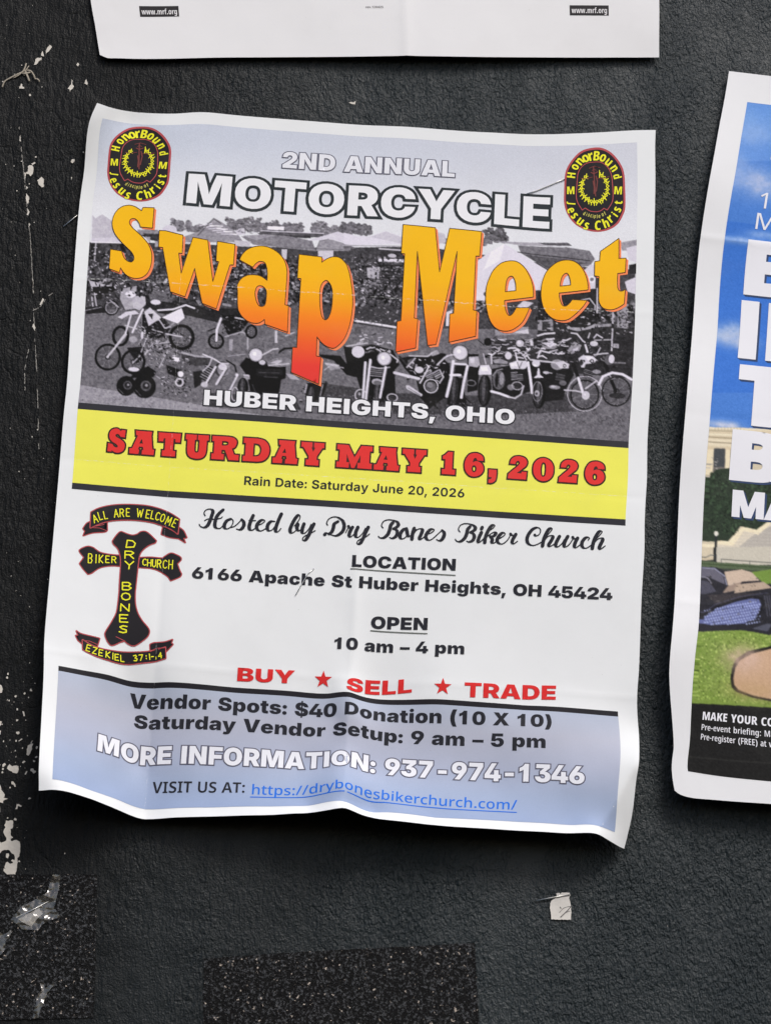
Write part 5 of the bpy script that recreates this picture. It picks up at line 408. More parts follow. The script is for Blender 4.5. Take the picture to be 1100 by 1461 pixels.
["E",[160,170,214],14.8,216.4,0.3,0.34],["E",[160,170,214],15.2,217.4,0.3,0.34],["E",[160,170,214],15.4,211.9,0.3,0.34],["E",[160,170,214],15.8,212.9,0.3,0.34],["E",[160,170,214],15.5,214.0,0.3,0.34],["E",[160,170,214],16.0,215.0,0.3,
0.34],["E",[160,170,214],15.6,216.1,0.3,0.34],["E",[160,170,214],16.1,217.1,0.3,0.34],["E",[160,170,214],16.2,211.6,0.3,0.34],["E",[160,170,214],16.7,212.7,0.3,0.34],["E",[160,170,214],16.4,213.8,0.3,0.34],["E",[160,170,214],16.8,214.8,
0.3,0.34],["E",[160,170,214],16.5,215.9,0.3,0.34],["E",[160,170,214],17.0,216.9,0.3,0.34],["E",[160,170,214],17.1,211.4,0.3,0.34],["E",[160,170,214],17.6,212.4,0.3,0.34],["E",[160,170,214],17.2,213.5,0.3,0.34],["E",[160,170,214],17.7,
214.5,0.3,0.34],["E",[160,170,214],17.4,215.6,0.3,0.34],["E",[160,170,214],17.8,216.7,0.3,0.34],["E",[160,170,214],18.0,211.1,0.3,0.34],["E",[160,170,214],18.4,212.2,0.3,0.34],["E",[160,170,214],18.1,213.3,0.3,0.34],["E",[160,170,214],
18.6,214.3,0.3,0.34],["E",[160,170,214],18.2,215.4,0.3,0.34],["E",[160,170,214],18.7,216.4,0.3,0.34],["E",[160,170,214],18.4,217.5,0.3,0.34],["E",[160,170,214],18.9,210.9,0.3,0.34],["E",[160,170,214],19.3,211.9,0.3,0.34],["E",[160,170,
214],19.0,213.0,0.3,0.34],["E",[160,170,214],19.4,214.0,0.3,0.34],["E",[160,170,214],19.1,215.1,0.3,0.34],["E",[160,170,214],19.6,216.2,0.3,0.34],["E",[160,170,214],19.3,217.2,0.3,0.34],["E",[160,170,214],19.7,210.6,0.3,0.34],["E",[160,
170,214],20.2,211.7,0.3,0.34],["E",[160,170,214],19.8,212.8,0.3,0.34],["E",[160,170,214],20.3,213.8,0.3,0.34],["E",[160,170,214],20.0,214.9,0.3,0.34],["E",[160,170,214],20.5,215.9,0.3,0.34],["E",[160,170,214],20.1,217.0,0.3,0.34],["E",
[160,170,214],20.6,210.4,0.3,0.34],["E",[160,170,214],21.1,211.4,0.3,0.34],["E",[160,170,214],20.7,212.5,0.3,0.34],["E",[160,170,214],21.2,213.5,0.3,0.34],["E",[160,170,214],20.9,214.6,0.3,0.34],["E",[160,170,214],21.3,215.7,0.3,0.34],
["E",[160,170,214],21.0,216.8,0.3,0.34],["E",[160,170,214],21.5,210.1,0.3,0.34],["E",[160,170,214],21.9,211.2,0.3,0.34],["E",[160,170,214],21.6,212.3,0.3,0.34],["E",[160,170,214],22.1,213.3,0.3,0.34],["E",[160,170,214],21.7,214.4,0.3,
0.34],["E",[160,170,214],22.2,215.4,0.3,0.34],["E",[160,170,214],21.9,216.5,0.3,0.34],["E",[160,170,214],22.4,209.9,0.3,0.34],["E",[160,170,214],22.8,210.9,0.3,0.34],["E",[160,170,214],22.5,212.0,0.3,0.34],["E",[160,170,214],22.9,213.0,
0.3,0.34],["E",[160,170,214],22.6,214.1,0.3,0.34],["E",[160,170,214],23.1,215.2,0.3,0.34],["E",[160,170,214],22.8,216.2,0.3,0.34],["E",[160,170,214],23.2,209.6,0.3,0.34],["E",[160,170,214],23.7,210.6,0.3,0.34],["E",[160,170,214],23.4,
211.8,0.3,0.34],["E",[160,170,214],23.8,212.8,0.3,0.34],["E",[160,170,214],23.5,213.9,0.3,0.34],["E",[160,170,214],24.0,214.9,0.3,0.34],["E",[160,170,214],23.6,216.0,0.3,0.34],["E",[160,170,214],24.1,209.4,0.3,0.34],["E",[160,170,214],
24.6,210.4,0.3,0.34],["E",[160,170,214],24.2,211.5,0.3,0.34],["E",[160,170,214],24.7,212.5,0.3,0.34],["E",[160,170,214],24.4,213.6,0.3,0.34],["E",[160,170,214],24.9,214.6,0.3,0.34],["E",[160,170,214],24.5,215.8,0.3,0.34],["E",[160,170,
214],25.0,216.8,0.3,0.34],["E",[160,170,214],25.0,209.1,0.3,0.34],["E",[160,170,214],25.5,210.1,0.3,0.34],["E",[160,170,214],25.1,211.2,0.3,0.34],["E",[160,170,214],25.6,212.3,0.3,0.34],["E",[160,170,214],25.2,213.4,0.3,0.34],["E",[160,
170,214],25.7,214.4,0.3,0.34],["E",[160,170,214],25.4,215.5,0.3,0.34],["E",[160,170,214],25.9,216.5,0.3,0.34],["E",[160,170,214],25.9,208.9,0.3,0.34],["E",[160,170,214],26.3,209.9,0.3,0.34],["E",[160,170,214],26.0,211.0,0.3,0.34],["E",
[160,170,214],26.5,212.0,0.3,0.34],["E",[160,170,214],26.1,213.1,0.3,0.34],["E",[160,170,214],26.6,214.1,0.3,0.34],["E",[160,170,214],26.3,215.2,0.3,0.34],["E",[160,170,214],26.8,216.3,0.3,0.34],["E",[160,170,214],26.7,208.6,0.3,0.34],
["E",[160,170,214],27.2,209.6,0.3,0.34],["E",[160,170,214],26.9,210.7,0.3,0.34],["E",[160,170,214],27.4,211.8,0.3,0.34],["E",[160,170,214],27.0,212.9,0.3,0.34],["E",[160,170,214],27.5,213.9,0.3,0.34],["E",[160,170,214],27.2,215.0,0.3,
0.34],["E",[160,170,214],27.7,216.0,0.3,0.34],["E",[160,170,214],27.6,208.3,0.3,0.34],["E",[160,170,214],28.1,209.4,0.3,0.34],["E",[160,170,214],27.8,210.5,0.3,0.34],["E",[160,170,214],28.2,211.5,0.3,0.34],["E",[160,170,214],27.9,212.6,
0.3,0.34],["E",[160,170,214],28.4,213.6,0.3,0.34],["E",[160,170,214],28.1,214.7,0.3,0.34],["E",[160,170,214],28.6,215.8,0.3,0.34],["E",[160,170,214],29.0,209.1,0.3,0.34],["E",[160,170,214],28.6,210.2,0.3,0.34],["E",[160,170,214],29.1,
211.2,0.3,0.34],["E",[160,170,214],28.8,212.3,0.3,0.34],["E",[160,170,214],29.3,213.4,0.3,0.34],["E",[160,170,214],28.9,214.5,0.3,0.34],["E",[160,170,214],29.4,215.5,0.3,0.34],["L",[20,20,26],0.63,[[8.1,216.4],[14.2,211.5],[20.8,208.3],
[26.1,206.5],[29.6,206.8],[30.4,209.0],[28.4,214.9]]],["L",[70,70,92],0.26,[[8.3,215.3],[14.1,210.4],[22.1,206.9],[31.6,204.6]]],["L",[86,86,100],0.31,[[30.6,205.8],[32.1,213.1]]],["L",[86,86,100],0.31,[[31.4,205.7],[33.1,213.0]]],["L",
[86,86,100],0.31,[[32.2,205.6],[34.0,212.9]]],["L",[86,86,100],0.31,[[33.1,205.5],[35.0,212.8]]],["L",[86,86,100],0.31,[[33.9,205.4],[36.0,212.7]]],["P",[76,78,92],[[26.9,218.3],[32.3,215.9],[34.0,216.1],[32.5,218.8]]],["N",8.4,199.2,
34.2,218.5,120,20,120,1.05,0.25,82,None],["P",[16,18,16],[[21.3,237.0],[21.6,232.7],[22.6,229.8],[26.4,226.6],[34.6,223.9],[43.9,222.4],[45.3,244.7],[36.5,244.2],[29.6,243.4],[24.1,241.9],[22.2,240.4]]],["P",[196,162,132],[[22.4,236.9],
[22.7,233.0],[24.0,230.3],[27.8,227.5],[34.8,224.9],[44.0,223.5],[45.3,243.4],[36.4,243.3],[29.5,242.5],[24.7,241.0],[23.0,239.3]]],["C",25.2,229.8,8.91,5.98,[206,176,160],0.8],["C",30.2,240.8,10.48,4.35,[188,156,118],0.7],["P",[26,26,
26],[[8.5,247.3],[45.4,245.9],[44.0,270.9],[8.3,272.2]]],["L",[70,70,66],0.13,[[9.9,266.7],[36.2,265.5]]]]
RTX=[["small_lettering","notol","17",18.56,55.43,6.54,0],["small_lettering","notol","MA",18.3,64.19,6.64,0],["small_lettering","black","I",19.89,34.97,7.06,0],["slogan_lettering","noto9","B",16.93,90.61,21.34,-1.05],["slogan_lettering",
"noto9","IN",16.5,115.93,22.1,0],["slogan_lettering","noto9","TH",17.47,141.79,22.58,0],["slogan_lettering","noto9","B",16.73,163.4,18.71,-1.22],["slogan_lettering","noto8","MA",18.28,177.23,9.37,0],["notice_lettering","cond7",
"MAKE YOUR CO",12.86,253.37,2.92,24.14],["briefing_lettering","cond5","Pre-event briefing: Ma",12.77,257.09,2.13,24.31],["briefing_lettering","cond5","Pre-register (FREE) at w",12.75,260.6,2.13,24.29]]
RBOX=[8.32,12.11,272.08]
TTX=[[[17.64,260.57,32.07,255.95],[181.41,261.1,196.39,256.7]],[102.82,258.29,109.58,258.36,7.99,262.19,207.72,262.23]]
FONT={"black":[728,{" ":[269],"$":[670,[309,-94,309,822,378,822,378,-94],[343,-9,253,-2,177,19,114,55,68,105,39,171,29,253,217,253,223,223,234,198,252,178,276,164,341,152,395,160,429,182,440,214,429,244,394,266,365,276,329,285,256,300,
168,328,102,371,71,409,53,454,46,506,56,571,84,627,129,674,188,709,259,730,341,738,424,730,495,708,552,673,594,625,621,567,630,499,442,499,433,532,414,556,384,571,342,576,292,569,262,549,252,519,262,489,295,467,352,450,411,438,468,423,
516,405,555,383,587,357,611,328,628,295,641,218,632,150,606,94,562,49,503,17,430,-3]],"(":[391,[49,295,53,379,65,466,108,634,138,708,172,770,352,770,297,616,261,454,249,295,259,165,293,28,319,-50,352,-138,172,-138,119,-37,80,71,57,
182]],")":[391,[38,-138,72,-50,98,28,131,165,142,295,129,454,93,616,38,770,219,770,253,708,283,634,326,466,337,379,341,295,334,182,310,71,272,-37,219,-138]],",":[269,[9,-198,49,121,234,121,138,-198]],"-":[645,[493,361,493,213,152,213,
152,361]],"0":[645,[322,-10,230,1,155,34,97,89,56,163,31,254,23,363,31,472,56,565,97,639,155,693,230,727,322,738,415,727,490,693,548,638,589,564,614,472,622,363,614,254,589,162,548,89,490,34,415,1],[322,149,356,155,382,172,402,200,415,
242,423,296,426,363,423,431,415,486,402,527,382,556,356,574,322,579,289,574,263,556,243,527,229,486,221,431,219,363,221,296,229,242,243,200,263,172,289,155]],"1":[640,[215,0,215,490,140,437,60,408,60,562,150,600,218,655,262,727,420,727,
420,0]],"2":[645,[49,0,49,142,321,365,366,406,398,447,410,496,398,543,365,574,317,585,268,573,236,539,224,485,37,485,45,558,71,620,113,670,169,707,238,730,317,738,398,731,467,710,524,676,566,631,592,576,601,512,597,468,583,425,559,382,
522,336,471,285,403,227,324,161,324,157,608,157,608,0]],"3":[645,[319,-10,234,-2,161,21,102,58,59,107,32,164,23,228,219,228,233,186,269,158,319,147,369,158,401,190,412,238,399,282,363,313,308,325,210,325,210,443,357,566,357,569,60,569,
60,728,587,728,587,583,342,380,342,425,421,428,488,413,543,382,584,339,610,285,618,223,609,156,580,99,533,53,473,18,401,-3]],"4":[645,[9,119,9,273,276,728,466,728,204,277,204,272,636,272,636,119],[363,0,363,165,369,234,369,454,548,454,
548,0]],"5":[645,[318,-10,239,-3,170,19,112,55,68,102,40,159,29,225,221,225,234,180,269,150,319,139,371,152,407,189,420,244,407,300,371,337,319,350,287,347,259,335,237,317,222,293,46,320,73,728,565,728,565,569,238,569,226,419,229,419,
253,446,287,469,330,483,379,488,426,483,469,470,509,449,543,421,571,386,593,345,606,300,610,250,601,178,574,115,531,63,472,23,401,-2]],"6":[645,[327,-10,251,-3,182,19,122,55,75,104,45,166,35,241,40,301,58,359,120,473,291,728,489,728,
274,410,211,410,244,440,300,466,377,477,442,470,499,450,545,417,580,371,603,315,610,248,601,175,573,112,530,60,473,22,404,-2],[324,140,376,153,412,190,425,243,412,296,376,333,324,346,272,333,236,296,223,243,236,190,272,153]],"7":[645,
[102,0,387,565,387,568,52,568,52,728,592,728,592,569,305,0]],"9":[645,[318,737,394,730,463,708,523,673,570,624,600,562,610,487,604,426,587,369,560,312,525,255,353,0,155,0,370,317,434,317,401,287,344,261,268,251,203,258,146,278,99,311,
64,356,42,412,35,479,44,552,71,616,115,667,172,705,240,729],[321,588,269,574,232,538,219,484,232,431,269,394,321,381,372,394,408,431,421,484,408,538,372,574]],":":[269,[134,-11,95,-4,62,17,41,50,33,88,41,127,62,160,95,181,134,188,174,
181,206,160,228,127,235,88,228,50,206,17,174,-4],[134,317,95,324,62,346,41,378,33,417,41,456,62,488,95,509,134,516,174,509,206,488,228,456,235,417,228,378,206,346,174,324]],"A":[788,[17,0,255,728,526,728,771,0,546,0,462,282,411,471,365,
665,412,665,368,471,320,282,238,0],[194,135,194,285,594,285,594,135]],"B":[664,[45,0,45,728,361,728,437,722,500,705,550,678,586,641,607,597,614,546,610,507,597,472,576,441,548,416,514,398,474,386,474,380,519,373,559,356,593,330,619,296,
636,254,642,206,634,150,611,100,574,58,524,27,461,7,388,0],[242,156,338,156,379,161,409,175,428,198,434,230,423,272,390,299,341,308,242,308],[242,435,327,435,371,443,401,466,411,504,406,533,388,555,362,568,329,573,242,573]],"C":[744,
[382,-10,288,1,203,33,132,86,77,159,43,252,31,363,43,475,78,568,133,642,204,695,289,727,382,738,448,733,508,719,562,696,609,664,649,625,680,577,702,522,714,460,513,460,500,503,474,536,436,558,388,565,342,559,304,541,274,512,252,472,239,
422,234,363,239,303,252,253,274,213,304,185,342,168,387,163,435,170,473,191,500,224,514,267,715,267,706,217,687,168,659,121,622,78,575,42,520,14,455,-4]],"D":[720,[326,0,127,0,127,168,318,168,369,172,412,186,445,210,470,247,484,297,489,
363,484,430,469,480,444,517,410,541,366,555,312,560,124,560,124,728,323,728,428,717,518,684,590,630,644,558,678,469,689,363,678,258,645,169,591,97,519,44,430,11],[244,728,244,0,45,0,45,728]],"E":[617,[45,0,45,728,578,728,578,566,244,
566,244,446,551,446,551,288,244,288,244,162,577,162,577,0]],"F":[589,[45,0,45,728,565,728,565,566,244,566,244,409,536,409,536,252,244,252,244,0]],"G":[751,[388,-10,288,1,201,35,129,90,76,164,42,256,31,363,43,474,79,567,135,641,207,694,
292,727,386,738,449,733,507,719,560,697,607,667,646,630,677,587,698,538,709,485,508,485,494,519,469,544,434,560,391,565,345,559,306,541,275,513,253,473,239,424,234,365,239,305,252,256,274,216,305,186,343,169,391,163,431,166,465,176,491,
191,510,213,521,238,525,269,560,265,393,265,393,406,717,406,717,305,706,213,675,136,625,73,558,27,479,-1]],"H":[745,[45,0,45,728,244,728,244,452,501,452,501,728,700,728,700,0,501,0,501,290,244,290,244,0]],"I":[300,[47,0,47,727,252,727,
252,0]],"L":[568,[45,0,45,728,244,728,244,162,542,162,542,0]],"M":[949,[45,0,45,728,355,728,420,500,429,466,440,424,461,323,481,221,495,138,455,138,469,221,489,323,510,424,520,466,529,500,594,728,904,728,904,0,705,0,705,281,705,310,706,
347,709,437,711,535,713,626,726,626,706,531,683,434,660,347,642,281,557,0,393,0,307,281,288,347,265,434,241,531,220,626,237,626,238,535,240,437,243,347,244,310,244,281,244,0]],"N":[763,[45,0,45,728,258,728,432,442,472,373,509,294,547,
198,528,185,522,276,517,378,515,423,514,461,514,728,717,728,717,0,504,0,342,266,296,345,255,428,210,528,234,531,242,429,247,336,248,266,248,0]],"O":[769,[384,-10,290,1,205,33,133,86,78,159,43,252,31,363,43,475,78,568,133,642,205,695,
290,727,384,738,479,727,564,695,635,642,691,568,726,475,738,363,726,252,691,159,635,86,564,33,479,1],[384,163,430,168,467,186,496,215,517,254,530,304,534,363,530,423,517,473,496,513,467,542,430,559,384,565,340,559,303,542,273,513,252,
473,239,423,234,363,239,304,252,254,273,215,303,186,340,168]],"P":[654,[45,0,45,728,358,728,435,720,501,696,556,657,597,606,622,543,631,471,622,398,596,336,555,285,499,248,431,224,352,217,164,217,164,373,318,373,376,385,414,419,427,471,
414,523,376,556,318,567,244,567,244,0]],"R":[667,[45,0,45,728,358,728,435,720,501,698,556,661,597,612,622,551,631,479,622,407,596,347,554,300,498,265,429,244,350,237,166,237,166,392,318,392,376,401,414,430,423,452,427,479,423,507,414,
529,376,558,318,568,244,568,244,0],[441,0,267,333,477,333,655,0]],"S":[670,[343,-9,253,-2,177,19,114,55,68,105,39,171,29,253,217,253,223,223,234,198,252,178,276,164,341,152,395,160,429,182,440,214,429,244,394,266,365,276,329,285,256,
300,168,328,102,371,71,409,53,454,46,506,56,571,84,627,129,674,188,709,259,730,341,738,424,730,495,708,552,673,594,625,621,567,630,499,442,499,433,532,414,556,384,571,342,576,292,569,262,549,252,519,262,489,295,467,352,450,411,438,468,
423,516,405,555,383,587,357,611,328,628,295,641,218,632,150,606,94,562,49,503,17,430,-3]],"T":[680,[26,566,26,728,654,728,654,566,439,566,439,0,241,0,241,566]],"U":[718,[359,-9,270,-1,194,24,131,64,84,118,55,184,45,261,45,728,242,728,
242,278,246,246,258,217,299,176,327,165,359,161,391,165,419,176,460,217,472,246,476,278,476,728,673,728,673,261,663,184,633,117,586,64,523,24,447,-1]],"V":[785,[262,0,17,728,241,728,326,445,376,259,422,69,375,69,418,259,466,445,547,728,
767,728,531,0]],"X":[776,[17,0,331,445,331,294,47,728,276,728,334,633,368,570,394,513,420,462,360,462,387,513,414,570,448,633,507,728,730,728,455,306,455,447,759,0,523,0,444,125,415,174,395,212,374,248,401,248,381,212,360,174,330,125,
247,0]],"Y":[765,[288,0,288,252,17,728,250,728,354,511,380,452,403,385,374,385,395,452,419,511,517,728,748,728,485,252,485,0]],"a":[594,[202,-9,153,-5,109,8,74,30,47,60,30,100,24,149,28,190,40,225,58,253,82,276,146,307,224,321,265,324,
298,329,338,343,350,368,350,370,342,393,321,407,289,412,256,407,231,391,219,364,41,377,54,424,78,464,114,499,162,525,222,542,293,547,349,544,398,534,442,518,478,496,507,470,528,439,541,405,546,368,546,0,360,0,360,76,357,76,317,27,266,
0],[265,115,307,124,339,150,352,191,352,235,336,229,317,224,297,220,274,216,237,205,216,186,209,160,216,135,236,120]],"b":[641,[396,-8,329,4,278,38,246,88,242,88,242,0,48,0,48,728,244,728,244,450,247,450,279,500,329,534,398,547,452,540,
503,517,547,479,582,426,605,356,612,269,605,185,583,116,550,62,506,23,454,0],[327,143,352,147,373,158,401,202,411,269,401,337,373,381,352,392,327,396,302,392,280,381,250,337,239,269,250,202,280,159,302,147]],"c":[599,[309,-10,228,-1,
159,25,103,67,62,123,37,190,29,268,37,347,62,414,103,470,159,512,228,538,309,547,363,543,412,532,455,514,493,489,523,459,547,423,563,381,571,336,389,315,380,351,364,378,341,394,312,400,288,396,268,385,251,367,238,341,231,309,228,269,
231,230,238,197,251,171,268,152,288,141,312,137,341,143,364,160,380,188,389,225,571,204,563,158,547,116,524,79,493,48,456,23,413,5,364,-6]],"d":[641,[245,-8,188,0,136,23,91,62,57,116,36,185,29,269,36,356,59,426,94,479,138,517,189,540,
243,547,312,534,362,500,394,450,397,450,397,728,593,728,593,0,399,0,399,88,395,88,363,38,312,4],[314,143,339,147,361,159,391,202,402,269,391,337,361,381,339,392,314,396,289,392,269,381,240,337,230,269,240,202,252,177,269,158,289,147]],
"e":[601,[308,-10,228,-2,159,23,104,64,62,120,37,188,29,268,37,347,63,414,104,470,158,512,226,538,303,547,362,542,415,528,461,504,500,472,532,432,555,385,570,331,575,270,575,224,88,224,88,332,484,332,392,310,382,364,353,397,306,409,259,
397,230,364,220,310,220,230,223,198,232,173,264,138,313,127,350,133,378,149,395,174,568,154,550,108,520,67,480,35,431,10,374,-5]],"g":[642,[310,-215,238,-210,177,-195,127,-171,89,-139,62,-101,48,-56,223,-37,237,-61,267,-77,309,-82,350,
-77,378,-61,395,-34,401,4,401,94,390,94,359,47,310,17,245,7,188,14,136,36,92,71,58,122,36,189,29,271,36,357,59,426,94,479,138,517,189,540,244,547,313,534,364,499,397,449,400,449,400,539,594,539,594,24,586,-48,559,-108,517,-154,461,-188,
391,-208],[314,149,340,153,361,163,391,206,402,272,391,339,361,382,340,393,314,397,289,393,269,382,240,339,230,272,240,205,269,163,289,152]],"h":[642,[244,299,244,0,48,0,48,728,240,728,240,399,227,399,252,457,289,505,340,536,408,547,
462,541,507,521,544,490,572,449,589,399,594,343,594,0,398,0,398,301,393,337,378,364,354,381,322,387,280,376,254,347]],"i":[292,[48,0,48,539,244,539,244,0],[146,590,107,597,76,616,54,646,47,681,54,716,76,745,107,765,146,771,184,765,215,
745,237,716,244,681,237,646,215,616,184,597]],"m":[939,[48,0,48,539,229,539,239,397,227,397,243,445,265,484,292,512,324,532,396,547,448,538,491,510,524,460,548,385,528,385,545,438,570,479,601,510,636,531,675,543,715,547,764,541,807,524,
842,497,868,460,885,415,891,363,891,0,694,0,694,313,690,345,676,369,655,384,628,390,593,380,571,354,563,313,563,0,376,0,376,313,371,345,358,369,337,384,309,390,275,380,252,354,244,313,244,0]],"n":[642,[244,299,244,0,48,0,48,539,234,539,
237,399,227,399,252,457,289,505,340,536,408,547,462,541,507,521,544,490,572,449,589,399,594,343,594,0,398,0,398,301,393,337,378,364,354,381,322,387,280,376,254,347]],"o":[621,[311,-10,229,-1,160,25,104,66,62,122,37,190,29,268,37,347,62,
415,104,470,160,512,229,538,311,547,393,538,462,512,518,470,559,415,584,347,593,268,584,190,559,122,518,66,462,25,393,-1],[311,138,334,141,354,153,371,172,383,198,393,269,390,308,383,340,371,366,354,384,334,396,311,399,287,396,267,384,
250,366,238,340,231,308,228,269,238,198,250,172,267,153,287,141]],"p":[641,[48,-204,48,539,242,539,242,450,247,450,279,500,329,534,398,547,452,540,503,517,547,479,582,426,605,356,612,269,605,185,583,116,550,62,506,23,454,0,396,-8,329,4,
279,38,247,87,244,87,244,-204],[327,143,352,147,373,158,401,202,411,269,401,337,373,381,352,392,327,396,302,392,280,381,250,337,239,269,250,202,280,159,302,147]],"r":[430,[48,0,48,539,238,539,238,437,243,437,262,486,289,519,325,538,367,
544,392,543,417,538,417,374,382,380,345,381,293,368,257,332,244,276,244,0]],"s":[581,[292,-11,221,-5,160,11,108,37,67,72,39,114,24,165,208,185,219,158,237,138,263,126,298,122,343,130,355,141,359,156,355,169,344,180,325,188,297,194,201,
211,129,232,77,266,46,312,36,370,44,422,66,466,103,501,153,526,214,542,287,547,355,542,415,527,464,503,502,471,528,431,541,384,367,364,358,387,341,403,291,416,248,407,235,396,231,382,242,359,258,350,282,344,393,325,466,305,517,274,548,
233,558,179,549,125,524,79,483,41,429,13,365,-5]],"t":[404,[376,539,376,395,10,395,10,539],[83,671,279,671,279,178,288,151,318,143,345,144,369,148,387,6,328,-4,270,-6,188,4,130,34,95,85,83,157]],"u":[642,[235,-8,181,-1,135,18,98,49,71,
90,54,140,48,197,48,539,244,539,244,238,249,202,264,175,288,158,321,153,362,163,389,193,398,240,398,539,594,539,594,0,408,0,405,140,416,140,390,82,353,35,302,3]],"y":[626,[53,-193,86,-51,123,-56,173,-59,203,-43,209,-14,205,0,4,539,210,
539,279,297,304,186,327,65,287,65,313,186,343,297,419,539,621,539,398,-53,354,-134,322,-165,284,-188,236,-202,177,-207,111,-203]],"\u2013":[500,[500,361,500,213,0,213,0,361]]}],"semi":[728,{" ":[269],",":[269,[31,-191,74,109,214,109,
126,-191]],"0":[647,[323,-10,240,1,172,34,118,88,79,162,56,254,48,363,56,473,80,565,118,639,172,693,240,726,323,737,406,726,475,693,529,638,567,565,591,473,598,363,591,254,567,162,529,88,475,34,407,1],[323,108,365,115,399,137,425,172,
444,222,455,286,459,363,455,442,444,506,425,556,399,591,365,613,323,620,282,613,248,591,222,556,203,506,192,442,188,363,192,286,203,222,222,172,248,137,282,115]],"2":[647,[72,0,72,102,328,346,386,407,421,460,433,516,430,547,418,573,377,
610,317,623,285,620,256,609,233,592,216,569,206,540,202,507,67,507,75,572,99,629,137,675,188,709,249,730,319,737,389,730,451,710,501,677,539,634,562,583,570,524,555,444,533,403,499,356,451,303,386,239,269,122,269,117,580,117,580,0]],
"6":[647,[325,-10,257,-2,195,20,142,55,101,104,75,164,66,235,72,292,89,349,118,410,161,479,329,728,472,728,242,390,206,390,238,424,289,451,356,461,419,454,473,434,518,401,552,356,573,301,581,236,572,167,547,108,508,58,457,21,395,-2],
[324,103,358,107,388,119,413,139,432,166,444,197,448,233,444,269,432,300,413,327,388,346,358,359,324,363,291,359,261,347,236,327,217,301,205,269,201,234,205,198,217,166,236,140,261,119,291,107]],":":[269,[135,-9,103,-3,77,15,59,41,53,
73,59,104,77,131,103,148,135,154,167,148,194,131,212,104,217,73,212,41,194,15,167,-3],[135,358,103,364,77,381,59,408,53,439,59,471,77,497,103,515,135,521,167,515,194,497,212,471,217,439,212,408,194,381,167,364]],"D":[722,[321,0,134,0,
134,122,314,122,381,129,436,148,478,181,509,228,528,289,534,364,528,439,509,500,478,546,436,579,382,599,316,605,130,605,130,728,324,728,426,717,512,684,581,631,632,559,664,470,674,364,664,259,632,169,581,97,511,44,424,11],[210,728,210,
0,69,0,69,728]],"J":[582,[275,-10,207,-3,148,16,100,49,64,94,42,150,35,217,35,259,177,259,177,215,183,168,203,133,235,112,275,105,316,112,347,133,367,168,373,216,373,728,514,728,514,218,507,150,485,94,450,49,402,16,344,-3]],"R":[655,
[69,0,69,728,348,728,425,720,489,698,539,663,576,616,599,559,606,492,599,426,576,370,539,324,487,290,423,270,345,263,152,263,152,378,324,378,367,381,401,391,428,407,446,430,457,458,461,492,457,527,446,556,428,579,401,596,366,607,323,
610,210,610,210,0],[475,0,299,331,452,331,633,0]],"S":[653,[331,-11,251,-4,181,16,124,49,82,94,54,152,43,221,182,221,189,187,204,159,227,137,257,122,330,109,402,121,429,136,450,156,463,180,467,207,464,231,452,251,408,281,340,303,259,
323,177,352,115,394,76,449,63,520,72,581,98,634,140,678,195,710,260,731,334,737,408,730,472,710,525,677,565,634,591,582,600,523,463,523,451,563,424,593,383,612,332,618,296,615,265,606,222,575,207,529,212,503,225,482,269,452,327,434,394,
417,476,390,545,348,572,320,593,287,605,250,610,206,601,145,577,92,536,48,481,16,413,-4]],"a":[578,[217,-11,168,-6,124,8,87,31,59,63,41,103,35,153,39,195,52,229,72,257,98,278,164,306,241,320,284,325,318,329,344,334,361,342,372,353,375,
369,375,371,365,413,335,439,285,449,234,440,198,416,178,383,50,406,70,450,98,487,135,515,179,536,230,549,285,553,368,543,441,511,471,486,494,454,509,414,514,366,514,0,382,0,382,76,377,76,342,31,289,1],[255,88,289,92,318,103,361,142,376,
195,376,257,356,248,325,241,291,235,263,231,214,218,180,194,168,156,179,119,210,96]],"d":[628,[265,-9,204,-1,151,23,105,64,70,119,49,188,41,272,49,357,71,427,107,482,152,521,205,545,264,553,307,549,342,537,392,498,420,455,425,455,425,
728,563,728,563,0,427,0,427,87,420,87,391,44,341,6,307,-6],[305,103,342,108,372,124,396,150,413,184,424,225,428,272,424,320,414,361,396,395,372,420,342,435,305,441,269,435,238,419,214,393,197,359,187,319,183,272,187,226,197,185,214,151,
238,125,269,108]],"e":[594,[309,-11,232,-2,166,24,113,65,73,121,49,190,41,270,49,349,73,418,112,474,164,517,227,544,301,553,352,549,399,536,442,515,480,485,511,447,535,399,550,343,555,276,555,236,101,236,101,326,487,326,422,301,418,342,
408,378,391,407,368,429,338,442,302,447,266,442,235,428,211,407,193,379,182,345,178,308,178,245,183,200,195,163,215,133,242,112,274,99,311,95,359,103,397,125,420,162,546,138,528,96,501,60,465,30,420,8,368,-6]],"i":[267,[64,0,64,546,203,
546,203,0],[134,619,104,625,79,641,62,665,56,692,62,721,79,744,104,760,134,765,164,760,189,744,206,721,212,692,206,665,189,641,164,625]],"n":[618,[203,318,203,0,64,0,64,546,195,546,198,410,188,410,216,471,254,516,304,544,367,553,420,
547,465,528,503,499,531,458,548,407,554,347,554,0,415,0,415,324,408,371,388,406,356,429,313,436,256,422,234,405,217,382,207,352]],"r":[403,[64,0,64,546,199,546,199,452,205,452,225,496,255,527,294,547,337,553,362,552,384,549,384,424,357,
429,323,431,290,427,261,416,237,398,218,375,207,347,203,315,203,0]],"t":[361,[328,546,328,439,10,439,10,546],[86,676,224,676,224,157,227,134,237,117,252,107,276,104,299,106,322,110,343,5,297,-5,252,-8,181,2,129,32,97,80,86,145]],
"u":[619,[252,-7,199,-1,153,18,116,47,88,88,70,139,64,199,64,546,203,546,203,222,210,175,230,140,263,117,305,110,362,124,384,141,401,164,412,194,415,228,415,546,554,546,554,0,423,0,421,136,430,136,402,74,363,30,313,2]],"y":[597,[60,
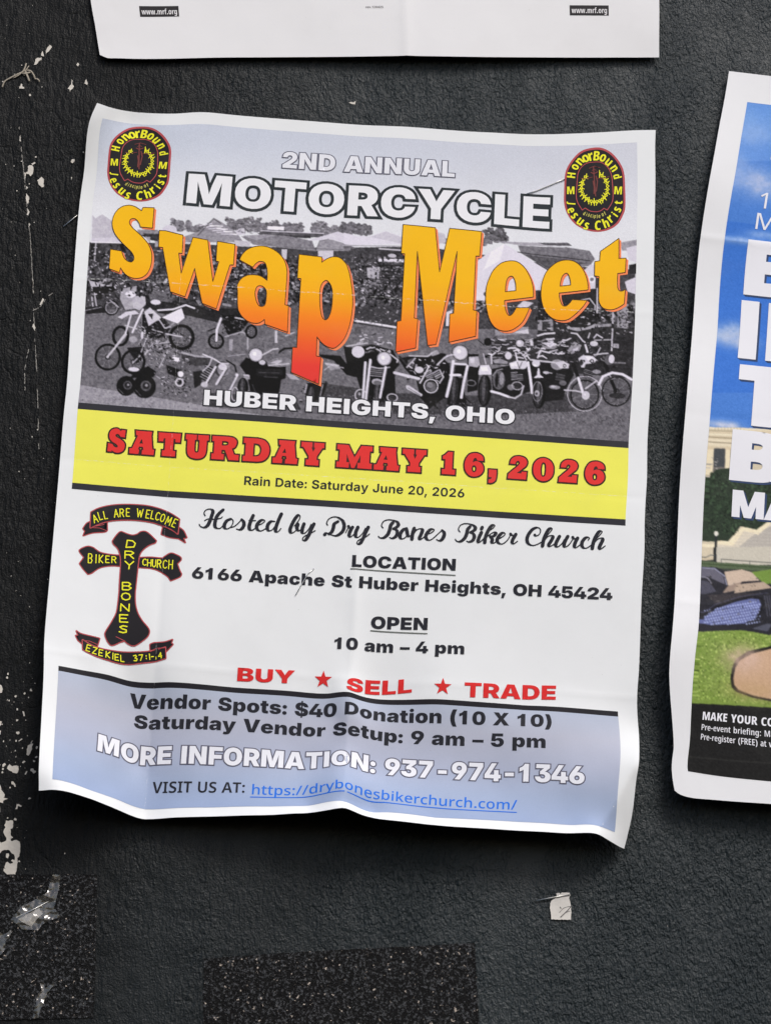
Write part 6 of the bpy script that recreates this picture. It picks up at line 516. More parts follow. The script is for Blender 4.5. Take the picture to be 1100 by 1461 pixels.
-194,92,-88,109,-92,161,-97,198,-78,210,-59,216,-33,222,-2,17,546,164,546,259,257,287,151,311,41,278,41,304,151,335,257,434,546,580,546,347,-67,305,-142,276,-170,242,-191,200,-204,151,-208,99,-204]]}],"noto5":[714,{" ":[260],":":[278,
[58,67,64,104,82,129,108,142,139,146,170,142,196,129,214,104,220,67,214,30,196,6,170,-8,139,-13,108,-8,82,6,64,30],[58,475,64,512,82,537,108,550,139,555,170,550,196,537,214,512,220,475,214,438,196,413,170,399,139,395,108,399,82,413,64,
438]],"A":[680,[531,0,469,180,210,180,148,0,0,0,257,717,421,717,680,0],[379,466,367,507,351,565,339,612,328,562,314,509,302,466,245,297,436,297]],"I":[387,[349,0,37,0,37,79,124,105,124,608,37,635,37,714,349,714,349,635,263,608,263,105,
349,79]],"S":[562,[522,203,514,145,492,94,454,51,402,18,335,-3,255,-10,174,-6,107,7,48,29,48,156,150,119,259,105,297,108,328,116,352,129,369,146,383,191,380,216,369,237,350,256,323,274,284,292,234,313,181,338,136,364,101,395,76,432,60,
476,55,529,63,587,86,635,124,673,173,701,233,718,302,724,363,721,419,711,513,679,470,568,385,598,298,610,239,600,204,573,193,533,197,508,207,487,226,469,253,451,292,432,341,411,395,387,439,361,475,331,501,297,517,255]],"T":[573,[356,0,
217,0,217,598,17,598,17,714,555,714,555,598,356,598]],"U":[743,[661,267,653,190,629,123,589,67,532,25,459,-1,369,-10,283,-2,212,23,155,64,115,119,90,187,82,266,82,714,221,714,221,272,231,200,259,149,306,118,373,107,421,112,459,127,487,
151,507,183,519,224,523,273,523,714,661,714]],"V":[644,[644,714,399,0,245,0,0,714,152,714,283,301,299,247,313,190,322,140,332,190,345,247,361,301,492,714]]}],"noto4":[714,{".":[275,[66,60,71,94,86,117,109,130,137,134,165,130,188,117,
204,94,209,60,204,27,188,4,165,-9,137,-14,109,-9,86,4,71,27]],"/":[389,[9,0,275,714,381,714,115,0]],":":[273,[65,60,71,94,86,117,109,129,136,133,163,129,186,117,202,94,207,60,202,26,186,4,163,-9,136,-14,109,-9,86,4,71,26],[65,479,71,
513,86,536,109,548,136,552,163,548,186,536,202,513,207,479,202,445,186,422,163,409,136,405,109,409,86,422,71,445]],"b":[621,[191,578,190,516,186,469,191,469,218,500,253,526,297,543,353,549,414,541,466,518,510,479,542,424,562,355,569,
270,562,185,542,115,509,60,466,21,413,-2,352,-10,296,-4,252,12,218,37,191,65,183,65,163,0,81,0,81,760,191,760],[326,459,281,454,246,440,221,415,204,380,195,334,191,277,191,268,199,187,221,129,246,102,281,86,328,81,384,93,423,130,447,
190,455,271,447,353,424,412,383,447]],"c":[493,[304,-10,234,-3,173,19,122,56,84,110,60,180,52,267,61,357,86,429,126,483,179,520,241,542,312,550,395,541,462,518,428,430,371,448,310,457,266,451,230,435,202,409,182,372,170,325,166,268,170,
212,182,166,202,130,229,104,264,88,307,83,385,93,451,118,451,23,387,-1,349,-8]],"d":[621,[267,-10,207,-2,155,21,111,60,78,115,59,184,52,269,59,354,79,424,112,479,156,518,208,542,269,550,340,539,393,511,431,470,436,470,432,513,429,561,
429,760,540,760,540,0,453,0,434,72,429,72,392,30,339,1],[295,80,360,91,402,123,426,176,434,252,434,268,426,349,404,409,378,437,342,453,294,459,238,446,198,408,174,347,166,267,174,187,198,128,239,92]],"e":[576,[297,550,364,542,420,520,
466,484,499,436,520,376,527,305,527,245,166,245,177,174,209,122,259,89,326,78,417,88,500,117,500,26,418,-1,372,-8,317,-10,244,-2,180,21,126,59,86,113,61,182,52,266,60,350,83,420,120,476,169,516,228,541],[298,465,247,456,208,429,181,385,
168,326,417,326,414,365,404,398,388,426,365,447,335,461]],"h":[629,[191,562,190,509,186,467,192,467,235,513,291,540,356,549,414,544,463,528,501,502,529,464,546,414,552,351,552,0,442,0,442,334,436,389,416,428,382,451,334,459,286,454,249,
437,222,410,205,373,195,326,191,270,191,0,81,0,81,760,191,760]],"i":[273,[192,540,192,0,81,0,81,540],[137,746,181,731,195,712,199,683,195,655,181,636,137,621,113,625,93,636,79,655,74,683,79,712,93,731,113,742]],"k":[561,[191,385,189,
335,185,284,189,284,207,308,231,338,252,364,413,540,540,540,329,309,554,0,424,0,252,239,191,187,191,0,81,0,81,760,191,760]],"m":[949,[688,550,744,545,790,529,826,503,852,465,867,415,872,351,872,0,762,0,762,335,756,390,738,429,707,451,
662,459,602,448,561,415,539,361,531,288,531,0,421,0,421,335,419,373,410,405,397,429,378,446,353,456,321,459,277,454,244,437,220,410,204,373,194,326,191,270,191,0,81,0,81,540,168,540,184,468,189,468,230,513,285,541,349,550,406,544,452,
528,488,501,513,463,518,463,550,501,591,528,638,544]],"n":[629,[358,550,416,545,464,529,502,503,530,465,547,415,552,351,552,0,442,0,442,334,436,389,416,428,383,451,334,459,285,454,248,437,222,410,199,351,191,270,191,0,81,0,81,540,168,
540,184,467,189,467,233,513,291,541]],"o":[612,[560,271,556,207,543,151,521,103,492,63,455,32,411,9,360,-5,305,-10,252,-5,204,9,161,32,124,63,94,103,71,151,57,207,52,271,60,354,83,423,120,477,171,517,234,542,308,550,378,542,439,517,490,
477,528,423,552,354],[166,271,169,215,180,168,199,130,226,101,262,84,307,78,351,84,386,101,413,130,432,168,443,215,447,271,443,327,432,373,413,411,386,438,350,455,306,461,261,455,226,439,199,411,174,351]],"p":[621,[354,550,415,542,467,
519,510,480,543,425,562,356,569,271,562,186,542,116,509,61,466,22,413,-2,352,-10,281,1,228,28,191,65,185,65,189,22,191,-24,191,-240,81,-240,81,540,171,540,186,467,191,467,229,509,281,539],[326,459,282,454,248,440,223,416,206,383,196,
341,191,288,191,271,195,215,204,168,221,130,246,103,281,86,328,81,367,87,399,105,424,134,441,172,452,218,455,272,447,350,423,410,383,447]],"r":[425,[349,550,382,548,411,544,399,441,371,446,339,448,285,437,237,405,204,354,191,283,191,0,
81,0,81,540,168,540,183,444,188,444,228,497,283,536]],"s":[487,[443,153,437,105,418,65,387,33,344,9,290,-5,225,-10,172,-8,127,-2,50,23,50,119,134,89,225,76,276,81,311,94,331,116,338,144,327,176,312,191,288,206,254,222,209,240,122,281,
91,303,68,330,54,363,49,403,55,447,74,483,106,512,172,540,256,550,350,540,434,511,399,430,326,455,251,465,210,461,180,450,161,433,155,409,167,376,183,362,208,349,242,334,287,316,372,276,403,253,425,226,439,193]],"t":[383,[280,79,322,83,
359,92,359,9,313,-5,254,-10,212,-6,173,5,140,26,114,57,98,102,92,162,92,455,18,455,18,505,97,546,135,660,203,660,203,540,354,540,354,455,203,455,203,166,208,128,224,101,249,85]],"u":[629,[549,540,549,0,461,0,445,71,440,71,396,25,337,-2,
270,-10,213,-5,165,11,127,37,99,75,82,124,76,187,76,540,187,540,187,204,194,150,213,111,247,88,295,80,344,86,381,102,407,129,425,166,435,213,438,269,438,540]],"y":[532,[1,540,118,540,229,232,245,188,257,145,266,105,270,105,286,164,309,
233,415,540,532,540,304,-65,256,-159,226,-193,190,-219,146,-235,94,-240,51,-238,20,-232,20,-144,46,-148,79,-150,132,-139,169,-105,195,-56,217,0]]}],"notol":[714,{"1":[572,[355,0,269,0,269,499,270,548,271,586,273,622,244,595,211,567,135,
505,89,564,282,714,355,714]],"7":[572,[136,0,429,634,44,634,44,714,523,714,523,646,233,0]],"A":[639,[545,0,459,221,176,221,91,0,0,0,279,717,360,717,638,0],[352,517,342,546,328,590,318,624,308,584,296,546,287,517,206,301,432,301]],
"M":[907,[412,0,177,626,173,626,176,575,179,508,180,433,180,0,97,0,97,714,230,714,450,129,454,129,678,714,810,714,810,0,721,0,721,439,722,508,725,574,728,625,724,625,486,0]]}],"noto9":[714,{"B":[674,[326,714,419,709,493,694,547,668,584,
633,606,589,613,536,609,493,596,456,554,405,501,379,501,374,559,350,586,329,608,300,622,260,627,209,619,148,594,97,554,56,500,25,433,6,355,0,77,0,77,714],[328,440,369,445,396,460,410,482,415,508,410,534,393,552,365,564,324,568,270,568,
270,440],[270,299,270,149,338,149,380,154,408,170,423,195,428,225,420,261,390,288,366,296,334,299]],"H":[766,[689,0,495,0,495,291,271,291,271,0,77,0,77,714,271,714,271,449,495,449,495,714,689,714]],"I":[296,[62,0,62,714,236,714,236,0]],
"N":[834,[757,0,504,0,243,503,239,503,243,448,246,382,248,322,248,0,77,0,77,714,329,714,589,218,592,218,589,272,586,335,585,391,585,714,757,714]],"T":[591,[392,0,199,0,199,556,25,556,25,714,566,714,566,556,392,556]]}],"noto8":[714,
{"A":[695,[526,0,473,165,223,165,169,0,0,0,249,717,444,717,695,0],[389,447,376,493,360,556,347,608,335,555,320,496,308,447,259,295,437,295]],"M":[946,[396,0,219,554,215,554,219,501,222,429,224,354,224,0,84,0,84,714,297,714,471,179,475,
179,649,714,862,714,862,0,716,0,716,358,717,429,720,499,723,553,719,553,542,0]]}],"cond7":[714,{" ":[260],"A":[584,[416,0,381,156,205,156,169,0,0,0,189,715,393,715,584,0],[318,457,309,505,300,556,292,600,286,557,277,507,267,458,231,290,
354,290]],"C":[529,[333,591,304,586,278,574,257,553,239,526,215,451,206,355,210,286,221,228,240,183,267,150,300,131,341,124,411,136,479,165,479,27,404,-1,318,-10,235,1,167,33,114,86,75,158,52,249,44,356,49,434,63,504,86,567,117,621,157,
665,205,697,261,717,324,724,415,713,503,677,458,549,398,579]],"E":[461,[418,0,66,0,66,714,418,714,418,582,223,582,223,436,404,436,404,304,223,304,223,133,418,133]],"K":[563,[569,0,394,0,269,281,223,246,223,0,66,0,66,714,223,714,223,394,
243,439,271,489,400,714,569,714,382,395]],"M":[826,[347,0,207,512,203,512,207,453,210,394,211,340,211,0,66,0,66,714,280,714,412,239,416,239,547,714,760,714,760,0,611,0,611,342,612,397,615,454,618,512,614,512,473,0]],"O":[649,[605,358,
601,276,588,204,566,141,536,88,496,45,448,15,391,-4,325,-10,259,-4,202,15,154,46,114,88,83,141,61,204,48,277,44,359,52,468,75,558,115,630,169,682,240,714,325,725,411,714,482,681,536,628,574,556,597,465],[207,358,210,288,220,231,236,185,
259,153,289,133,325,126,361,133,391,152,413,184,429,229,438,287,441,358,438,429,429,487,413,533,391,565,361,585,325,591,289,585,259,565,236,532,220,487,210,428]],"R":[559,[255,714,332,708,395,691,443,662,478,621,499,569,506,505,494,426,
459,362,400,313,561,0,388,0,263,273,223,273,223,0,66,0,66,714],[253,585,223,585,223,394,254,394,293,401,322,420,339,452,345,497,335,546,305,575]],"U":[615,[553,247,546,171,524,107,490,56,441,20,380,-3,306,-10,233,-3,173,18,125,54,90,
104,69,167,62,244,62,714,219,714,219,251,225,194,241,155,269,133,308,126,336,129,358,139,375,155,387,179,394,211,396,252,396,714,553,714]],"Y":[531,[266,436,368,714,531,714,344,276,344,0,187,0,187,270,0,714,165,714]]}],"cond5":[714,
{" ":[260],"(":[318,[40,274,49,395,76,510,121,618,187,714,288,714,227,615,184,507,157,393,148,275,157,160,184,47,227,-60,287,-158,187,-158,121,-65,76,41,49,155]],")":[318,[278,274,269,155,242,41,197,-65,131,-158,31,-158,91,-60,135,47,
161,160,170,275,161,393,135,507,91,615,30,714,131,714,197,618,242,510,269,395]],"-":[295,[29,219,29,319,266,319,266,219]],":":[249,[59,62,76,116,125,134,172,117,190,62,172,7,125,-11,77,8],[59,475,76,529,125,547,173,529,190,475,172,420,
125,402,77,420]],"E":[445,[398,0,74,0,74,714,398,714,398,620,183,620,183,419,385,419,385,325,183,325,183,95,398,95]],"F":[424,[183,0,74,0,74,714,398,714,398,620,183,620,183,391,384,391,384,296,183,296]],"M":[783,[344,0,173,575,169,575,
173,516,175,461,176,415,176,0,74,0,74,714,227,714,390,166,393,166,557,714,709,714,709,0,604,0,604,416,605,463,607,516,610,574,606,574,435,0]],"P":[497,[239,714,338,700,408,660,449,592,463,499,449,404,408,331,337,284,233,267,183,267,183,
0,74,0,74,714],[232,621,183,621,183,361,222,361,296,374,338,418,352,497,345,553,323,591,286,613]],"R":[518,[232,714,305,708,363,691,408,663,440,623,459,572,465,510,452,426,414,363,352,318,510,0,388,0,255,290,183,290,183,0,74,0,74,714],
[231,620,183,620,183,378,237,378,287,386,324,409,346,449,354,505,340,571,300,608]],"a":[468,[244,551,316,539,366,503,395,444,405,363,405,0,328,0,310,74,308,74,271,27,226,-1,168,-10,94,12,49,72,34,155,47,227,84,281,146,315,230,329,300,
332,300,360,296,408,282,441,259,460,226,467,171,457,110,430,79,508,156,540],[252,258,202,249,167,230,148,199,141,158,158,94,206,74,244,83,275,109,294,152,301,209,301,260]],"b":[511,[170,560,169,518,166,470,171,470,225,530,299,550,370,
532,424,479,458,391,469,271,464,188,449,119,424,63,391,23,349,-2,299,-10,225,9,171,64,165,64,149,0,65,0,65,760,170,760],[270,461,210,439,179,376,170,281,170,261,176,180,194,124,225,90,271,79,311,90,339,126,356,187,362,272,357,354,340,
413,311,449]],"e":[467,[240,550,296,543,343,520,406,435,428,308,428,245,147,245,156,171,179,119,217,87,270,76,338,85,405,115,405,26,337,-1,258,-10,192,-1,137,24,96,66,66,121,43,267,49,351,66,422,94,477,133,517,182,542],[241,468,204,459,
176,432,157,387,148,324,329,324,319,398,290,449]],"f":[293,[281,455,185,455,185,0,80,0,80,455,10,455,10,510,80,543,80,568,88,655,113,716,156,753,221,765,271,760,318,746,294,666,266,674,238,677,197,654,188,622,185,573,185,541,281,541]],
"g":[511,[214,551,287,532,341,471,347,471,358,541,446,541,446,5,440,-68,423,-128,392,-177,349,-212,292,-233,221,-240,140,-232,70,-206,70,-111,144,-140,219,-150,271,-142,310,-119,333,-79,341,-20,341,-5,342,32,345,73,341,73,287,11,211,
-10,141,8,87,62,53,149,42,268,54,389,88,478,143,533],[241,461,190,439,159,374,149,267,155,184,173,125,202,91,243,79,287,90,318,121,336,174,342,248,342,273,332,380,299,441]],"i":[237,[171,541,171,0,66,0,66,541],[119,748,162,732,177,684,
162,636,119,620,76,636,60,684,75,732]],"n":[511,[298,551,362,539,409,504,438,445,447,360,447,0,343,0,343,336,338,390,326,429,303,452,270,460,223,448,193,415,176,357,170,271,170,0,65,0,65,541,149,541,161,469,167,469,200,514,245,542]],
"r":[346,[287,551,311,550,336,544,324,437,303,442,278,444,235,432,201,399,178,347,171,280,171,0,66,0,66,541,147,541,161,449,167,449,197,501,238,538]],"s":[385,[352,151,331,64,271,9,177,-10,99,-2,35,21,35,122,99,92,172,80,229,97,249,146,
241,178,213,207,156,239,91,281,50,333,35,404,47,465,81,512,135,541,204,551,279,541,347,513,314,432,261,456,206,466,154,451,136,408,144,377,173,349,230,316,294,274,337,223]],"t":[307,[230,80,260,84,290,93,290,10,249,-5,199,-10,129,7,86,
59,72,150,72,455,15,455,15,510,78,540,107,660,177,660,177,541,283,541,283,455,177,455,177,157,189,100]],"v":[432,[158,0,3,541,111,541,189,232,198,192,207,151,213,110,217,110,221,142,229,179,239,220,320,541,429,541,273,0]],"w":[680,[363,
300,355,346,347,392,341,433,338,433,332,390,324,344,316,300,250,0,131,0,9,541,114,541,166,293,176,235,186,176,193,118,196,118,201,156,208,197,215,240,224,285,282,541,399,541,455,283,465,234,475,177,483,119,487,119,491,160,499,208,508,
260,568,541,671,541,546,0,426,0]]}],"condb":[714,{".":[283,[59,68,64,106,82,131,142,150,201,131,219,105,225,68,219,32,201,7,142,-13,82,7,64,32]],"0":[483,[444,357,433,206,400,91,337,16,241,-10,180,-1,130,28,90,76,62,147,44,240,39,357,
44,470,60,562,88,633,127,684,178,714,241,724,303,714,354,683,393,631,421,560,438,468],[167,357,174,214,197,129,241,102,285,129,309,214,316,357,309,499,285,584,241,612,197,584,174,499]],"1":[483,[357,0,230,0,230,429,230,473,232,517,233,
560,215,538,191,512,126,449,53,525,245,714,357,714]],"2":[483,[434,0,31,0,31,92,177,284,247,385,282,458,292,525,272,589,213,612,155,598,95,548,31,632,90,684,153,714,226,724,328,700,396,634,420,534,406,439,363,348,285,242,185,116,185,
112,434,112]],"4":[483,[469,147,393,147,393,0,268,0,268,147,17,147,17,249,267,717,393,717,393,252,469,252],[268,432,268,459,269,492,270,525,271,545,267,545,252,504,234,467,124,252,268,252]],"5":[483,[254,453,350,426,415,349,438,234,431,
163,412,103,379,55,333,19,275,-3,203,-10,119,-1,50,24,50,142,121,111,195,99,257,115,295,161,308,229,301,279,279,316,244,339,195,347,150,342,105,330,59,363,81,714,398,714,398,601,189,601,178,444,217,451]],"e":[475,[243,554,302,546,350,
524,389,487,417,439,439,309,439,239,163,239,171,174,192,127,227,99,276,90,346,99,414,130,414,27,343,-1,261,-10,192,-2,136,24,94,65,63,120,46,189,40,269,45,354,63,425,92,481,132,521,183,546],[246,458,213,450,188,427,171,387,164,329,323,
329,314,397,289,442]],"f":[306,[295,444,201,444,201,0,77,0,77,444,10,444,10,509,77,545,77,565,85,654,111,716,156,753,223,765,276,760,329,744,302,651,274,659,247,662,212,642,201,573,201,545,295,545]],"g":[517,[209,555,280,536,333,475,
339,475,351,545,457,545,457,16,451,-60,432,-123,401,-174,355,-210,296,-233,221,-240,137,-231,66,-204,66,-94,142,-125,218,-134,266,-127,303,-107,325,-71,333,-17,333,-5,334,32,337,73,332,73,280,10,206,-10,136,8,84,63,50,151,39,269,50,391,
84,481,138,536],[245,449,201,428,174,368,166,268,171,191,186,138,211,106,247,96,286,105,313,134,329,182,334,251,334,277,325,375,296,431]],"m":[777,[572,555,636,543,682,507,709,446,718,359,718,0,593,0,593,326,590,380,578,418,559,439,532,
446,493,436,469,405,456,353,451,280,451,0,327,0,327,327,321,395,301,434,266,446,217,425,192,364,185,264,185,0,61,0,61,545,159,545,173,474,180,474,211,519,255,546,311,555,391,533,434,475,442,475,494,535]],"o":[505,[466,273,453,162,415,
72,349,12,251,-10,159,11,93,71,52,161,39,273,45,353,62,422,91,478,133,520,187,546,254,555,314,547,366,522,408,482,440,427,459,358],[166,273,175,174,203,114,253,93,303,114,331,174,340,273,331,372,303,431,253,451,213,440,186,407,171,
351]],"r":[357,[300,555,323,553,348,548,335,420,314,425,287,426,246,416,213,387,193,340,186,279,186,0,61,0,61,545,157,545,174,454,181,454,210,504,250,541]],"v":[453,[159,0,2,545,131,545,203,246,211,208,218,169,223,130,227,130,231,161,
238,198,246,236,322,545,451,545,293,0]],"w":[702,[374,283,365,330,358,379,352,423,349,423,343,377,335,328,327,282,269,0,129,0,8,545,132,545,177,319,187,261,195,199,202,139,205,139,210,178,216,220,223,265,232,310,281,545,422,545,470,308,
480,254,489,196,496,139,500,139,504,187,512,241,521,295,572,545,694,545,571,0,429,0]]}],"bad":[714,{"B":[565,[270,714,376,703,450,671,494,616,509,537,496,463,461,408,408,379,408,374,470,343,509,289,522,208,515,148,495,97,417,25,361,6,
295,0,67,0,67,714],[272,429,310,434,336,451,356,516,335,574,269,593,217,593,217,429],[217,312,217,123,282,123,321,129,347,148,368,219,358,269,328,301,277,312]],"C":[525,[332,596,275,578,234,529,209,453,200,355,216,226,263,146,339,119,
409,130,475,159,475,26,402,-1,317,-10,235,1,168,33,114,86,76,159,53,249,45,356,63,504,118,621,205,697,323,724,413,713,499,678,456,555,396,584]],"H":[627,[559,0,409,0,409,307,218,307,218,0,67,0,67,714,218,714,218,436,409,436,409,714,559,
714]],"J":[285,[19,-215,-24,-212,-62,-205,-62,-79,-35,-86,-3,-89,39,-77,62,-38,69,36,69,714,218,714,218,42,212,-44,194,-111,165,-159,126,-191]],"M":[820,[347,0,202,521,198,521,203,461,205,403,206,350,206,0,67,0,67,714,273,714,409,229,
413,229,549,714,753,714,753,0,610,0,610,352,611,406,614,463,617,521,613,521,468,0]],"c":[435,[260,-10,194,-2,138,20,94,58,63,113,44,184,38,271,44,353,63,423,95,480,139,523,196,550,265,558,344,549,411,521,371,407,322,429,272,437,225,418,
195,363,184,272,194,183,225,129,275,112,338,123,398,154,398,33,335,1]],"d":[536,[209,-10,137,9,83,65,49,155,37,275,49,395,83,484,137,540,207,558,259,549,301,523,334,478,339,478,335,534,333,579,333,760,478,760,478,0,364,0,341,61,333,61,
300,22,261,-2],[256,109,293,118,317,145,331,192,336,258,336,286,331,353,318,399,293,427,256,436,225,426,202,395,188,345,184,275,188,202,203,150,225,120]],"e":[496,[254,558,315,550,366,528,407,492,437,443,456,382,462,309,462,233,181,233,
188,176,208,136,242,112,289,104,363,113,434,145,434,29,359,-1,270,-10,199,-2,141,23,95,63,63,119,44,188,38,271,44,357,63,428,94,484,136,525,190,549],[257,448,204,421,188,386,182,334,328,334,320,395,296,434]],"f":[326,[317,432,221,432,
221,0,76,0,76,432,10,432,10,507,77,548,77,563,86,654,114,717,162,753,231,765,290,759,348,742,318,637,290,644,262,647,231,630,221,572,221,548,317,548]],"h":[542,[202,604,200,538,192,479,201,479,231,523,274,550,328,558,413,536,467,469,
485,360,485,0,341,0,341,318,337,369,327,405,310,426,284,433,234,414,209,357,202,259,202,0,58,0,58,760,202,760]],"i":[263,[203,548,203,0,59,0,59,548],[132,765,189,747,209,688,189,631,132,612,74,631,54,688,73,747]],"l":[261,[202,0,58,0,
58,760,202,760]],"n":[542,[328,558,394,546,444,508,475,446,485,360,485,0,341,0,341,318,328,404,310,426,281,434,243,424,219,393,207,339,202,258,202,0,58,0,58,548,171,548,188,478,195,478,229,522,273,549]],"o":[526,[488,275,475,165,435,74,
365,12,262,-10,164,12,94,73,51,164,37,275,43,355,62,424,93,480,136,523,193,550,264,558,327,550,382,526,427,485,460,430,481,360],[184,274,192,183,218,127,263,108,309,127,334,183,342,275,334,367,309,422,263,440,227,430,203,399,189,347]],
"p":[536,[327,558,399,540,453,484,487,394,499,274,493,191,478,121,453,65,419,24,378,-2,329,-10,277,-1,235,26,202,68,197,68,201,15,202,-27,202,-240,58,-240,58,548,175,548,195,477,202,477,238,525,278,551],[280,439,236,423,211,374,202,288,
202,263,210,178,236,129,280,112,321,130,344,183,352,273,348,346,334,398,312,429]],"r":[377,[320,558,343,557,368,552,355,403,333,407,304,409,263,401,231,376,210,335,203,278,203,0,59,0,59,548,169,548,190,459,197,459,227,507,268,544]],
"s":[409,[379,163,357,69,293,10,189,-10,107,-3,32,21,32,154,103,123,178,110,223,121,237,155,231,179,205,202,146,234,83,275,44,330,31,402,43,468,80,517,138,548,214,558,296,547,373,515,334,408,277,435,219,446,183,437,170,409,176,386,202,
365,259,333,323,291,364,237]],"t":[351,[262,113,296,117,332,129,332,17,280,-3,218,-10,136,9,87,67,71,170,71,432,13,432,13,505,82,545,118,662,215,662,215,548,325,548,325,432,215,432,215,175,227,128]],"u":[542,[484,548,484,0,372,0,354,69,
347,69,313,25,269,-1,214,-10,129,13,75,82,57,191,57,548,201,548,201,234,214,145,232,123,258,115,309,134,333,190,339,277,339,548]]}]}
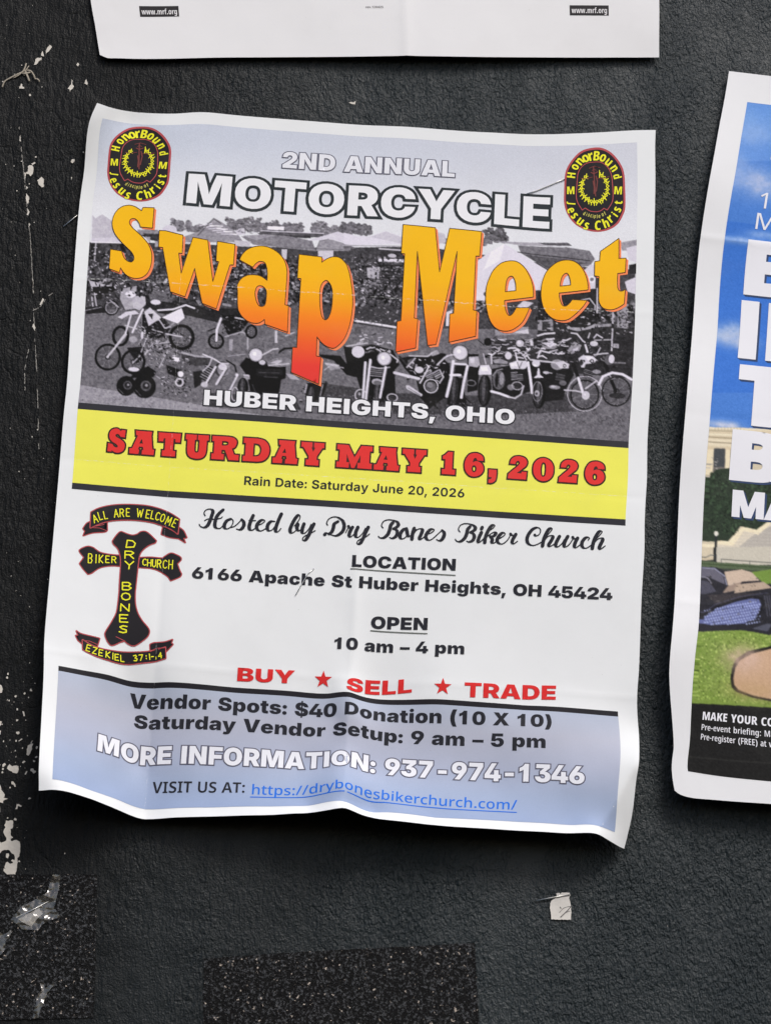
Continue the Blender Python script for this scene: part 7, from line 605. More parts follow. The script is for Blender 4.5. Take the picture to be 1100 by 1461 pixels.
CHIPS=[[[-20.11,-21.74],[-19.06,-20.96],[-19.58,-19.82],[-20.34,-18.59],[-21.3,-17.73],[-21.13,-19.7]],[[-22.51,-18.88],[-21.7,-16.45],[-22.94,-16.74],[-22.86,-17.8]],[[-24.73,-15.5],[-22.68,-15.87],[-22.59,-14.9],[-23.57,-14.24],
[-24.46,-12.61],[-25.19,-12.35],[-24.94,-14.12]],[[-8.46,-14.88],[-7.81,-14.15],[-8.24,-13.14],[-8.93,-13.87]],[[-10.15,-7.36],[-9.75,-6.81],[-9.79,-5.26],[-9.01,-4.35],[-9.37,-3.35],[-10.25,-2.7],[-10.43,-1.99],[-10.71,-2.86],[-11.34,
-3.39],[-10.76,-4.6],[-10.2,-5.22]],[[-4.67,-7.99],[-3.82,-6.12],[-4.11,-5.52],[-5.19,-6.01]],[[-29.54,-4.24],[-28.85,-3.53],[-28.9,-2.94],[-28.06,-2.51],[-28.11,-1.96],[-29.93,-1.89],[-29.91,-2.74],[-29.6,-3.08]],[[-25.61,0.08],
[-25.11,0.62],[-25.5,1.23],[-26.03,0.73]],[[-22.98,30.35],[-21.77,30.52],[-21.29,32.07],[-21.28,34.18],[-22.06,35.03],[-22.84,34.3],[-24.08,33.87],[-23.3,33.02],[-23.47,31.18]],[[-22.32,29.76],[-20.96,28.97],[-20.77,29.48],[-21.79,
30.31]],[[-18.01,34.98],[-16.97,35.96],[-16.77,39.1],[-17.35,39.52],[-18.93,37.96],[-19.29,36.66]],[[-7.07,26.71],[-6.13,26.53],[-5.96,27.41],[-6.68,28.37],[-7.35,27.9]],[[-27.71,18.23],[-27.15,20.58],[-27.72,20.63]],[[-23.41,39.36],
[-22.56,39.82],[-23.17,40.92]],[[-23.05,42.23],[-21.67,44.22],[-21.97,47.13],[-22.59,45.61],[-23.14,43.81]],[[-22.22,48.46],[-21.13,49.95],[-21.45,51.54],[-22.04,51.33],[-21.7,49.99]],[[-24.57,33.65],[-23.93,33.86],[-24.02,37.04]],
[[-6.79,34.1],[-6.29,34.33],[-6.53,35.4]],[[-21.19,26.49],[-20.47,26.59],[-20.52,27.02],[-21.19,27.08]],[[-17.43,77.68],[-17.08,77.91],[-16.35,82.74],[-16.74,82.51]],[[-20.93,54.63],[-20.31,55.11],[-20.55,56.07]],[[-17.28,78.12],
[-16.95,78.1],[-16.43,82.5],[-16.77,82.35]],[[-12.82,85.19],[-12.12,85.73],[-13.36,88.18],[-13.76,87.92]],[[-15.3,95.68],[-14.39,97.38],[-14.6,98.56],[-15.61,97.0]],[[-14.28,236.39],[-13.52,236.64],[-12.9,237.97],[-13.11,239.35],
[-13.96,239.62]],[[-11.81,233.18],[-11.48,233.55],[-11.83,233.94],[-12.21,233.6]],[[-12.95,249.91],[-12.07,250.01],[-12.24,251.22],[-12.76,251.86]],[[-12.62,253.35],[-12.08,253.47],[-12.13,254.82],[-12.46,254.99]],[[-7.33,244.86],[-6.8,
244.89],[-6.82,245.58],[-7.26,245.61]],[[-5.2,245.78],[-4.61,245.83],[-4.02,247.51],[-4.6,247.55]],[[-7.09,248.92],[-6.3,248.87],[-6.36,249.47],[-7.02,249.61]],[[-6.64,253.55],[-5.65,253.25],[-5.3,253.92],[-5.89,254.41],[-6.6,254.0]],
[[-4.54,255.82],[-4.09,255.94],[-5.3,256.92],[-5.66,256.79]],[[-1.05,257.38],[-0.25,257.48],[-0.65,258.56],[-0.48,259.44],[-0.8,260.06],[-0.99,261.12],[-1.64,261.91],[-2.15,261.65],[-2.29,259.56],[-2.12,258.35]],[[-0.73,256.16],[-0.48,
256.3],[-0.96,257.38],[-1.2,257.33]],[[0.91,258.15],[1.57,258.35],[1.5,258.86],[1.17,259.33],[0.75,258.91]],[[1.53,261.7],[1.72,262.14],[1.19,262.62],[0.87,262.34]],[[-2.91,263.79],[-2.3,264.05],[-3.1,264.85],[-3.56,264.58]],[[0.3,
263.43],[1.14,263.67],[0.89,264.13],[0.36,264.02]],[[-10.39,265.77],[-9.5,265.12],[-9.1,265.69],[-9.61,266.32],[-10.16,266.65]],[[-7.83,265.31],[-7.03,266.15],[-5.47,265.75],[-4.51,265.83],[-4.47,267.17],[-4.9,268.75],[-5.92,268.61],
[-7.44,267.81],[-8.52,267.14],[-8.32,266.23]],[[-0.18,266.59],[0.67,266.39],[1.03,267.11],[1.71,267.3],[1.53,267.82],[0.99,268.3],[0.2,267.61],[-0.31,267.34]],[[-1.81,267.74],[-1.25,267.55],[-1.84,268.93],[-2.2,268.81]],[[-10.72,
272.71],[-10.37,273.16],[-9.75,274.84],[-8.89,275.89],[-8.45,276.64],[-8.76,277.76],[-7.31,277.91],[-8.32,278.61],[-8.75,278.85],[-8.81,279.8],[-10.08,279.25]],[[-6.69,271.75],[-6.09,271.62],[-5.18,272.5],[-4.84,273.42],[-5.39,273.46],
[-5.66,272.85],[-6.45,272.59]],[[-3.93,279.73],[-3.17,279.68],[-2.11,280.3],[-2.32,280.63],[-3.42,280.32],[-3.61,281.49],[-4.22,281.53],[-4.0,280.58]],[[0.23,276.95],[0.97,277.28],[0.45,277.63],[-0.22,277.67]],[[-4.13,284.65],[-3.42,
285.07],[-3.51,285.7],[-4.45,285.45]],[[-7.15,285.93],[-6.37,286.04],[-5.65,285.68],[-4.72,285.78],[-4.39,287.62],[-4.61,288.51],[-5.18,288.92],[-4.94,289.84],[-5.03,291.09],[-4.14,291.8],[-4.87,292.16],[-4.78,293.09],[-4.03,293.04],
[-3.02,292.45],[-1.58,293.19],[-1.21,294.56],[-1.15,297.65],[-1.44,298.75],[-1.93,299.09],[-1.64,300.47],[-1.71,302.94],[-2.23,305.43],[-3.44,305.45],[-4.99,304.99],[-6.17,303.84],[-6.26,302.92],[-5.47,303.18],[-6.15,302.45],[-5.68,
301.03],[-5.21,300.54],[-4.61,301.12],[-3.41,301.04],[-3.16,300.41],[-3.96,300.0],[-3.54,299.66],[-2.92,299.78],[-2.72,298.68],[-3.26,297.79],[-4.06,297.38],[-4.77,296.34],[-6.6,296.3],[-7.46,296.82],[-8.27,297.8],[-8.66,293.8],[-7.45,
293.72],[-6.46,293.04],[-6.26,291.94],[-7.09,291.22],[-7.57,290.01],[-7.44,289.22],[-7.07,288.26],[-7.51,287.51]],[[-5.86,297.65],[-5.02,297.53],[-4.83,298.2],[-5.09,299.3],[-5.71,299.18],[-6.01,298.58]],[[-6.75,284.66],[-6.4,284.79],
[-6.53,285.11],[-6.93,285.05]],[[-9.9,281.12],[-9.63,281.41],[-9.54,282.97],[-9.7,283.14]],[[-1.25,299.82],[-0.77,300.1],[-1.09,300.49],[-1.52,300.21]],[[98.26,-6.38],[99.31,-6.23],[100.0,-6.98],[99.88,-5.34],[98.83,-5.49],[97.35,-5.84]]]
SCRAPES=[[[-28.4,14.54],[-27.17,21.38],[-25.32,30.8],[-23.28,42.24],[-21.84,50.0],[-19.92,60.29],[-18.01,73.09],[-16.44,83.77]],[[-16.4,82.8],[-15.36,92.75],[-13.57,106.09],[-11.75,118.73],[-10.09,133.01],[-8.29,148.29]],[[-2.71,77.02],
[-6.71,80.88],[-10.75,84.14],[-13.57,88.79],[-16.36,90.77],[-21.93,94.71]],[[-15.98,106.27],[-16.76,113.31],[-15.84,123.08]],[[-16.5,-27.91],[-19.25,-23.76],[-21.92,-18.85],[-25.43,-11.94]]]
FIBRES=[[[-36.53,-1.75],[-35.75,-4.32],[-33.5,-6.05],[-31.24,-7.59],[-29.29,-8.91],[-28.6,-10.72],[-28.29,-12.88]],[[-32.8,-5.92],[-30.53,-7.46],[-28.99,-9.33]],[[-28.72,-10.12],[-27.43,-7.51],[-26.34,-5.08]],[[-28.34,-9.77],[-26.24,
-9.55],[-24.86,-7.72],[-24.2,-6.22]],[[-24.22,-6.41],[-23.16,-6.11],[-22.39,-5.28]],[[-28.63,-7.41],[-28.26,-9.0],[-27.15,-11.81]],[[-29.94,-8.47],[-27.85,-8.25],[-26.21,-9.16]]]
TAPE={"patch":[[-10.96,305.49],[26.57,302.97],[29.69,353.08],[-5.94,356.22]],"patch2":[[65.97,330.37],[92.44,326.75],[160.26,318.93],[163.31,350.51],[67.65,356.33]]}
CLEAR=[[[10.96,304.36],[13.74,304.18],[13.66,309.47],[12.76,315.91],[15.09,319.14],[11.33,320.5],[8.89,322.14],[7.98,324.25],[2.44,324.23],[-1.94,320.96],[1.31,316.26],[9.7,310.85]],[[10.05,342.47],[11.49,342.2],[12.04,344.19],[14.78,
341.99],[15.21,342.7],[13.27,345.58],[12.4,348.02],[11.23,351.21],[10.8,354.53],[8.64,354.85],[9.27,349.87],[10.02,346.15],[11.43,345.51]],[[-5.55,325.66],[-3.97,326.68],[-1.58,324.67],[-1.14,325.39],[-3.02,328.85],[-2.77,331.44],
[-4.39,333.76],[-4.75,333.78]]]
SCRAP1=[[-0.38,319.92],[7.9,315.47],[7.66,316.8],[8.9,318.22],[7.22,320.01],[5.27,322.93],[1.81,321.47]]
STAPLE1=[[0.21,320.26],[10.79,313.79]]
SCRAP2=[[188.38,299.57],[189.39,299.35],[189.85,299.7],[190.29,299.22],[193.0,298.98],[193.27,300.06],[192.89,301.0],[193.34,302.34],[193.59,303.23],[193.86,306.17],[193.76,308.68],[186.77,309.01],[186.76,307.53],[186.3,305.06],[186.3,
303.24],[186.66,302.3],[187.65,301.56],[188.42,300.94]]
PEN=[[[189.62,306.44],[190.93,304.88],[192.26,304.23],[193.5,304.03],[192.64,305.34],[190.12,308.0]],[[191.55,306.55],[192.77,305.79],[193.44,305.63]],[[189.89,304.38],[190.13,304.86]]]
STAPLE2=[[181.35,302.59],[187.63,301.06],[193.03,299.85]]
STAPLE3=[[167.51,26.54],[171.21,24.95],[175.51,22.74],[178.38,21.33],[181.86,19.77]]
STAPLE4=[[95.65,183.92],[93.7,185.91],[91.63,190.01],[89.58,194.36]]
STAPLE5=[[-7.65,55.11],[-1.16,48.59]]
LOWER=[[162.43,346.83],[224.94,342.97]]
MAINCTRL=[[5.27,5.29,-1.54,6.56,7.0],[15.3,5.29,-1.9,5.32,1.97],[27.26,5.29,-1.73,5.14,1.98],[42.14,5.29,-1.6,3.47,2.0],[53.88,5.29,-1.42,3.58,2.0],[84.33,5.29,-0.97,3.83,1.99],[104.92,5.29,-0.66,3.82,1.99],[126.32,5.29,-0.35,3.31,2.0],
[153.13,5.29,0.05,3.11,2.0],[177.29,5.29,0.38,2.02,2.01],[193.48,5.29,0.52,0.2,2.03],[209.35,5.29,0.6,-2.02,2.06],[5.27,126.49,-0.64,1.64,5.13],[35.76,126.49,-0.57,1.87,4.9],[66.86,126.49,-0.47,1.73,5.04],[103.26,126.49,-0.36,1.93,
4.85],[137.12,126.49,-0.26,1.95,4.82],[173.67,126.49,-0.13,2.04,4.73],[209.35,126.49,-0.01,2.12,4.65],[5.27,157.8,0.02,2.18,5.96],[37.84,157.8,-0.11,2.59,5.36],[68.79,157.8,-0.17,2.49,5.51],[104.97,157.8,-0.27,2.32,5.75],[138.65,157.8,
-0.36,2.27,5.82],[175.0,157.8,-0.47,2.2,5.93],[209.35,157.8,-0.59,2.07,6.11],[5.27,229.77,1.84,1.56,11.78],[14.51,229.77,1.5,2.17,10.09],[23.55,229.77,1.18,2.78,8.39],[28.07,229.77,0.91,3.35,6.81],[31.49,229.77,0.74,3.74,5.74],[45.42,
229.77,0.61,3.44,6.58],[68.33,229.77,0.32,3.68,5.91],[91.23,229.77,0.07,3.7,5.86],[103.96,229.77,-0.08,3.66,5.96],[107.05,229.77,-0.19,3.33,6.88],[110.87,229.77,-0.25,3.18,7.28],[115.66,229.77,-0.4,3.82,5.53],[120.07,229.77,-0.46,4.18,
4.55],[142.51,229.77,-0.84,3.4,6.68],[175.77,229.77,-1.22,3.48,6.46],[209.35,229.77,-1.6,3.51,6.39],[0.0,0.0,1.2,6.48,9.0],[6.04,0.0,-0.06,6.79,6.86],[11.71,0.0,-0.78,6.16,3.78],[22.58,0.0,-1.35,5.62,2.0],[33.07,0.0,-1.48,4.95,2.0],
[42.2,0.0,-1.5,3.61,2.0],[53.49,0.0,-1.39,3.79,2.0],[67.16,0.0,-1.21,4.01,2.0],[84.19,0.0,-0.97,4.09,2.0],[104.65,0.0,-0.67,4.15,2.0],[121.52,0.0,-0.42,3.55,2.0],[144.08,0.0,-0.08,3.69,2.0],[166.65,0.0,0.24,3.08,2.0],[177.94,0.0,0.39,
2.14,2.0],[200.39,0.0,0.56,-0.81,2.0],[215.9,0.0,1.18,-2.73,2.0],[5.71,275.4,4.23,-0.29,22.21],[10.33,275.4,3.71,-0.01,21.16],[20.35,275.4,2.58,1.39,15.86],[30.85,275.4,1.54,2.87,10.38],[38.71,275.4,1.03,4.14,5.76],[63.86,275.4,0.57,
3.17,9.27],[86.63,275.4,0.16,2.18,12.91],[98.89,275.4,-0.1,1.63,14.96],[112.14,275.4,-0.59,0.56,18.99],[116.69,275.4,-0.72,1.37,15.95],[121.6,275.4,-0.76,2.14,13.05],[144.57,275.4,-1.18,2.36,12.26],[174.82,275.4,-1.79,2.15,13.03],
[193.91,275.4,-2.16,2.11,13.19],[204.38,275.4,-2.36,2.09,13.26],[209.48,275.4,-2.24,3.35,11.5],[5.82,279.4,4.28,-0.39,23.03],[10.8,279.4,3.77,-0.24,22.46],[20.63,279.4,2.71,0.89,18.06],[30.36,279.4,1.66,2.52,11.88],[39.02,279.4,1.06,
3.97,6.48],[50.34,279.4,0.84,3.47,8.33],[62.98,279.4,0.63,2.83,10.71],[75.34,279.4,0.4,2.2,13.06],[86.83,279.4,0.16,1.67,15.1],[94.06,279.4,-0.01,1.17,17.0],[106.55,279.4,-0.44,0.09,21.16],[112.27,279.4,-0.7,-0.34,22.86],[116.81,279.4,
-0.85,0.35,20.17],[121.69,279.4,-0.93,0.98,17.73],[132.07,279.4,-1.13,1.36,16.26],[144.7,279.4,-1.35,1.67,15.09],[164.85,279.4,-1.75,1.72,14.88],[185.02,279.4,-2.19,1.64,15.18],[202.94,279.4,-2.68,1.39,16.16],[0.0,4.58,-0.49,7.27,8.7],
[0.0,11.3,-1.5,6.53,7.37],[0.0,27.59,-1.68,4.1,3.51],[0.0,40.75,-2.28,3.07,2.2],[0.0,66.07,-2.02,2.53,2.68],[0.0,90.67,-1.3,2.11,3.45],[0.0,122.72,-0.21,1.68,4.92],[0.0,150.1,0.02,2.05,5.76],[0.0,166.98,0.25,2.09,6.55],[0.0,200.27,0.71,
1.81,9.06],[0.0,222.07,1.22,1.63,11.02],[0.0,250.05,3.15,0.74,16.0],[0.0,273.0,4.58,-0.19,21.58],[215.9,18.43,1.42,-1.55,2.32],[215.9,44.54,1.49,-0.58,2.97],[215.9,75.88,1.54,0.55,3.74],[215.9,112.18,0.92,1.71,4.46],[215.9,140.64,0.52,
2.1,5.27],[215.9,152.76,0.06,2.08,5.85],[215.9,167.69,0.08,2.3,6.24],[215.9,186.31,-0.54,2.71,6.41],[215.9,215.07,-0.95,3.26,6.47],[215.9,222.46,-1.31,3.38,6.44],[215.9,237.23,-0.49,3.42,6.9],[215.9,249.21,-0.83,4.25,11.5],[215.9,
254.83,-1.53,4.06,11.5],[215.9,265.71,-2.46,3.68,11.5],[215.9,274.19,-3.81,3.39,11.5],[0.0,279.4,5.2,-0.05,21.72],[215.9,279.4,-5.28,5.07,11.5],[40.34,40.6,-2.41,2.09,2.37],[54.46,40.6,-2.0,2.38,2.32],[76.65,40.6,-1.38,2.67,2.26],
[98.82,40.6,-0.88,2.55,2.29],[132.99,40.6,-0.29,1.67,2.44],[155.26,40.6,0.08,1.93,2.4],[176.46,40.6,0.48,2.3,2.33],[35.39,238.4,0.76,4.44,4.01],[60.28,238.4,0.47,3.77,5.93],[88.14,238.4,0.13,3.81,5.81],[106.56,238.4,-0.17,3.61,6.39],
[109.86,238.4,-0.28,3.17,7.68],[114.51,238.4,-0.42,3.15,7.75],[117.91,238.4,-0.46,3.6,6.42],[124.36,238.4,-0.54,3.99,5.28],[142.93,238.4,-0.79,3.73,6.06],[154.35,238.4,-0.92,3.58,6.49],[169.84,238.4,-1.13,3.27,7.4],[182.08,238.4,-1.32,
3.11,7.87],[21.42,258.6,2.0,2.5,10.81],[28.45,258.6,1.49,3.37,7.9],[32.72,258.6,1.17,4.21,5.13],[36.93,258.6,0.92,4.81,3.16],[43.03,258.6,0.8,4.52,4.1],[54.9,258.6,0.63,3.94,6.0],[62.73,258.6,0.51,3.85,6.32],[88.46,258.6,0.15,3.57,
7.22],[93.92,258.6,0.07,3.62,7.08],[102.59,258.6,-0.11,3.06,8.94],[108.13,258.6,-0.29,2.43,11.04],[113.25,258.6,-0.43,2.48,10.89],[117.93,258.6,-0.49,3.15,8.64],[124.09,258.6,-0.58,3.56,7.26],[133.23,258.6,-0.7,3.66,6.94],[139.71,258.6,
-0.77,3.71,6.78],[164.99,258.6,-1.0,3.51,7.45],[196.71,258.6,-1.4,3.48,11.5],[77.86,271.0,0.33,2.85,10.22],[93.66,271.0,0.04,2.44,11.7],[102.65,271.0,-0.19,1.55,14.93],[111.66,271.0,-0.56,0.64,18.27],[116.68,271.0,-0.68,1.46,15.28],
[125.9,271.0,-0.82,2.24,12.44],[144.37,271.0,-1.09,2.65,10.95],[173.84,271.0,-1.54,2.55,11.33]]
RIGHTCTRL=[[0.0,0.0,-0.41,1.37,2.5],[0.0,23.0,-2.75,1.94,4.02],[0.0,45.81,-5.19,2.49,5.68],[0.0,72.08,-6.93,1.79,4.76],[0.0,88.96,-7.19,1.41,4.07],[0.0,107.12,-7.16,1.73,4.9],[0.0,127.86,-7.64,2.5,6.95],[0.0,148.86,-7.86,2.63,7.61],
[0.0,167.15,-7.65,2.19,6.68],[0.0,193.56,-6.82,2.08,6.66],[0.0,219.41,-6.79,3.31,10.93],[0.0,229.85,-6.99,3.34,11.36],[0.0,237.68,-6.74,3.11,10.83],[0.0,252.62,-4.46,2.58,9.52],[0.0,264.48,-2.8,2.27,8.76],[0.0,279.4,-1.24,2.11,8.5],
[8.32,12.11,-1.12,1.53,2.94],[8.32,41.63,-3.96,2.23,4.95],[8.32,70.93,-6.27,1.69,4.55],[8.32,106.02,-6.4,1.61,4.7],[8.32,143.92,-7.09,2.37,7.07],[8.32,165.23,-7.08,2.02,6.53],[8.32,192.63,-6.29,1.88,6.53],[8.32,219.93,-6.02,2.88,10.13],
[8.32,236.19,-6.53,2.68,10.16],[8.32,254.45,-6.08,2.2,9.02],[8.32,272.08,-5.68,1.92,8.45],[8.13,0.0,-0.43,1.33,2.5],[16.13,0.0,-0.45,1.34,2.5],[1.28,279.4,-1.3,3.03,8.5],[3.27,279.4,-1.36,3.68,8.5],[6.7,279.4,-1.41,4.07,8.5],[19.08,
279.4,-1.5,3.62,8.5],[33.63,279.4,-1.59,2.83,8.5],[110.0,0.0,0.0,0.0,2.5],[110.0,70.0,-6.07,-0.33,3.64],[110.0,140.0,-6.69,-0.37,5.12],[110.0,210.0,-5.44,-0.3,6.76],[110.0,279.4,0.0,0.0,8.5],[215.9,0.0,0.0,0.0,2.5],[215.9,70.0,-6.07,
-0.33,3.64],[215.9,140.0,-6.69,-0.37,5.12],[215.9,210.0,-5.44,-0.3,6.76],[215.9,279.4,0.0,0.0,8.5]]
RFRAME=[245.7505,-31.8554,1.0425,0.0572,-0.0572,1.0425]
TOPCTRL=[[0.67,279.4,0.15,0.42,2.5],[2.14,279.4,0.22,1.33,2.5],[5.89,279.4,0.23,1.63,2.5],[42.13,279.4,0.12,1.44,2.53],[74.47,279.4,0.02,1.41,2.91],[96.09,279.4,-0.07,1.62,3.69],[117.77,279.4,-0.2,1.73,4.44],[134.05,279.4,-0.25,1.93,
4.4],[150.36,279.4,-0.27,1.88,3.84],[183.07,279.4,-0.27,1.5,2.74],[215.9,279.4,-0.34,1.32,2.51],[0.0,272.76,-0.65,1.25,2.2],[0.0,265.18,-1.77,1.36,2.2],[0.0,254.52,-3.46,1.52,2.2],[215.9,266.55,0.38,1.63,3.0],[215.9,254.21,1.14,1.6,
3.0],[0.0,0.0,0,0,2.5],[0.0,90.0,0,0,2.5],[0.0,180.0,0,0,2.5],[108.0,0.0,0,0,2.5],[108.0,90.0,0,0,2.5],[108.0,180.0,0,0,2.5],[215.9,0.0,0,0,2.5],[215.9,90.0,0,0,2.5],[215.9,180.0,0,0,2.5]]
TFRAME=[-23.1662,-300.3609,1.011,-0.0821,0.0821,1.011]
BOX={"a":5.29,"b":126.49,"c":129.06,"d":157.8,"e":160.21,"f":229.77,"g":231.6,"h":275.4,"u0":5.27,"u1":209.35}

# ------------------------------------------------------------------ helpers
def lin1(c):
    c = c / 255.0
    return c / 12.92 if c <= 0.04045 else ((c + 0.055) / 1.055) ** 2.4
PAPER = 0.80
def ink_rgb(r, g, b):
    return tuple(min(0.9, lin1(x) / lin1(226) * PAPER) for x in (r, g, b)) + (1.0,)

def smooth(pts, n=5, closed=True):
    """Catmull-Rom through the points flagged as curved, straight between corners."""
    out = []; N = len(pts)
    for i in range(N if closed else N - 1):
        a = pts[i]; b = pts[(i + 1) % N]
        ca = len(a) > 2; cb = len(b) > 2
        out.append((a[0], a[1]))
        if not (ca or cb): continue
        p0 = pts[(i - 1) % N] if (ca and (closed or i > 0)) else a
        p3 = pts[(i + 2) % N] if (cb and (closed or i + 2 < N)) else b
        for k in range(1, n):
            t = k / n; t2 = t * t; t3 = t2 * t
            out.append(tuple(0.5 * (2 * a[j] + (b[j] - p0[j]) * t + (2 * p0[j] - 5 * a[j] + 4 * b[j] - p3[j]) * t2
                                    + (3 * a[j] - p0[j] - 3 * b[j] + p3[j]) * t3) for j in (0, 1)))
    if not closed: out.append((pts[-1][0], pts[-1][1]))
    return np.array(out, float)
def area(p):
    p = np.asarray(p); x, y = p[:, 0], p[:, 1]
    return 0.5 * float(np.sum(x * np.roll(y, -1) - np.roll(x, -1) * y))
def ccw(p, s=1):
    p = np.asarray(p, float)
    return p if area(p) * s > 0 else p[::-1]
def shape(contours, n=5):
    """outer contour first, holes after it"""
    return [ccw(smooth(c, n), 1 if i == 0 else -1) for i, c in enumerate(contours)]
def disc(x, y, r, n=10, ry=None):
    ry = ry or r
    return np.array([(x + r * math.cos(2 * math.pi * k / n), y + ry * math.sin(2 * math.pi * k / n)) for k in range(n)])
def stroke(pts, w, closed=False, miter=False, caps=True):
    """pieces (all counter-clockwise) whose union is the pen line; w is one width or one per point"""
    P = np.asarray([p[:2] for p in pts], float); N = len(P)
    ws = np.full(N, float(w)) if np.isscalar(w) else np.asarray(w, float)
    out = []
    segs = range(N if closed else N - 1)
    for i in segs:
        a, b = P[i], P[(i + 1) % N]; d = b - a; L = math.hypot(*d)
        if L < 1e-6: continue
        n = np.array((-d[1], d[0])) / L
        ra, rb = ws[i] / 2, ws[(i + 1) % N] / 2
        out.append(ccw([a + n * ra, a - n * ra, b - n * rb, b + n * rb]))
    for i in range(N):
        if not closed and i in (0, N - 1):
            if caps: out.append(ccw(disc(P[i][0], P[i][1], ws[i] / 2, 8)))
            continue
        a, b, c = P[i - 1], P[i], P[(i + 1) % N]; d1 = b - a; d2 = c - b
        l1, l2 = math.hypot(*d1), math.hypot(*d2)
        if l1 < 1e-6 or l2 < 1e-6: continue
        d1 = d1 / l1; d2 = d2 / l2; cr = d1[0] * d2[1] - d1[1] * d2[0]; dt = float(d1 @ d2)
        if abs(cr) < 0.03 and dt > 0: continue
        r = ws[i] / 2; s = -1 if cr > 0 else 1
        n1 = np.array((-d1[1], d1[0])) * s * r; n2 = np.array((-d2[1], d2[0])) * s * r
        if miter and dt > -0.75:
            m = n1 + n2; m = m / max(1e-9, float(m @ m)) * 2 * r * r
            out.append(ccw([b, b + n1, b + m, b + n2]))
        elif dt > 0.6:
            out.append(ccw([b, b + n1, b + n2]))
        else:
            out.append(ccw(disc(b[0], b[1], r, 10)))
    return [p for p in out if abs(area(p)) > 1e-6]
def pen(pts, thin, thick, n=5):
    """a script pen line, swelling where it runs down the page"""
    P = smooth([tuple(p[:2]) + (1,) for p in pts], n, False)
    d = np.gradient(P, axis=0); d /= np.maximum(np.hypot(d[:, 0], d[:, 1]), 1e-6)[:, None]
    w = thin + (thick - thin) * np.clip(d[:, 1] * 0.95 - d[:, 0] * 0.12, 0, 1) ** 0.9
    k = np.array([.25, .5, .25]); w = np.convolve(np.pad(w, 1, 'edge'), k, 'valid')
    return stroke(P, w)

def glyphs(font, s, u0, u1, v0, v1, cap):
    capf, G = FONT[font]
    x = 0; raw = []
    for ch in s:
        if ch == ' ':
            x += 300; continue
        g = G[ch]
        for c in g[1:]:
            raw.append(np.array(c, float).reshape(-1, 2) + (x, 0))
        x += g[0]
    lo = min(c[:, 0].min() for c in raw); hi = max(c[:, 0].max() for c in raw)
    sy = cap / capf; sx = (u1 - u0) / (hi - lo) if u1 is not None else sy * v1
    out = []
    for c in raw:
        t = (c[:, 0] - lo) * sx; u = u0 + t
        vb = v0 + (v1 - v0) * t / (u1 - u0) if u1 is not None else v0
        out.append(np.c_[u, vb - c[:, 1] * sy])
    return out
def char_at(font, ch, u, v, ang, h, w=None):
    """one letter centred on a point, turned"""
    capf, G = FONT[font]; g = G[ch]
    cs = [np.array(c, float).reshape(-1, 2) for c in g[1:]]
    lo = min(c[:, 0].min() for c in cs); hi = max(c[:, 0].max() for c in cs)
    ylo = min(c[:, 1].min() for c in cs); yhi = max(c[:, 1].max() for c in cs)
    s = h / (yhi - ylo); a = math.radians(ang); ca, sa = math.cos(a), math.sin(a)
    out = []
    for c in cs:
        x = (c[:, 0] - (lo + hi) / 2) * s * (w or 1); y = -(c[:, 1] - (ylo + yhi) / 2) * s
        out.append(np.c_[u + x * ca - y * sa, v + x * sa + y * ca])
    return out

def U2(r2): return np.where(r2 > 0, r2 * np.log(np.maximum(r2, 1e-12)), 0)
class Sheet:
    """where the paper of a flyer lies: (u, v) on the sheet -> world position"""
    def __init__(s, ctrl, frame=None, folds_v=(), folds_u=()):
        c = np.array(ctrl, float); s.X = c[:, :2]; Y = c[:, 2:5]; n = len(c)
        r2 = ((s.X[:, None] - s.X[None]) ** 2).sum(-1); P = np.c_[np.ones(n), s.X]
        A = np.block([[U2(r2) + 0.4 * np.eye(n), P], [P.T, np.zeros((3, 3))]])
        s.w = np.linalg.solve(A, np.r_[Y, np.zeros((3, 3))])
        s.fr = frame; s.fv = folds_v; s.fu = folds_u; s.corner = None
    def at(s, uv, lift=0.0):
        uv = np.asarray(uv, float); res = np.zeros((len(uv), 3))
        for i in range(0, len(uv), 20000):
            q = uv[i:i + 20000]; r2 = ((q[:, None] - s.X[None]) ** 2).sum(-1)
            res[i:i + 20000] = np.c_[U2(r2), np.ones(len(q)), q] @ s.w
        if s.fr is None: base = uv
        else:
            o = np.array(s.fr[:2]); ex = np.array(s.fr[2:4]); ey = np.array(s.fr[4:6])
            base = o + uv[:, :1] * ex + uv[:, 1:] * ey
        z = np.maximum(res[:, 2], 1.0)
        for f, a, w_ in s.fv:
            d = uv[:, 1] - f - 0.25 * np.sin(uv[:, 0] * 0.13); z = z + a * np.exp(-np.abs(d) / w_)
        for f, a, w_, v0 in s.fu:
            d = uv[:, 0] - f - 0.2 * np.sin(uv[:, 1] * 0.1); z = z + a * np.exp(-np.abs(d) / w_) * np.clip((uv[:, 1] - v0) / 25, 0, 1)
        z = z + 0.04 * np.sin(uv[:, 0] * 0.21 + 1.3) * np.sin(uv[:, 1] * 0.17)
        if s.corner:
            (ax, ay), (bx, by), k = s.corner; L = math.hypot(bx - ax, by - ay)
            d = ((uv[:, 0] - ax) * (by - ay) - (uv[:, 1] - ay) * (bx - ax)) / L
            dz = k * np.maximum(0, -d if s.cflip else d); z = z + dz
        else: dz = 0
        x = base[:, 0] + res[:, 0] - .13 * dz; y = base[:, 1] + res[:, 1] + .23 * dz
        return np.c_[x, -(z + lift), -y] / 1000.0

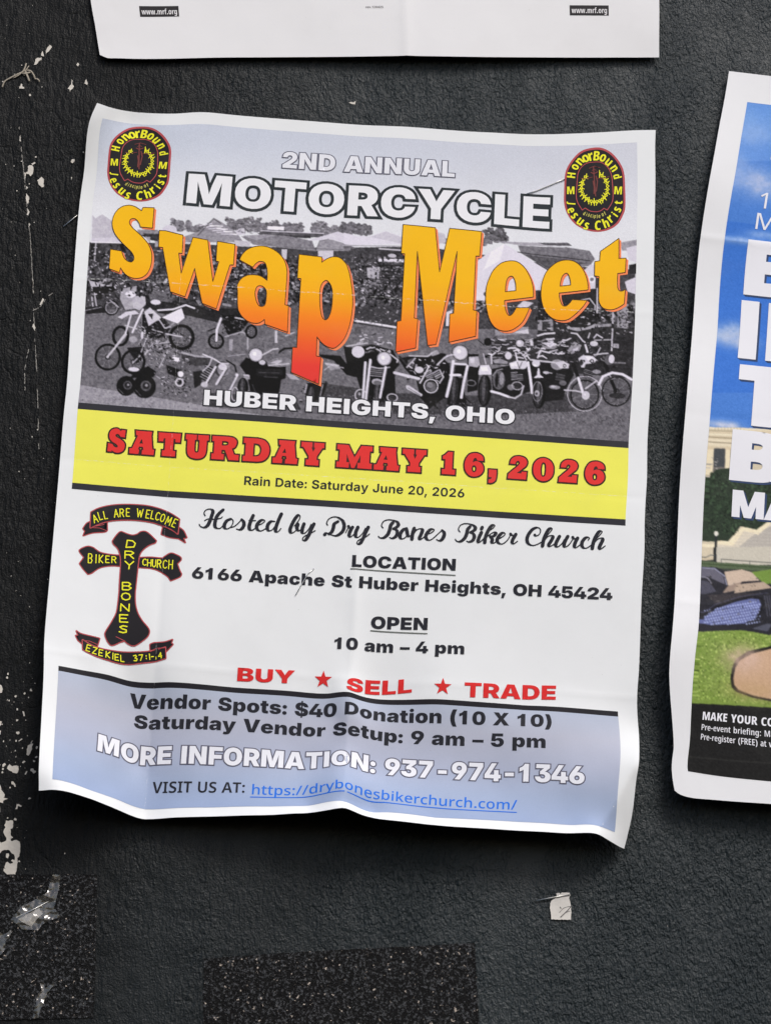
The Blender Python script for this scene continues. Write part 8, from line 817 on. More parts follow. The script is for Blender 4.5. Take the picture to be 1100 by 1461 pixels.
def new_mesh(name, co, faces, mat, parent=None, uv=None, smooth_=True, cols=None):
    """co: (n,3) world metres, faces: (m,k) array or list"""
    me = bpy.data.meshes.new(name)
    org = np.array(parent_origin(parent))
    co = np.asarray(co, float) - org
    F = np.asarray(faces) if not isinstance(faces, list) else None
    if F is not None and F.ndim == 2:
        k = F.shape[1]; m = len(F)
        me.vertices.add(len(co)); me.vertices.foreach_set('co', co.astype(np.float32).ravel())
        me.loops.add(m * k); me.loops.foreach_set('vertex_index', F.astype(np.int32).ravel())
        me.polygons.add(m); me.polygons.foreach_set('loop_start', np.arange(m, dtype=np.int32) * k)
        me.polygons.foreach_set('loop_total', np.full(m, k, np.int32))
        me.update(calc_edges=True)
    else:
        me.from_pydata([tuple(c) for c in co], [], [tuple(f) for f in faces]); me.update()
    if uv is not None:
        lay_ = me.uv_layers.new(name='sheet'); idx = np.zeros(len(me.loops), np.int32)
        me.loops.foreach_get('vertex_index', idx)
        lay_.data.foreach_set('uv', np.asarray(uv, np.float32)[idx].ravel())
    if cols is not None:
        at = me.color_attributes.new('tone', 'FLOAT_COLOR', 'POINT')
        at.data.foreach_set('color', np.c_[cols, np.ones(len(cols))].astype(np.float32).ravel())
    me.polygons.foreach_set('use_smooth', np.full(len(me.polygons), smooth_))
    me.materials.append(mat)
    o = bpy.data.objects.new(name, me); COL.objects.link(o)
    if parent is not None: o.parent = parent
    else: pass
    return o
_org = {}
def parent_origin(p):
    t = np.zeros(3)
    while p is not None:
        t = t + np.array(p.location); p = p.parent
    return t
def thing(name, label, cat, loc, group=None):
    o = bpy.data.objects.new(name, None); COL.objects.link(o); o.location = loc; o.empty_display_size = 0.01
    o['label'] = label; o['category'] = cat
    if group: o['group'] = group
    return o
def tag(o, label, cat, group=None, kind=None):
    o['label'] = label; o['category'] = cat
    if group: o['group'] = group
    if kind: o['kind'] = kind
    return o

def winding(P, A, B):
    """winding number of points P for directed edges A->B"""
    out = np.zeros(len(P), int); ch = max(1, int(3e6 // max(1, len(A))))
    for i in range(0, len(P), ch):
        p = P[i:i + ch]; x = p[:, :1]; y = p[:, 1:]
        up = (A[:, 1] <= y) & (B[:, 1] > y); dn = (A[:, 1] > y) & (B[:, 1] <= y)
        side = (B[:, 0] - A[:, 0]) * (y - A[:, 1]) - (x - A[:, 0]) * (B[:, 1] - A[:, 1])
        out[i:i + ch] = (up & (side > 0)).sum(1) - (dn & (side < 0)).sum(1)
    return out
def fill(contours, lattice=2.0, maxedge=1.6, grid=True):
    """triangles of the nonzero union of contours, fine enough to follow bent paper"""
    V = []; Ed = []; A = []; B = []
    for c in contours:
        c = np.asarray(c, float); pts = []
        for i in range(len(c)):
            a, b = c[i], c[(i + 1) % len(c)]; L = math.hypot(*(b - a)); k = max(1, int(math.ceil(L / maxedge)))
            for j in range(k): pts.append(a + (b - a) * j / k)
        n0 = len(V); n = len(pts); V += pts
        for i in range(n): Ed.append((n0 + i, n0 + (i + 1) % n))
        A.append(c); B.append(np.roll(c, -1, axis=0))
    A = np.concatenate(A); B = np.concatenate(B)
    P = np.array(V); lo = P.min(0); hi = P.max(0)
    if grid:
        gx = np.arange(lo[0] + lattice * .53, hi[0], lattice); gy = np.arange(lo[1] + lattice * .47, hi[1], lattice)
        if len(gx) and len(gy):
            g = np.array([(x + 0.013 * ((i * 7 + j * 3) % 11), y + 0.017 * ((i * 5 + j) % 7)) for i, x in enumerate(gx) for j, y in enumerate(gy)])
            g = g[winding(g, A, B) != 0]
            V += [p for p in g]
    r = delaunay_2d_cdt([Vector((float(p[0]), float(p[1]))) for p in V], Ed, [], 0, 1e-5)
    vs = np.array([(v[0], v[1]) for v in r[0]]); T = np.array([f for f in r[2] if len(f) == 3])
    cen = vs[T].mean(1); T = T[winding(cen, A, B) != 0]
    a, b, c = vs[T[:, 0]], vs[T[:, 1]], vs[T[:, 2]]
    s = (b[:, 0] - a[:, 0]) * (c[:, 1] - a[:, 1]) - (b[:, 1] - a[:, 1]) * (c[:, 0] - a[:, 0])
    T = T[np.abs(s) > 1e-7]; s = s[np.abs(s) > 1e-7]
    T[s > 0] = T[s > 0][:, ::-1]           # v runs down: face the viewer
    used = np.unique(T); re = np.zeros(len(vs), int); re[used] = np.arange(len(used))
    return vs[used], re[T]
def lay(name, contours, mat, parent, sheet, lift, lattice=2.0):
    vs, T = fill(contours, lattice)
    return new_mesh(name, sheet.at(vs, lift), T, mat, parent, uv=vs)
def grid_uv(u0, v0, u1, v1, nu, nv):
    u = np.linspace(u0, u1, nu + 1); v = np.linspace(v0, v1, nv + 1)
    UV = np.stack(np.meshgrid(u, v), -1).reshape(-1, 2)
    i = np.arange(nv)[:, None] * (nu + 1) + np.arange(nu)[None]
    F = np.stack([i, i + nu + 1, i + nu + 2, i + 1], -1).reshape(-1, 4)
    return UV, F
def panel(name, u0, v0, u1, v1, mat, parent, sheet, lift, step=1.3):
    UV, F = grid_uv(u0, v0, u1, v1, max(1, int((u1 - u0) / step)), max(1, int(math.ceil((v1 - v0) / step))))
    return new_mesh(name, sheet.at(UV, lift), F, mat, parent, uv=UV)
def paper(name, w, h, mat, parent, sheet, step=1.1, thick=0.13, u0=0.0, v0=0.0):
    nu, nv = int((w - u0) / step), int((h - v0) / step)
    UV, F = grid_uv(u0, v0, w, h, nu, nv)
    a = sheet.at(UV); b = sheet.at(UV, -thick); n = len(a)
    ring = list(range(nu + 1)) + [k * (nu + 1) + nu for k in range(1, nv + 1)] + [nv * (nu + 1) + k for k in range(nu - 1, -1, -1)] + [k * (nu + 1) for k in range(nv - 1, 0, -1)]
    R = np.array(ring); R2 = np.roll(R, -1)
    m = len(R); k = np.arange(m); k2 = np.roll(k, -1)      # the cut edge has its own vertices, so the face stays flat to the rim
    side = 2 * n + np.stack([k, k2, k2 + m, k + m], -1)
    FF = np.concatenate([F, F[:, ::-1] + n, side])
    return new_mesh(name, np.r_[a, b, a[R], b[R]], FF, mat, parent, uv=np.r_[UV, UV, UV[R], UV[R]])

# ------------------------------------------------------------------ materials
def mat_new(name):
    m = bpy.data.materials.new(name); m.use_nodes = True
    return m, m.node_tree, m.node_tree.nodes['Principled BSDF']
def N_(t, kind, **kw):
    n = t.nodes.new(kind)
    for k, v in kw.items(): setattr(n, k, v)
    return n
def math_(t, op, a, b=None, c=None, clamp=False):
    n = N_(t, 'ShaderNodeMath', operation=op); n.use_clamp = clamp
    for i, x in enumerate((a, b, c)):
        if x is None: continue
        if isinstance(x, (int, float)): n.inputs[i].default_value = x
        else: t.links.new(x, n.inputs[i])
    return n.outputs[0]
def mix_(t, f, a, b, blend='MIX'):
    n = N_(t, 'ShaderNodeMix', data_type='RGBA', blend_type=blend)
    for i, x in ((0, f), (6, a), (7, b)):
        if isinstance(x, (int, float)): n.inputs[i].default_value = x
        elif isinstance(x, tuple): n.inputs[i].default_value = x
        else: t.links.new(x, n.inputs[i])
    return n.outputs[2]
def noise_(t, vec, scale, detail=2.0, rough=0.5):
    n = N_(t, 'ShaderNodeTexNoise'); n.inputs['Scale'].default_value = scale; n.inputs['Detail'].default_value = detail; n.inputs['Roughness'].default_value = rough
    t.links.new(vec, n.inputs['Vector']); return n.outputs['Fac']
def ramp_(t, fac, stops, interp='LINEAR'):
    n = N_(t, 'ShaderNodeValToRGB'); n.color_ramp.interpolation = interp
    e = n.color_ramp.elements
    while len(e) < len(stops): e.new(0.5)
    for el, (p, c) in zip(e, stops): el.position = p; el.color = c
    t.links.new(fac, n.inputs[0]); return n.outputs[0]
def printed(name, col=None, grad=None, attr=None, folds_v=(), folds_u=(), rough=0.6, mottle=0.06, spec=0.10, wear=1.0):
    """ink (or bare) paper: flat colour, a printed gradient down the sheet, or the tones of a photo print; worn white along the folds"""
    m, t, b = mat_new(name)
    uvn = N_(t, 'ShaderNodeUVMap', uv_map='sheet'); uv = uvn.outputs[0]
    sep = N_(t, 'ShaderNodeSeparateXYZ'); t.links.new(uv, sep.inputs[0]); u, v = sep.outputs[0], sep.outputs[1]
    if attr:
        a = N_(t, 'ShaderNodeVertexColor', layer_name=attr); c = a.outputs[0]
    elif grad:
        v0, v1, stops = grad
        f = math_(t, 'DIVIDE', math_(t, 'SUBTRACT', v, v0), v1 - v0, clamp=True)
        c = ramp_(t, f, stops)
    else:
        r = N_(t, 'ShaderNodeRGB'); r.outputs[0].default_value = col; c = r.outputs[0]
    # toner mottle and paper grain
    g = math_(t, 'ADD', math_(t, 'MULTIPLY', noise_(t, uv, 1.6, 3, 0.7), 0.7), math_(t, 'MULTIPLY', noise_(t, uv, 0.12, 3), 0.5))
    g = math_(t, 'MULTIPLY_ADD', math_(t, 'SUBTRACT', g, 0.6), mottle * 2.2, 1.0)
    comb = N_(t, 'ShaderNodeCombineColor'); [t.links.new(g, comb.inputs[i]) for i in range(3)]
    c = mix_(t, 1.0, c, comb.outputs[0], 'MULTIPLY')
    if wear and (folds_v or folds_u):
        tot = None
        wob = math_(t, 'MULTIPLY', math_(t, 'SUBTRACT', noise_(t, uv, 0.25, 2), 0.5), 1.1)
        for k, (src, f, w_) in enumerate([(v, f, w_) for f, w_ in folds_v] + [(u, f, w_) for f, w_ in folds_u]):
            d = math_(t, 'ABSOLUTE', math_(t, 'ADD', math_(t, 'SUBTRACT', src, f), wob))
            e = math_(t, 'SUBTRACT', 1.0, math_(t, 'DIVIDE', d, w_), clamp=True)
            tot = e if tot is None else math_(t, 'MAXIMUM', tot, e)
        breaks = math_(t, 'MULTIPLY', math_(t, 'SUBTRACT', noise_(t, uv, 0.55, 4, 0.75), 0.47), 6.0, clamp=True)
        msk = math_(t, 'MULTIPLY', math_(t, 'MULTIPLY', tot, breaks), 0.8 * wear, clamp=True)
        c = mix_(t, msk, c, (PAPER, PAPER, PAPER, 1))
    soil = math_(t, 'MULTIPLY', math_(t, 'SUBTRACT', noise_(t, uv, 0.035, 5, 0.68), 0.52), 2.2, clamp=True)
    c = mix_(t, math_(t, 'MULTIPLY', soil, 0.10), c, (0.36, 0.34, 0.31, 1))
    spk = math_(t, 'MULTIPLY', math_(t, 'SUBTRACT', noise_(t, uv, 1.3, 1), 0.80), 26.0, clamp=True)
    c = mix_(t, math_(t, 'MULTIPLY', spk, 0.5), c, (0.16, 0.13, 0.11, 1))
    t.links.new(c, b.inputs['Base Color'])
    b.inputs['Roughness'].default_value = rough; b.inputs['Specular IOR Level'].default_value = spec
    bp = N_(t, 'ShaderNodeBump'); bp.inputs['Strength'].default_value = 0.22; bp.inputs['Distance'].default_value = 0.00012
    hh = math_(t, 'ADD', noise_(t, uv, 2.2, 4, 0.65), math_(t, 'MULTIPLY', noise_(t, uv, 0.09, 3), 3.0))
    t.links.new(hh, bp.inputs['Height']); t.links.new(bp.outputs[0], b.inputs['Normal'])
    return m
FV = ((74.8, 0.3), (148.6, 0.16)); FU = ((40.5, 0.09),)
def pm(name, *rgb, **kw): return printed(name, ink_rgb(*rgb), folds_v=FV, folds_u=FU, **kw)
M_paper = printed('flyer paper', (PAPER * .965, PAPER * .985, PAPER * 1.0, 1), mottle=0.03)
M_black = pm('black toner', 34, 33, 38); M_dark = pm('dark toner', 46, 46, 52)
M_text = pm('text toner', 38, 39, 46)
M_white = pm('white of the title', 228, 228, 232, mottle=.03, wear=0)
M_white2 = pm('white of the small title', 222, 223, 230, mottle=.03, wear=0)
M_titleout = pm('title outline', 44, 50, 54)
M_thin = pm('thin grey outline', 92, 92, 108)
M_yellow = pm('yellow band', 229, 226, 92); M_red = pm('red date', 216, 52, 50); M_redtext = pm('red text', 208, 44, 44)
M_swapline = pm('brown line', 84, 60, 34); M_swapshadow = pm('salmon shadow', 243, 132, 84)
M_swap = printed('amber to red', grad=(38, 116, [(0.0, ink_rgb(246, 184, 24)), (0.36, ink_rgb(245, 178, 20)), (0.48, ink_rgb(243, 166, 20)), (0.60, ink_rgb(238, 130, 30)), (0.74, ink_rgb(230, 92, 40)), (0.86, ink_rgb(222, 60, 50)), (1.0, ink_rgb(216, 52, 50))]), folds_v=FV, folds_u=FU)
M_info = printed('lavender to blue panel', grad=(230, 276, [(0.0, ink_rgb(172, 181, 199)), (0.25, ink_rgb(175, 178, 193)), (0.5, ink_rgb(167, 173, 193)), (0.75, ink_rgb(154, 167, 193)), (1.0, ink_rgb(144, 160, 192))]), folds_v=FV, folds_u=FU, mottle=.08)
M_photo = printed('photo print', attr='tone', folds_v=FV, folds_u=FU, mottle=.05)
M_lemon = pm('emblem lemon', 232, 228, 48); M_lemon2 = pm('pale lemon', 198, 192, 96); M_embred = pm('emblem dull red', 176, 78, 82)
M_embblack = pm('emblem black', 34, 32, 36); M_crucif = pm('emblem brown', 118, 62, 60)
M_link = pm('link blue', 30, 104, 206, wear=0)
M_dateline = pm('date outline', 58, 40, 38)
M_rule = pm('grey rule', 108, 112, 108)

# right flyer inks
R_white = printed('slogan white', ink_rgb(226, 226, 232), mottle=.03); R_shadow = printed('slogan shadow', ink_rgb(54, 70, 104))
R_photo = printed('rally photo print', attr='tone', mottle=.05); R_paper = printed('rally flyer paper', (PAPER * .97, PAPER * .975, PAPER, 1), mottle=.03)
T_paper = printed('notice paper', (PAPER * .96, PAPER * .955, PAPER * .97, 1), mottle=.03); T_black = printed('notice black', ink_rgb(46, 44, 46)); T_grey = printed('notice grey', ink_rgb(120, 118, 120)); T_white = printed('notice white', ink_rgb(222, 220, 222)); T_faint = printed('faint rule', ink_rgb(219, 217, 219))

def plain(name, rgb, rough=0.5, metal=0.0, spec=0.5, bump=None, scale=900):
    m, t, b = mat_new(name); tc = N_(t, 'ShaderNodeTexCoord'); o = tc.outputs['Object']
    n = noise_(t, o, scale, 4, 0.6)
    c = mix_(t, n, tuple(x * 0.86 for x in rgb[:3]) + (1,), tuple(min(1, x * 1.1) for x in rgb[:3]) + (1,))
    t.links.new(c, b.inputs['Base Color']); b.inputs['Roughness'].default_value = rough; b.inputs['Metallic'].default_value = metal; b.inputs['Specular IOR Level'].default_value = spec
    if bump:
        bp = N_(t, 'ShaderNodeBump'); bp.inputs['Strength'].default_value = bump[0]; bp.inputs['Distance'].default_value = bump[1]
        t.links.new(n, bp.inputs['Height']); t.links.new(bp.outputs[0], b.inputs['Normal'])
    return m
M_chip = plain('bare primer', (0.62, 0.58, 0.52, 1), 0.75, bump=(0.5, 0.0004), scale=500)
M_scrape = plain('scraped primer', (0.30, 0.285, 0.26, 1), 0.8)
M_steel = plain('staple steel', (0.62, 0.62, 0.60, 1), 0.3, 1.0)
M_scrap = plain('cream paper', (0.66, 0.63, 0.59, 1), 0.65, bump=(0.4, 0.0003), scale=300)
M_fibre = plain('torn paper fibre', (0.34, 0.30, 0.24, 1), 0.8)
M_pen = plain('black pen', (0.03, 0.03, 0.035, 1), 0.5)

def wall_material():
    m, t, b = mat_new('black wall paint'); tc = N_(t, 'ShaderNodeTexCoord'); o = tc.outputs['Object']
    sep = N_(t, 'ShaderNodeSeparateXYZ'); t.links.new(o, sep.inputs[0]); X, Z = sep.outputs[0], sep.outputs[2]
    # brushed, drawn out vertically on the left; orange peel on the right
    mp = N_(t, 'ShaderNodeMapping'); mp.inputs['Scale'].default_value = (1, 1, 0.36); t.links.new(o, mp.inputs[0])
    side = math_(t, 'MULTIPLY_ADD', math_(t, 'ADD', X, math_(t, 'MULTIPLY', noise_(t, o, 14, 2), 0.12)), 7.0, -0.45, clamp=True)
    dist = N_(t, 'ShaderNodeVectorMath', operation='SCALE'); dn = N_(t, 'ShaderNodeTexNoise'); dn.inputs['Scale'].default_value = 420; t.links.new(o, dn.inputs['Vector'])
    dist.inputs['Scale'].default_value = 0.0013; t.links.new(dn.outputs['Color'], dist.inputs[0])
    add = N_(t, 'ShaderNodeVectorMath', operation='ADD'); t.links.new(o, add.inputs[0]); t.links.new(dist.outputs[0], add.inputs[1])
    mp2 = N_(t, 'ShaderNodeMapping'); mp2.inputs['Scale'].default_value = (1, 1, 0.55); t.links.new(add.outputs[0], mp2.inputs[0])
    peel = math_(t, 'ADD', noise_(t, mp2.outputs[0], 1150, 3, 0.55), math_(t, 'MULTIPLY', noise_(t, mp2.outputs[0], 520, 2), 0.9))
    drag = math_(t, 'ADD', noise_(t, mp.outputs[0], 640, 3, 0.6), math_(t, 'MULTIPLY', noise_(t, mp.outputs[0], 260, 2), 0.6))
    h = N_(t, 'ShaderNodeMix', data_type='FLOAT'); t.links.new(side, h.inputs[0]); t.links.new(math_(t, 'MULTIPLY', drag, 0.75), h.inputs[2]); t.links.new(peel, h.inputs[3])
    patch = math_(t, 'MULTIPLY_ADD', math_(t, 'SUBTRACT', noise_(t, mp.outputs[0], 26, 3, 0.6), 0.36), 2.6, 0.35, clamp=True)
    hh = math_(t, 'ADD', math_(t, 'MULTIPLY', h.outputs[0], patch), math_(t, 'MULTIPLY', noise_(t, o, 1500, 2), 0.16))
    vo = N_(t, 'ShaderNodeTexVoronoi', feature='DISTANCE_TO_EDGE'); vo.inputs['Scale'].default_value = 210; t.links.new(mp2.outputs[0], vo.inputs['Vector'])
    crack = math_(t, 'MULTIPLY', math_(t, 'SUBTRACT', 1.0, math_(t, 'MULTIPLY', vo.outputs['Distance'], 12.0), clamp=True), math_(t, 'MULTIPLY', math_(t, 'SUBTRACT', noise_(t, o, 60, 3), 0.5), 7.0, clamp=True))
    hh = math_(t, 'SUBTRACT', hh, math_(t, 'MULTIPLY', crack, 0.10))
    hh = math_(t, 'ADD', hh, math_(t, 'MULTIPLY', noise_(t, o, 45, 2), 0.6))
    bp = N_(t, 'ShaderNodeBump'); bp.inputs['Strength'].default_value = 1.0; bp.inputs['Distance'].default_value = 0.00125
    t.links.new(hh, bp.inputs['Height']); t.links.new(bp.outputs[0], b.inputs['Normal'])
    base = mix_(t, side, (0.0065, 0.007, 0.0074, 1), (0.0115, 0.0172, 0.0200, 1))  # left side darkened in colour to stand in for the reflected light it lacks
    dust = math_(t, 'MULTIPLY', math_(t, 'SUBTRACT', noise_(t, o, 2600, 2), 0.66), 5.0, clamp=True)
    base = mix_(t, math_(t, 'MULTIPLY', dust, 0.22), base, (0.26, 0.25, 0.24, 1))
    t.links.new(base, b.inputs['Base Color'])
    r = math_(t, 'MULTIPLY_ADD', noise_(t, o, 90, 3), 0.2, 0.30); t.links.new(r, b.inputs['Roughness'])
    t.links.new(math_(t, 'MULTIPLY_ADD', side, 0.20, 0.10), b.inputs['Specular IOR Level'])  # gloss cut on the left too, imitating the same missing reflection
    return m
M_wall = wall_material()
def grit_material():
    m, t, b = mat_new('gritty black strip'); tc = N_(t, 'ShaderNodeTexCoord'); o = tc.outputs['Object']
    v = N_(t, 'ShaderNodeTexVoronoi'); v.inputs['Scale'].default_value = 900; t.links.new(o, v.inputs['Vector'])
    n = noise_(t, o, 1150, 4, 0.7)
    s = math_(t, 'MULTIPLY', math_(t, 'SUBTRACT', n, 0.52), 8.0, clamp=True)
    c = mix_(t, s, (0.0012, 0.0012, 0.0014, 1), (0.07, 0.073, 0.079, 1))
    sp = math_(t, 'MULTIPLY', math_(t, 'SUBTRACT', noise_(t, o, 760, 2), 0.68), 16.0, clamp=True)
    c = mix_(t, sp, c, (0.50, 0.43, 0.37, 1))
    t.links.new(c, b.inputs['Base Color']); b.inputs['Roughness'].default_value = 0.5; b.inputs['Specular IOR Level'].default_value = 0.12
    bp = N_(t, 'ShaderNodeBump'); bp.inputs['Strength'].default_value = 0.7; bp.inputs['Distance'].default_value = 0.0008
    t.links.new(n, bp.inputs['Height']); t.links.new(bp.outputs[0], b.inputs['Normal'])
    return m
M_grit = grit_material()
def clear_material():
    m, t, b = mat_new('clear tape'); tc = N_(t, 'ShaderNodeTexCoord')
    b.inputs['Base Color'].default_value = (0.10, 0.095, 0.085, 1); b.inputs['Roughness'].default_value = 0.08; b.inputs['IOR'].default_value = 2.3
    b.inputs['Alpha'].default_value = 0.42; b.inputs['Specular IOR Level'].default_value = 0.6
    bp = N_(t, 'ShaderNodeBump'); bp.inputs['Strength'].default_value = 0.9; bp.inputs['Distance'].default_value = 0.0025
    t.links.new(noise_(t, tc.outputs['Object'], 190, 2), bp.inputs['Height']); t.links.new(bp.outputs[0], b.inputs['Normal'])
    return m
M_clear = clear_material()

# ------------------------------------------------------------------ the wall
rng = np.random.default_rng(3)
def vnoise(x, y, f, seed):
    x = x * f; y = y * f; xi = np.floor(x).astype(int); yi = np.floor(y).astype(int); fx = x - xi; fy = y - yi
    fx = fx * fx * (3 - 2 * fx); fy = fy * fy * (3 - 2 * fy)
    def hsh(i, j):
        n = (i * 374761393 + j * 668265263 + seed * 974711) & 0x7fffffff
        n = ((n ^ (n >> 13)) * 1274126177) & 0x7fffffff
        return ((n ^ (n >> 16)) & 0xffff) / 65535.0
    return (hsh(xi, yi) * (1 - fx) + hsh(xi + 1, yi) * fx) * (1 - fy) + (hsh(xi, yi + 1) * (1 - fx) + hsh(xi + 1, yi + 1) * fx) * fy
UV, F = grid_uv(-380, -460, 620, 720, 400, 472)
zz = 0.22 * (vnoise(UV[:, 0], UV[:, 1], 0.12, 1) - .5) + 0.16 * (vnoise(UV[:, 0], UV[:, 1], 0.3, 2) - .5)
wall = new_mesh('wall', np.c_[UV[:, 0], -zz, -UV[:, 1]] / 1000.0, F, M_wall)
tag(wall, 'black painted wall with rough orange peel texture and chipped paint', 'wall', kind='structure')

def flat(name, polys, mat, parent, y, thick=0.0, lattice=6.0, bend=None):
    """flat pieces on the wall (wall millimetres), y mm out of it"""
    vs, T = fill([np.asarray(p, float) for p in polys], lattice, 4.0)
    z = np.full(len(vs), float(y))
    if bend is not None: z = z + bend(vs)
    co = np.c_[vs[:, 0], -z, -vs[:, 1]] / 1000.0
    if thick:
        n = len(vs); e = {}
        for t_ in T:
            for i in range(3):
                a, b_ = int(t_[i]), int(t_[(i + 1) % 3]); e[(a, b_)] = 1
        rim = [(a, b_) for (a, b_) in e if (b_, a) not in e]
        co2 = co.copy(); co2[:, 1] += thick / 1000.0
        faces = [tuple(int(k) for k in f) for f in T] + [tuple(int(k) + n for k in f[::-1]) for f in T] + [(b_, a, a + n, b_ + n) for a, b_ in rim]
        return new_mesh(name, np.r_[co, co2], faces, mat, parent, smooth_=False)
    return new_mesh(name, co, T, mat, parent)
def rag(poly, seed, amp=0.16, step=0.55):
    r = random.Random(seed); out = []
    P = [np.array(p) for p in poly]
    for i, a in enumerate(P):
        b_ = P[(i + 1) % len(P)]; k = max(1, int(math.hypot(*(b_ - a)) / step))
        for j in range(k):
            q = a + (b_ - a) * j / k; out.append(q + np.array((r.uniform(-amp, amp), r.uniform(-amp, amp))))
    return np.array(out)
for i, p in enumerate(CHIPS):
    big = abs(area(p))
    flat('paint_chip', [ccw(rag(p, i, 0.05 if big < 3 else 0.13))], M_chip, wall, 0.24, lattice=3)
# tiny flecks of bare primer, uncountable: one part of the wall
fl = []; r = random.Random(9)
def fleck(x, y, s):
    n = r.randint(5, 7); a0 = r.random() * 6
    fl.append(ccw(np.array([(x + s * r.uniform(.5, 1.1) * math.cos(a0 + 6.283 * k / n), y + s * 1.3 * r.uniform(.5, 1.1) * math.sin(a0 + 6.283 * k / n)) for k in range(n)])))
for k in range(80):
    y = r.uniform(-45, 350); x = -41 + 0.107 * (y + 40) + abs(r.gauss(0, 13)); fleck(x, y, r.choice((.10, .12, .14, .2, .28)))
for k in range(34):
    y = r.uniform(225, 275); x = -12 + abs(r.gauss(0, 6)); fleck(x, y, r.choice((.14, .2, .3, .4)))
for k in range(28): fleck(r.uniform(-5, 250), r.uniform(-30, 345), r.uniform(.06, .14))
f_ = flat('primer_flecks', fl, M_chip, wall, 0.245, lattice=50); f_['kind'] = 'stuff'
sc = []
for li, L in enumerate(SCRAPES):
    P = smooth([tuple(p) + (1,) for p in L], 26, False); keep = (0.62, 0.42, 0.28, 0.5, 0.12)[li]; k = 0
    while k < len(P) - 3:
        n = r.randint(2, 6)
        if r.random() < keep:
            seg = P[k:k + n + 1] + np.array([(r.uniform(-.14, .14), r.uniform(-.14, .14)) for _ in P[k:k + n + 1]])
            if len(seg) > 1: sc += stroke(seg, [r.uniform(.1, .34) for _ in seg], caps=False)
        k += n
flat('scrape_mark', sc, M_scrape, wall, 0.235, lattice=50)

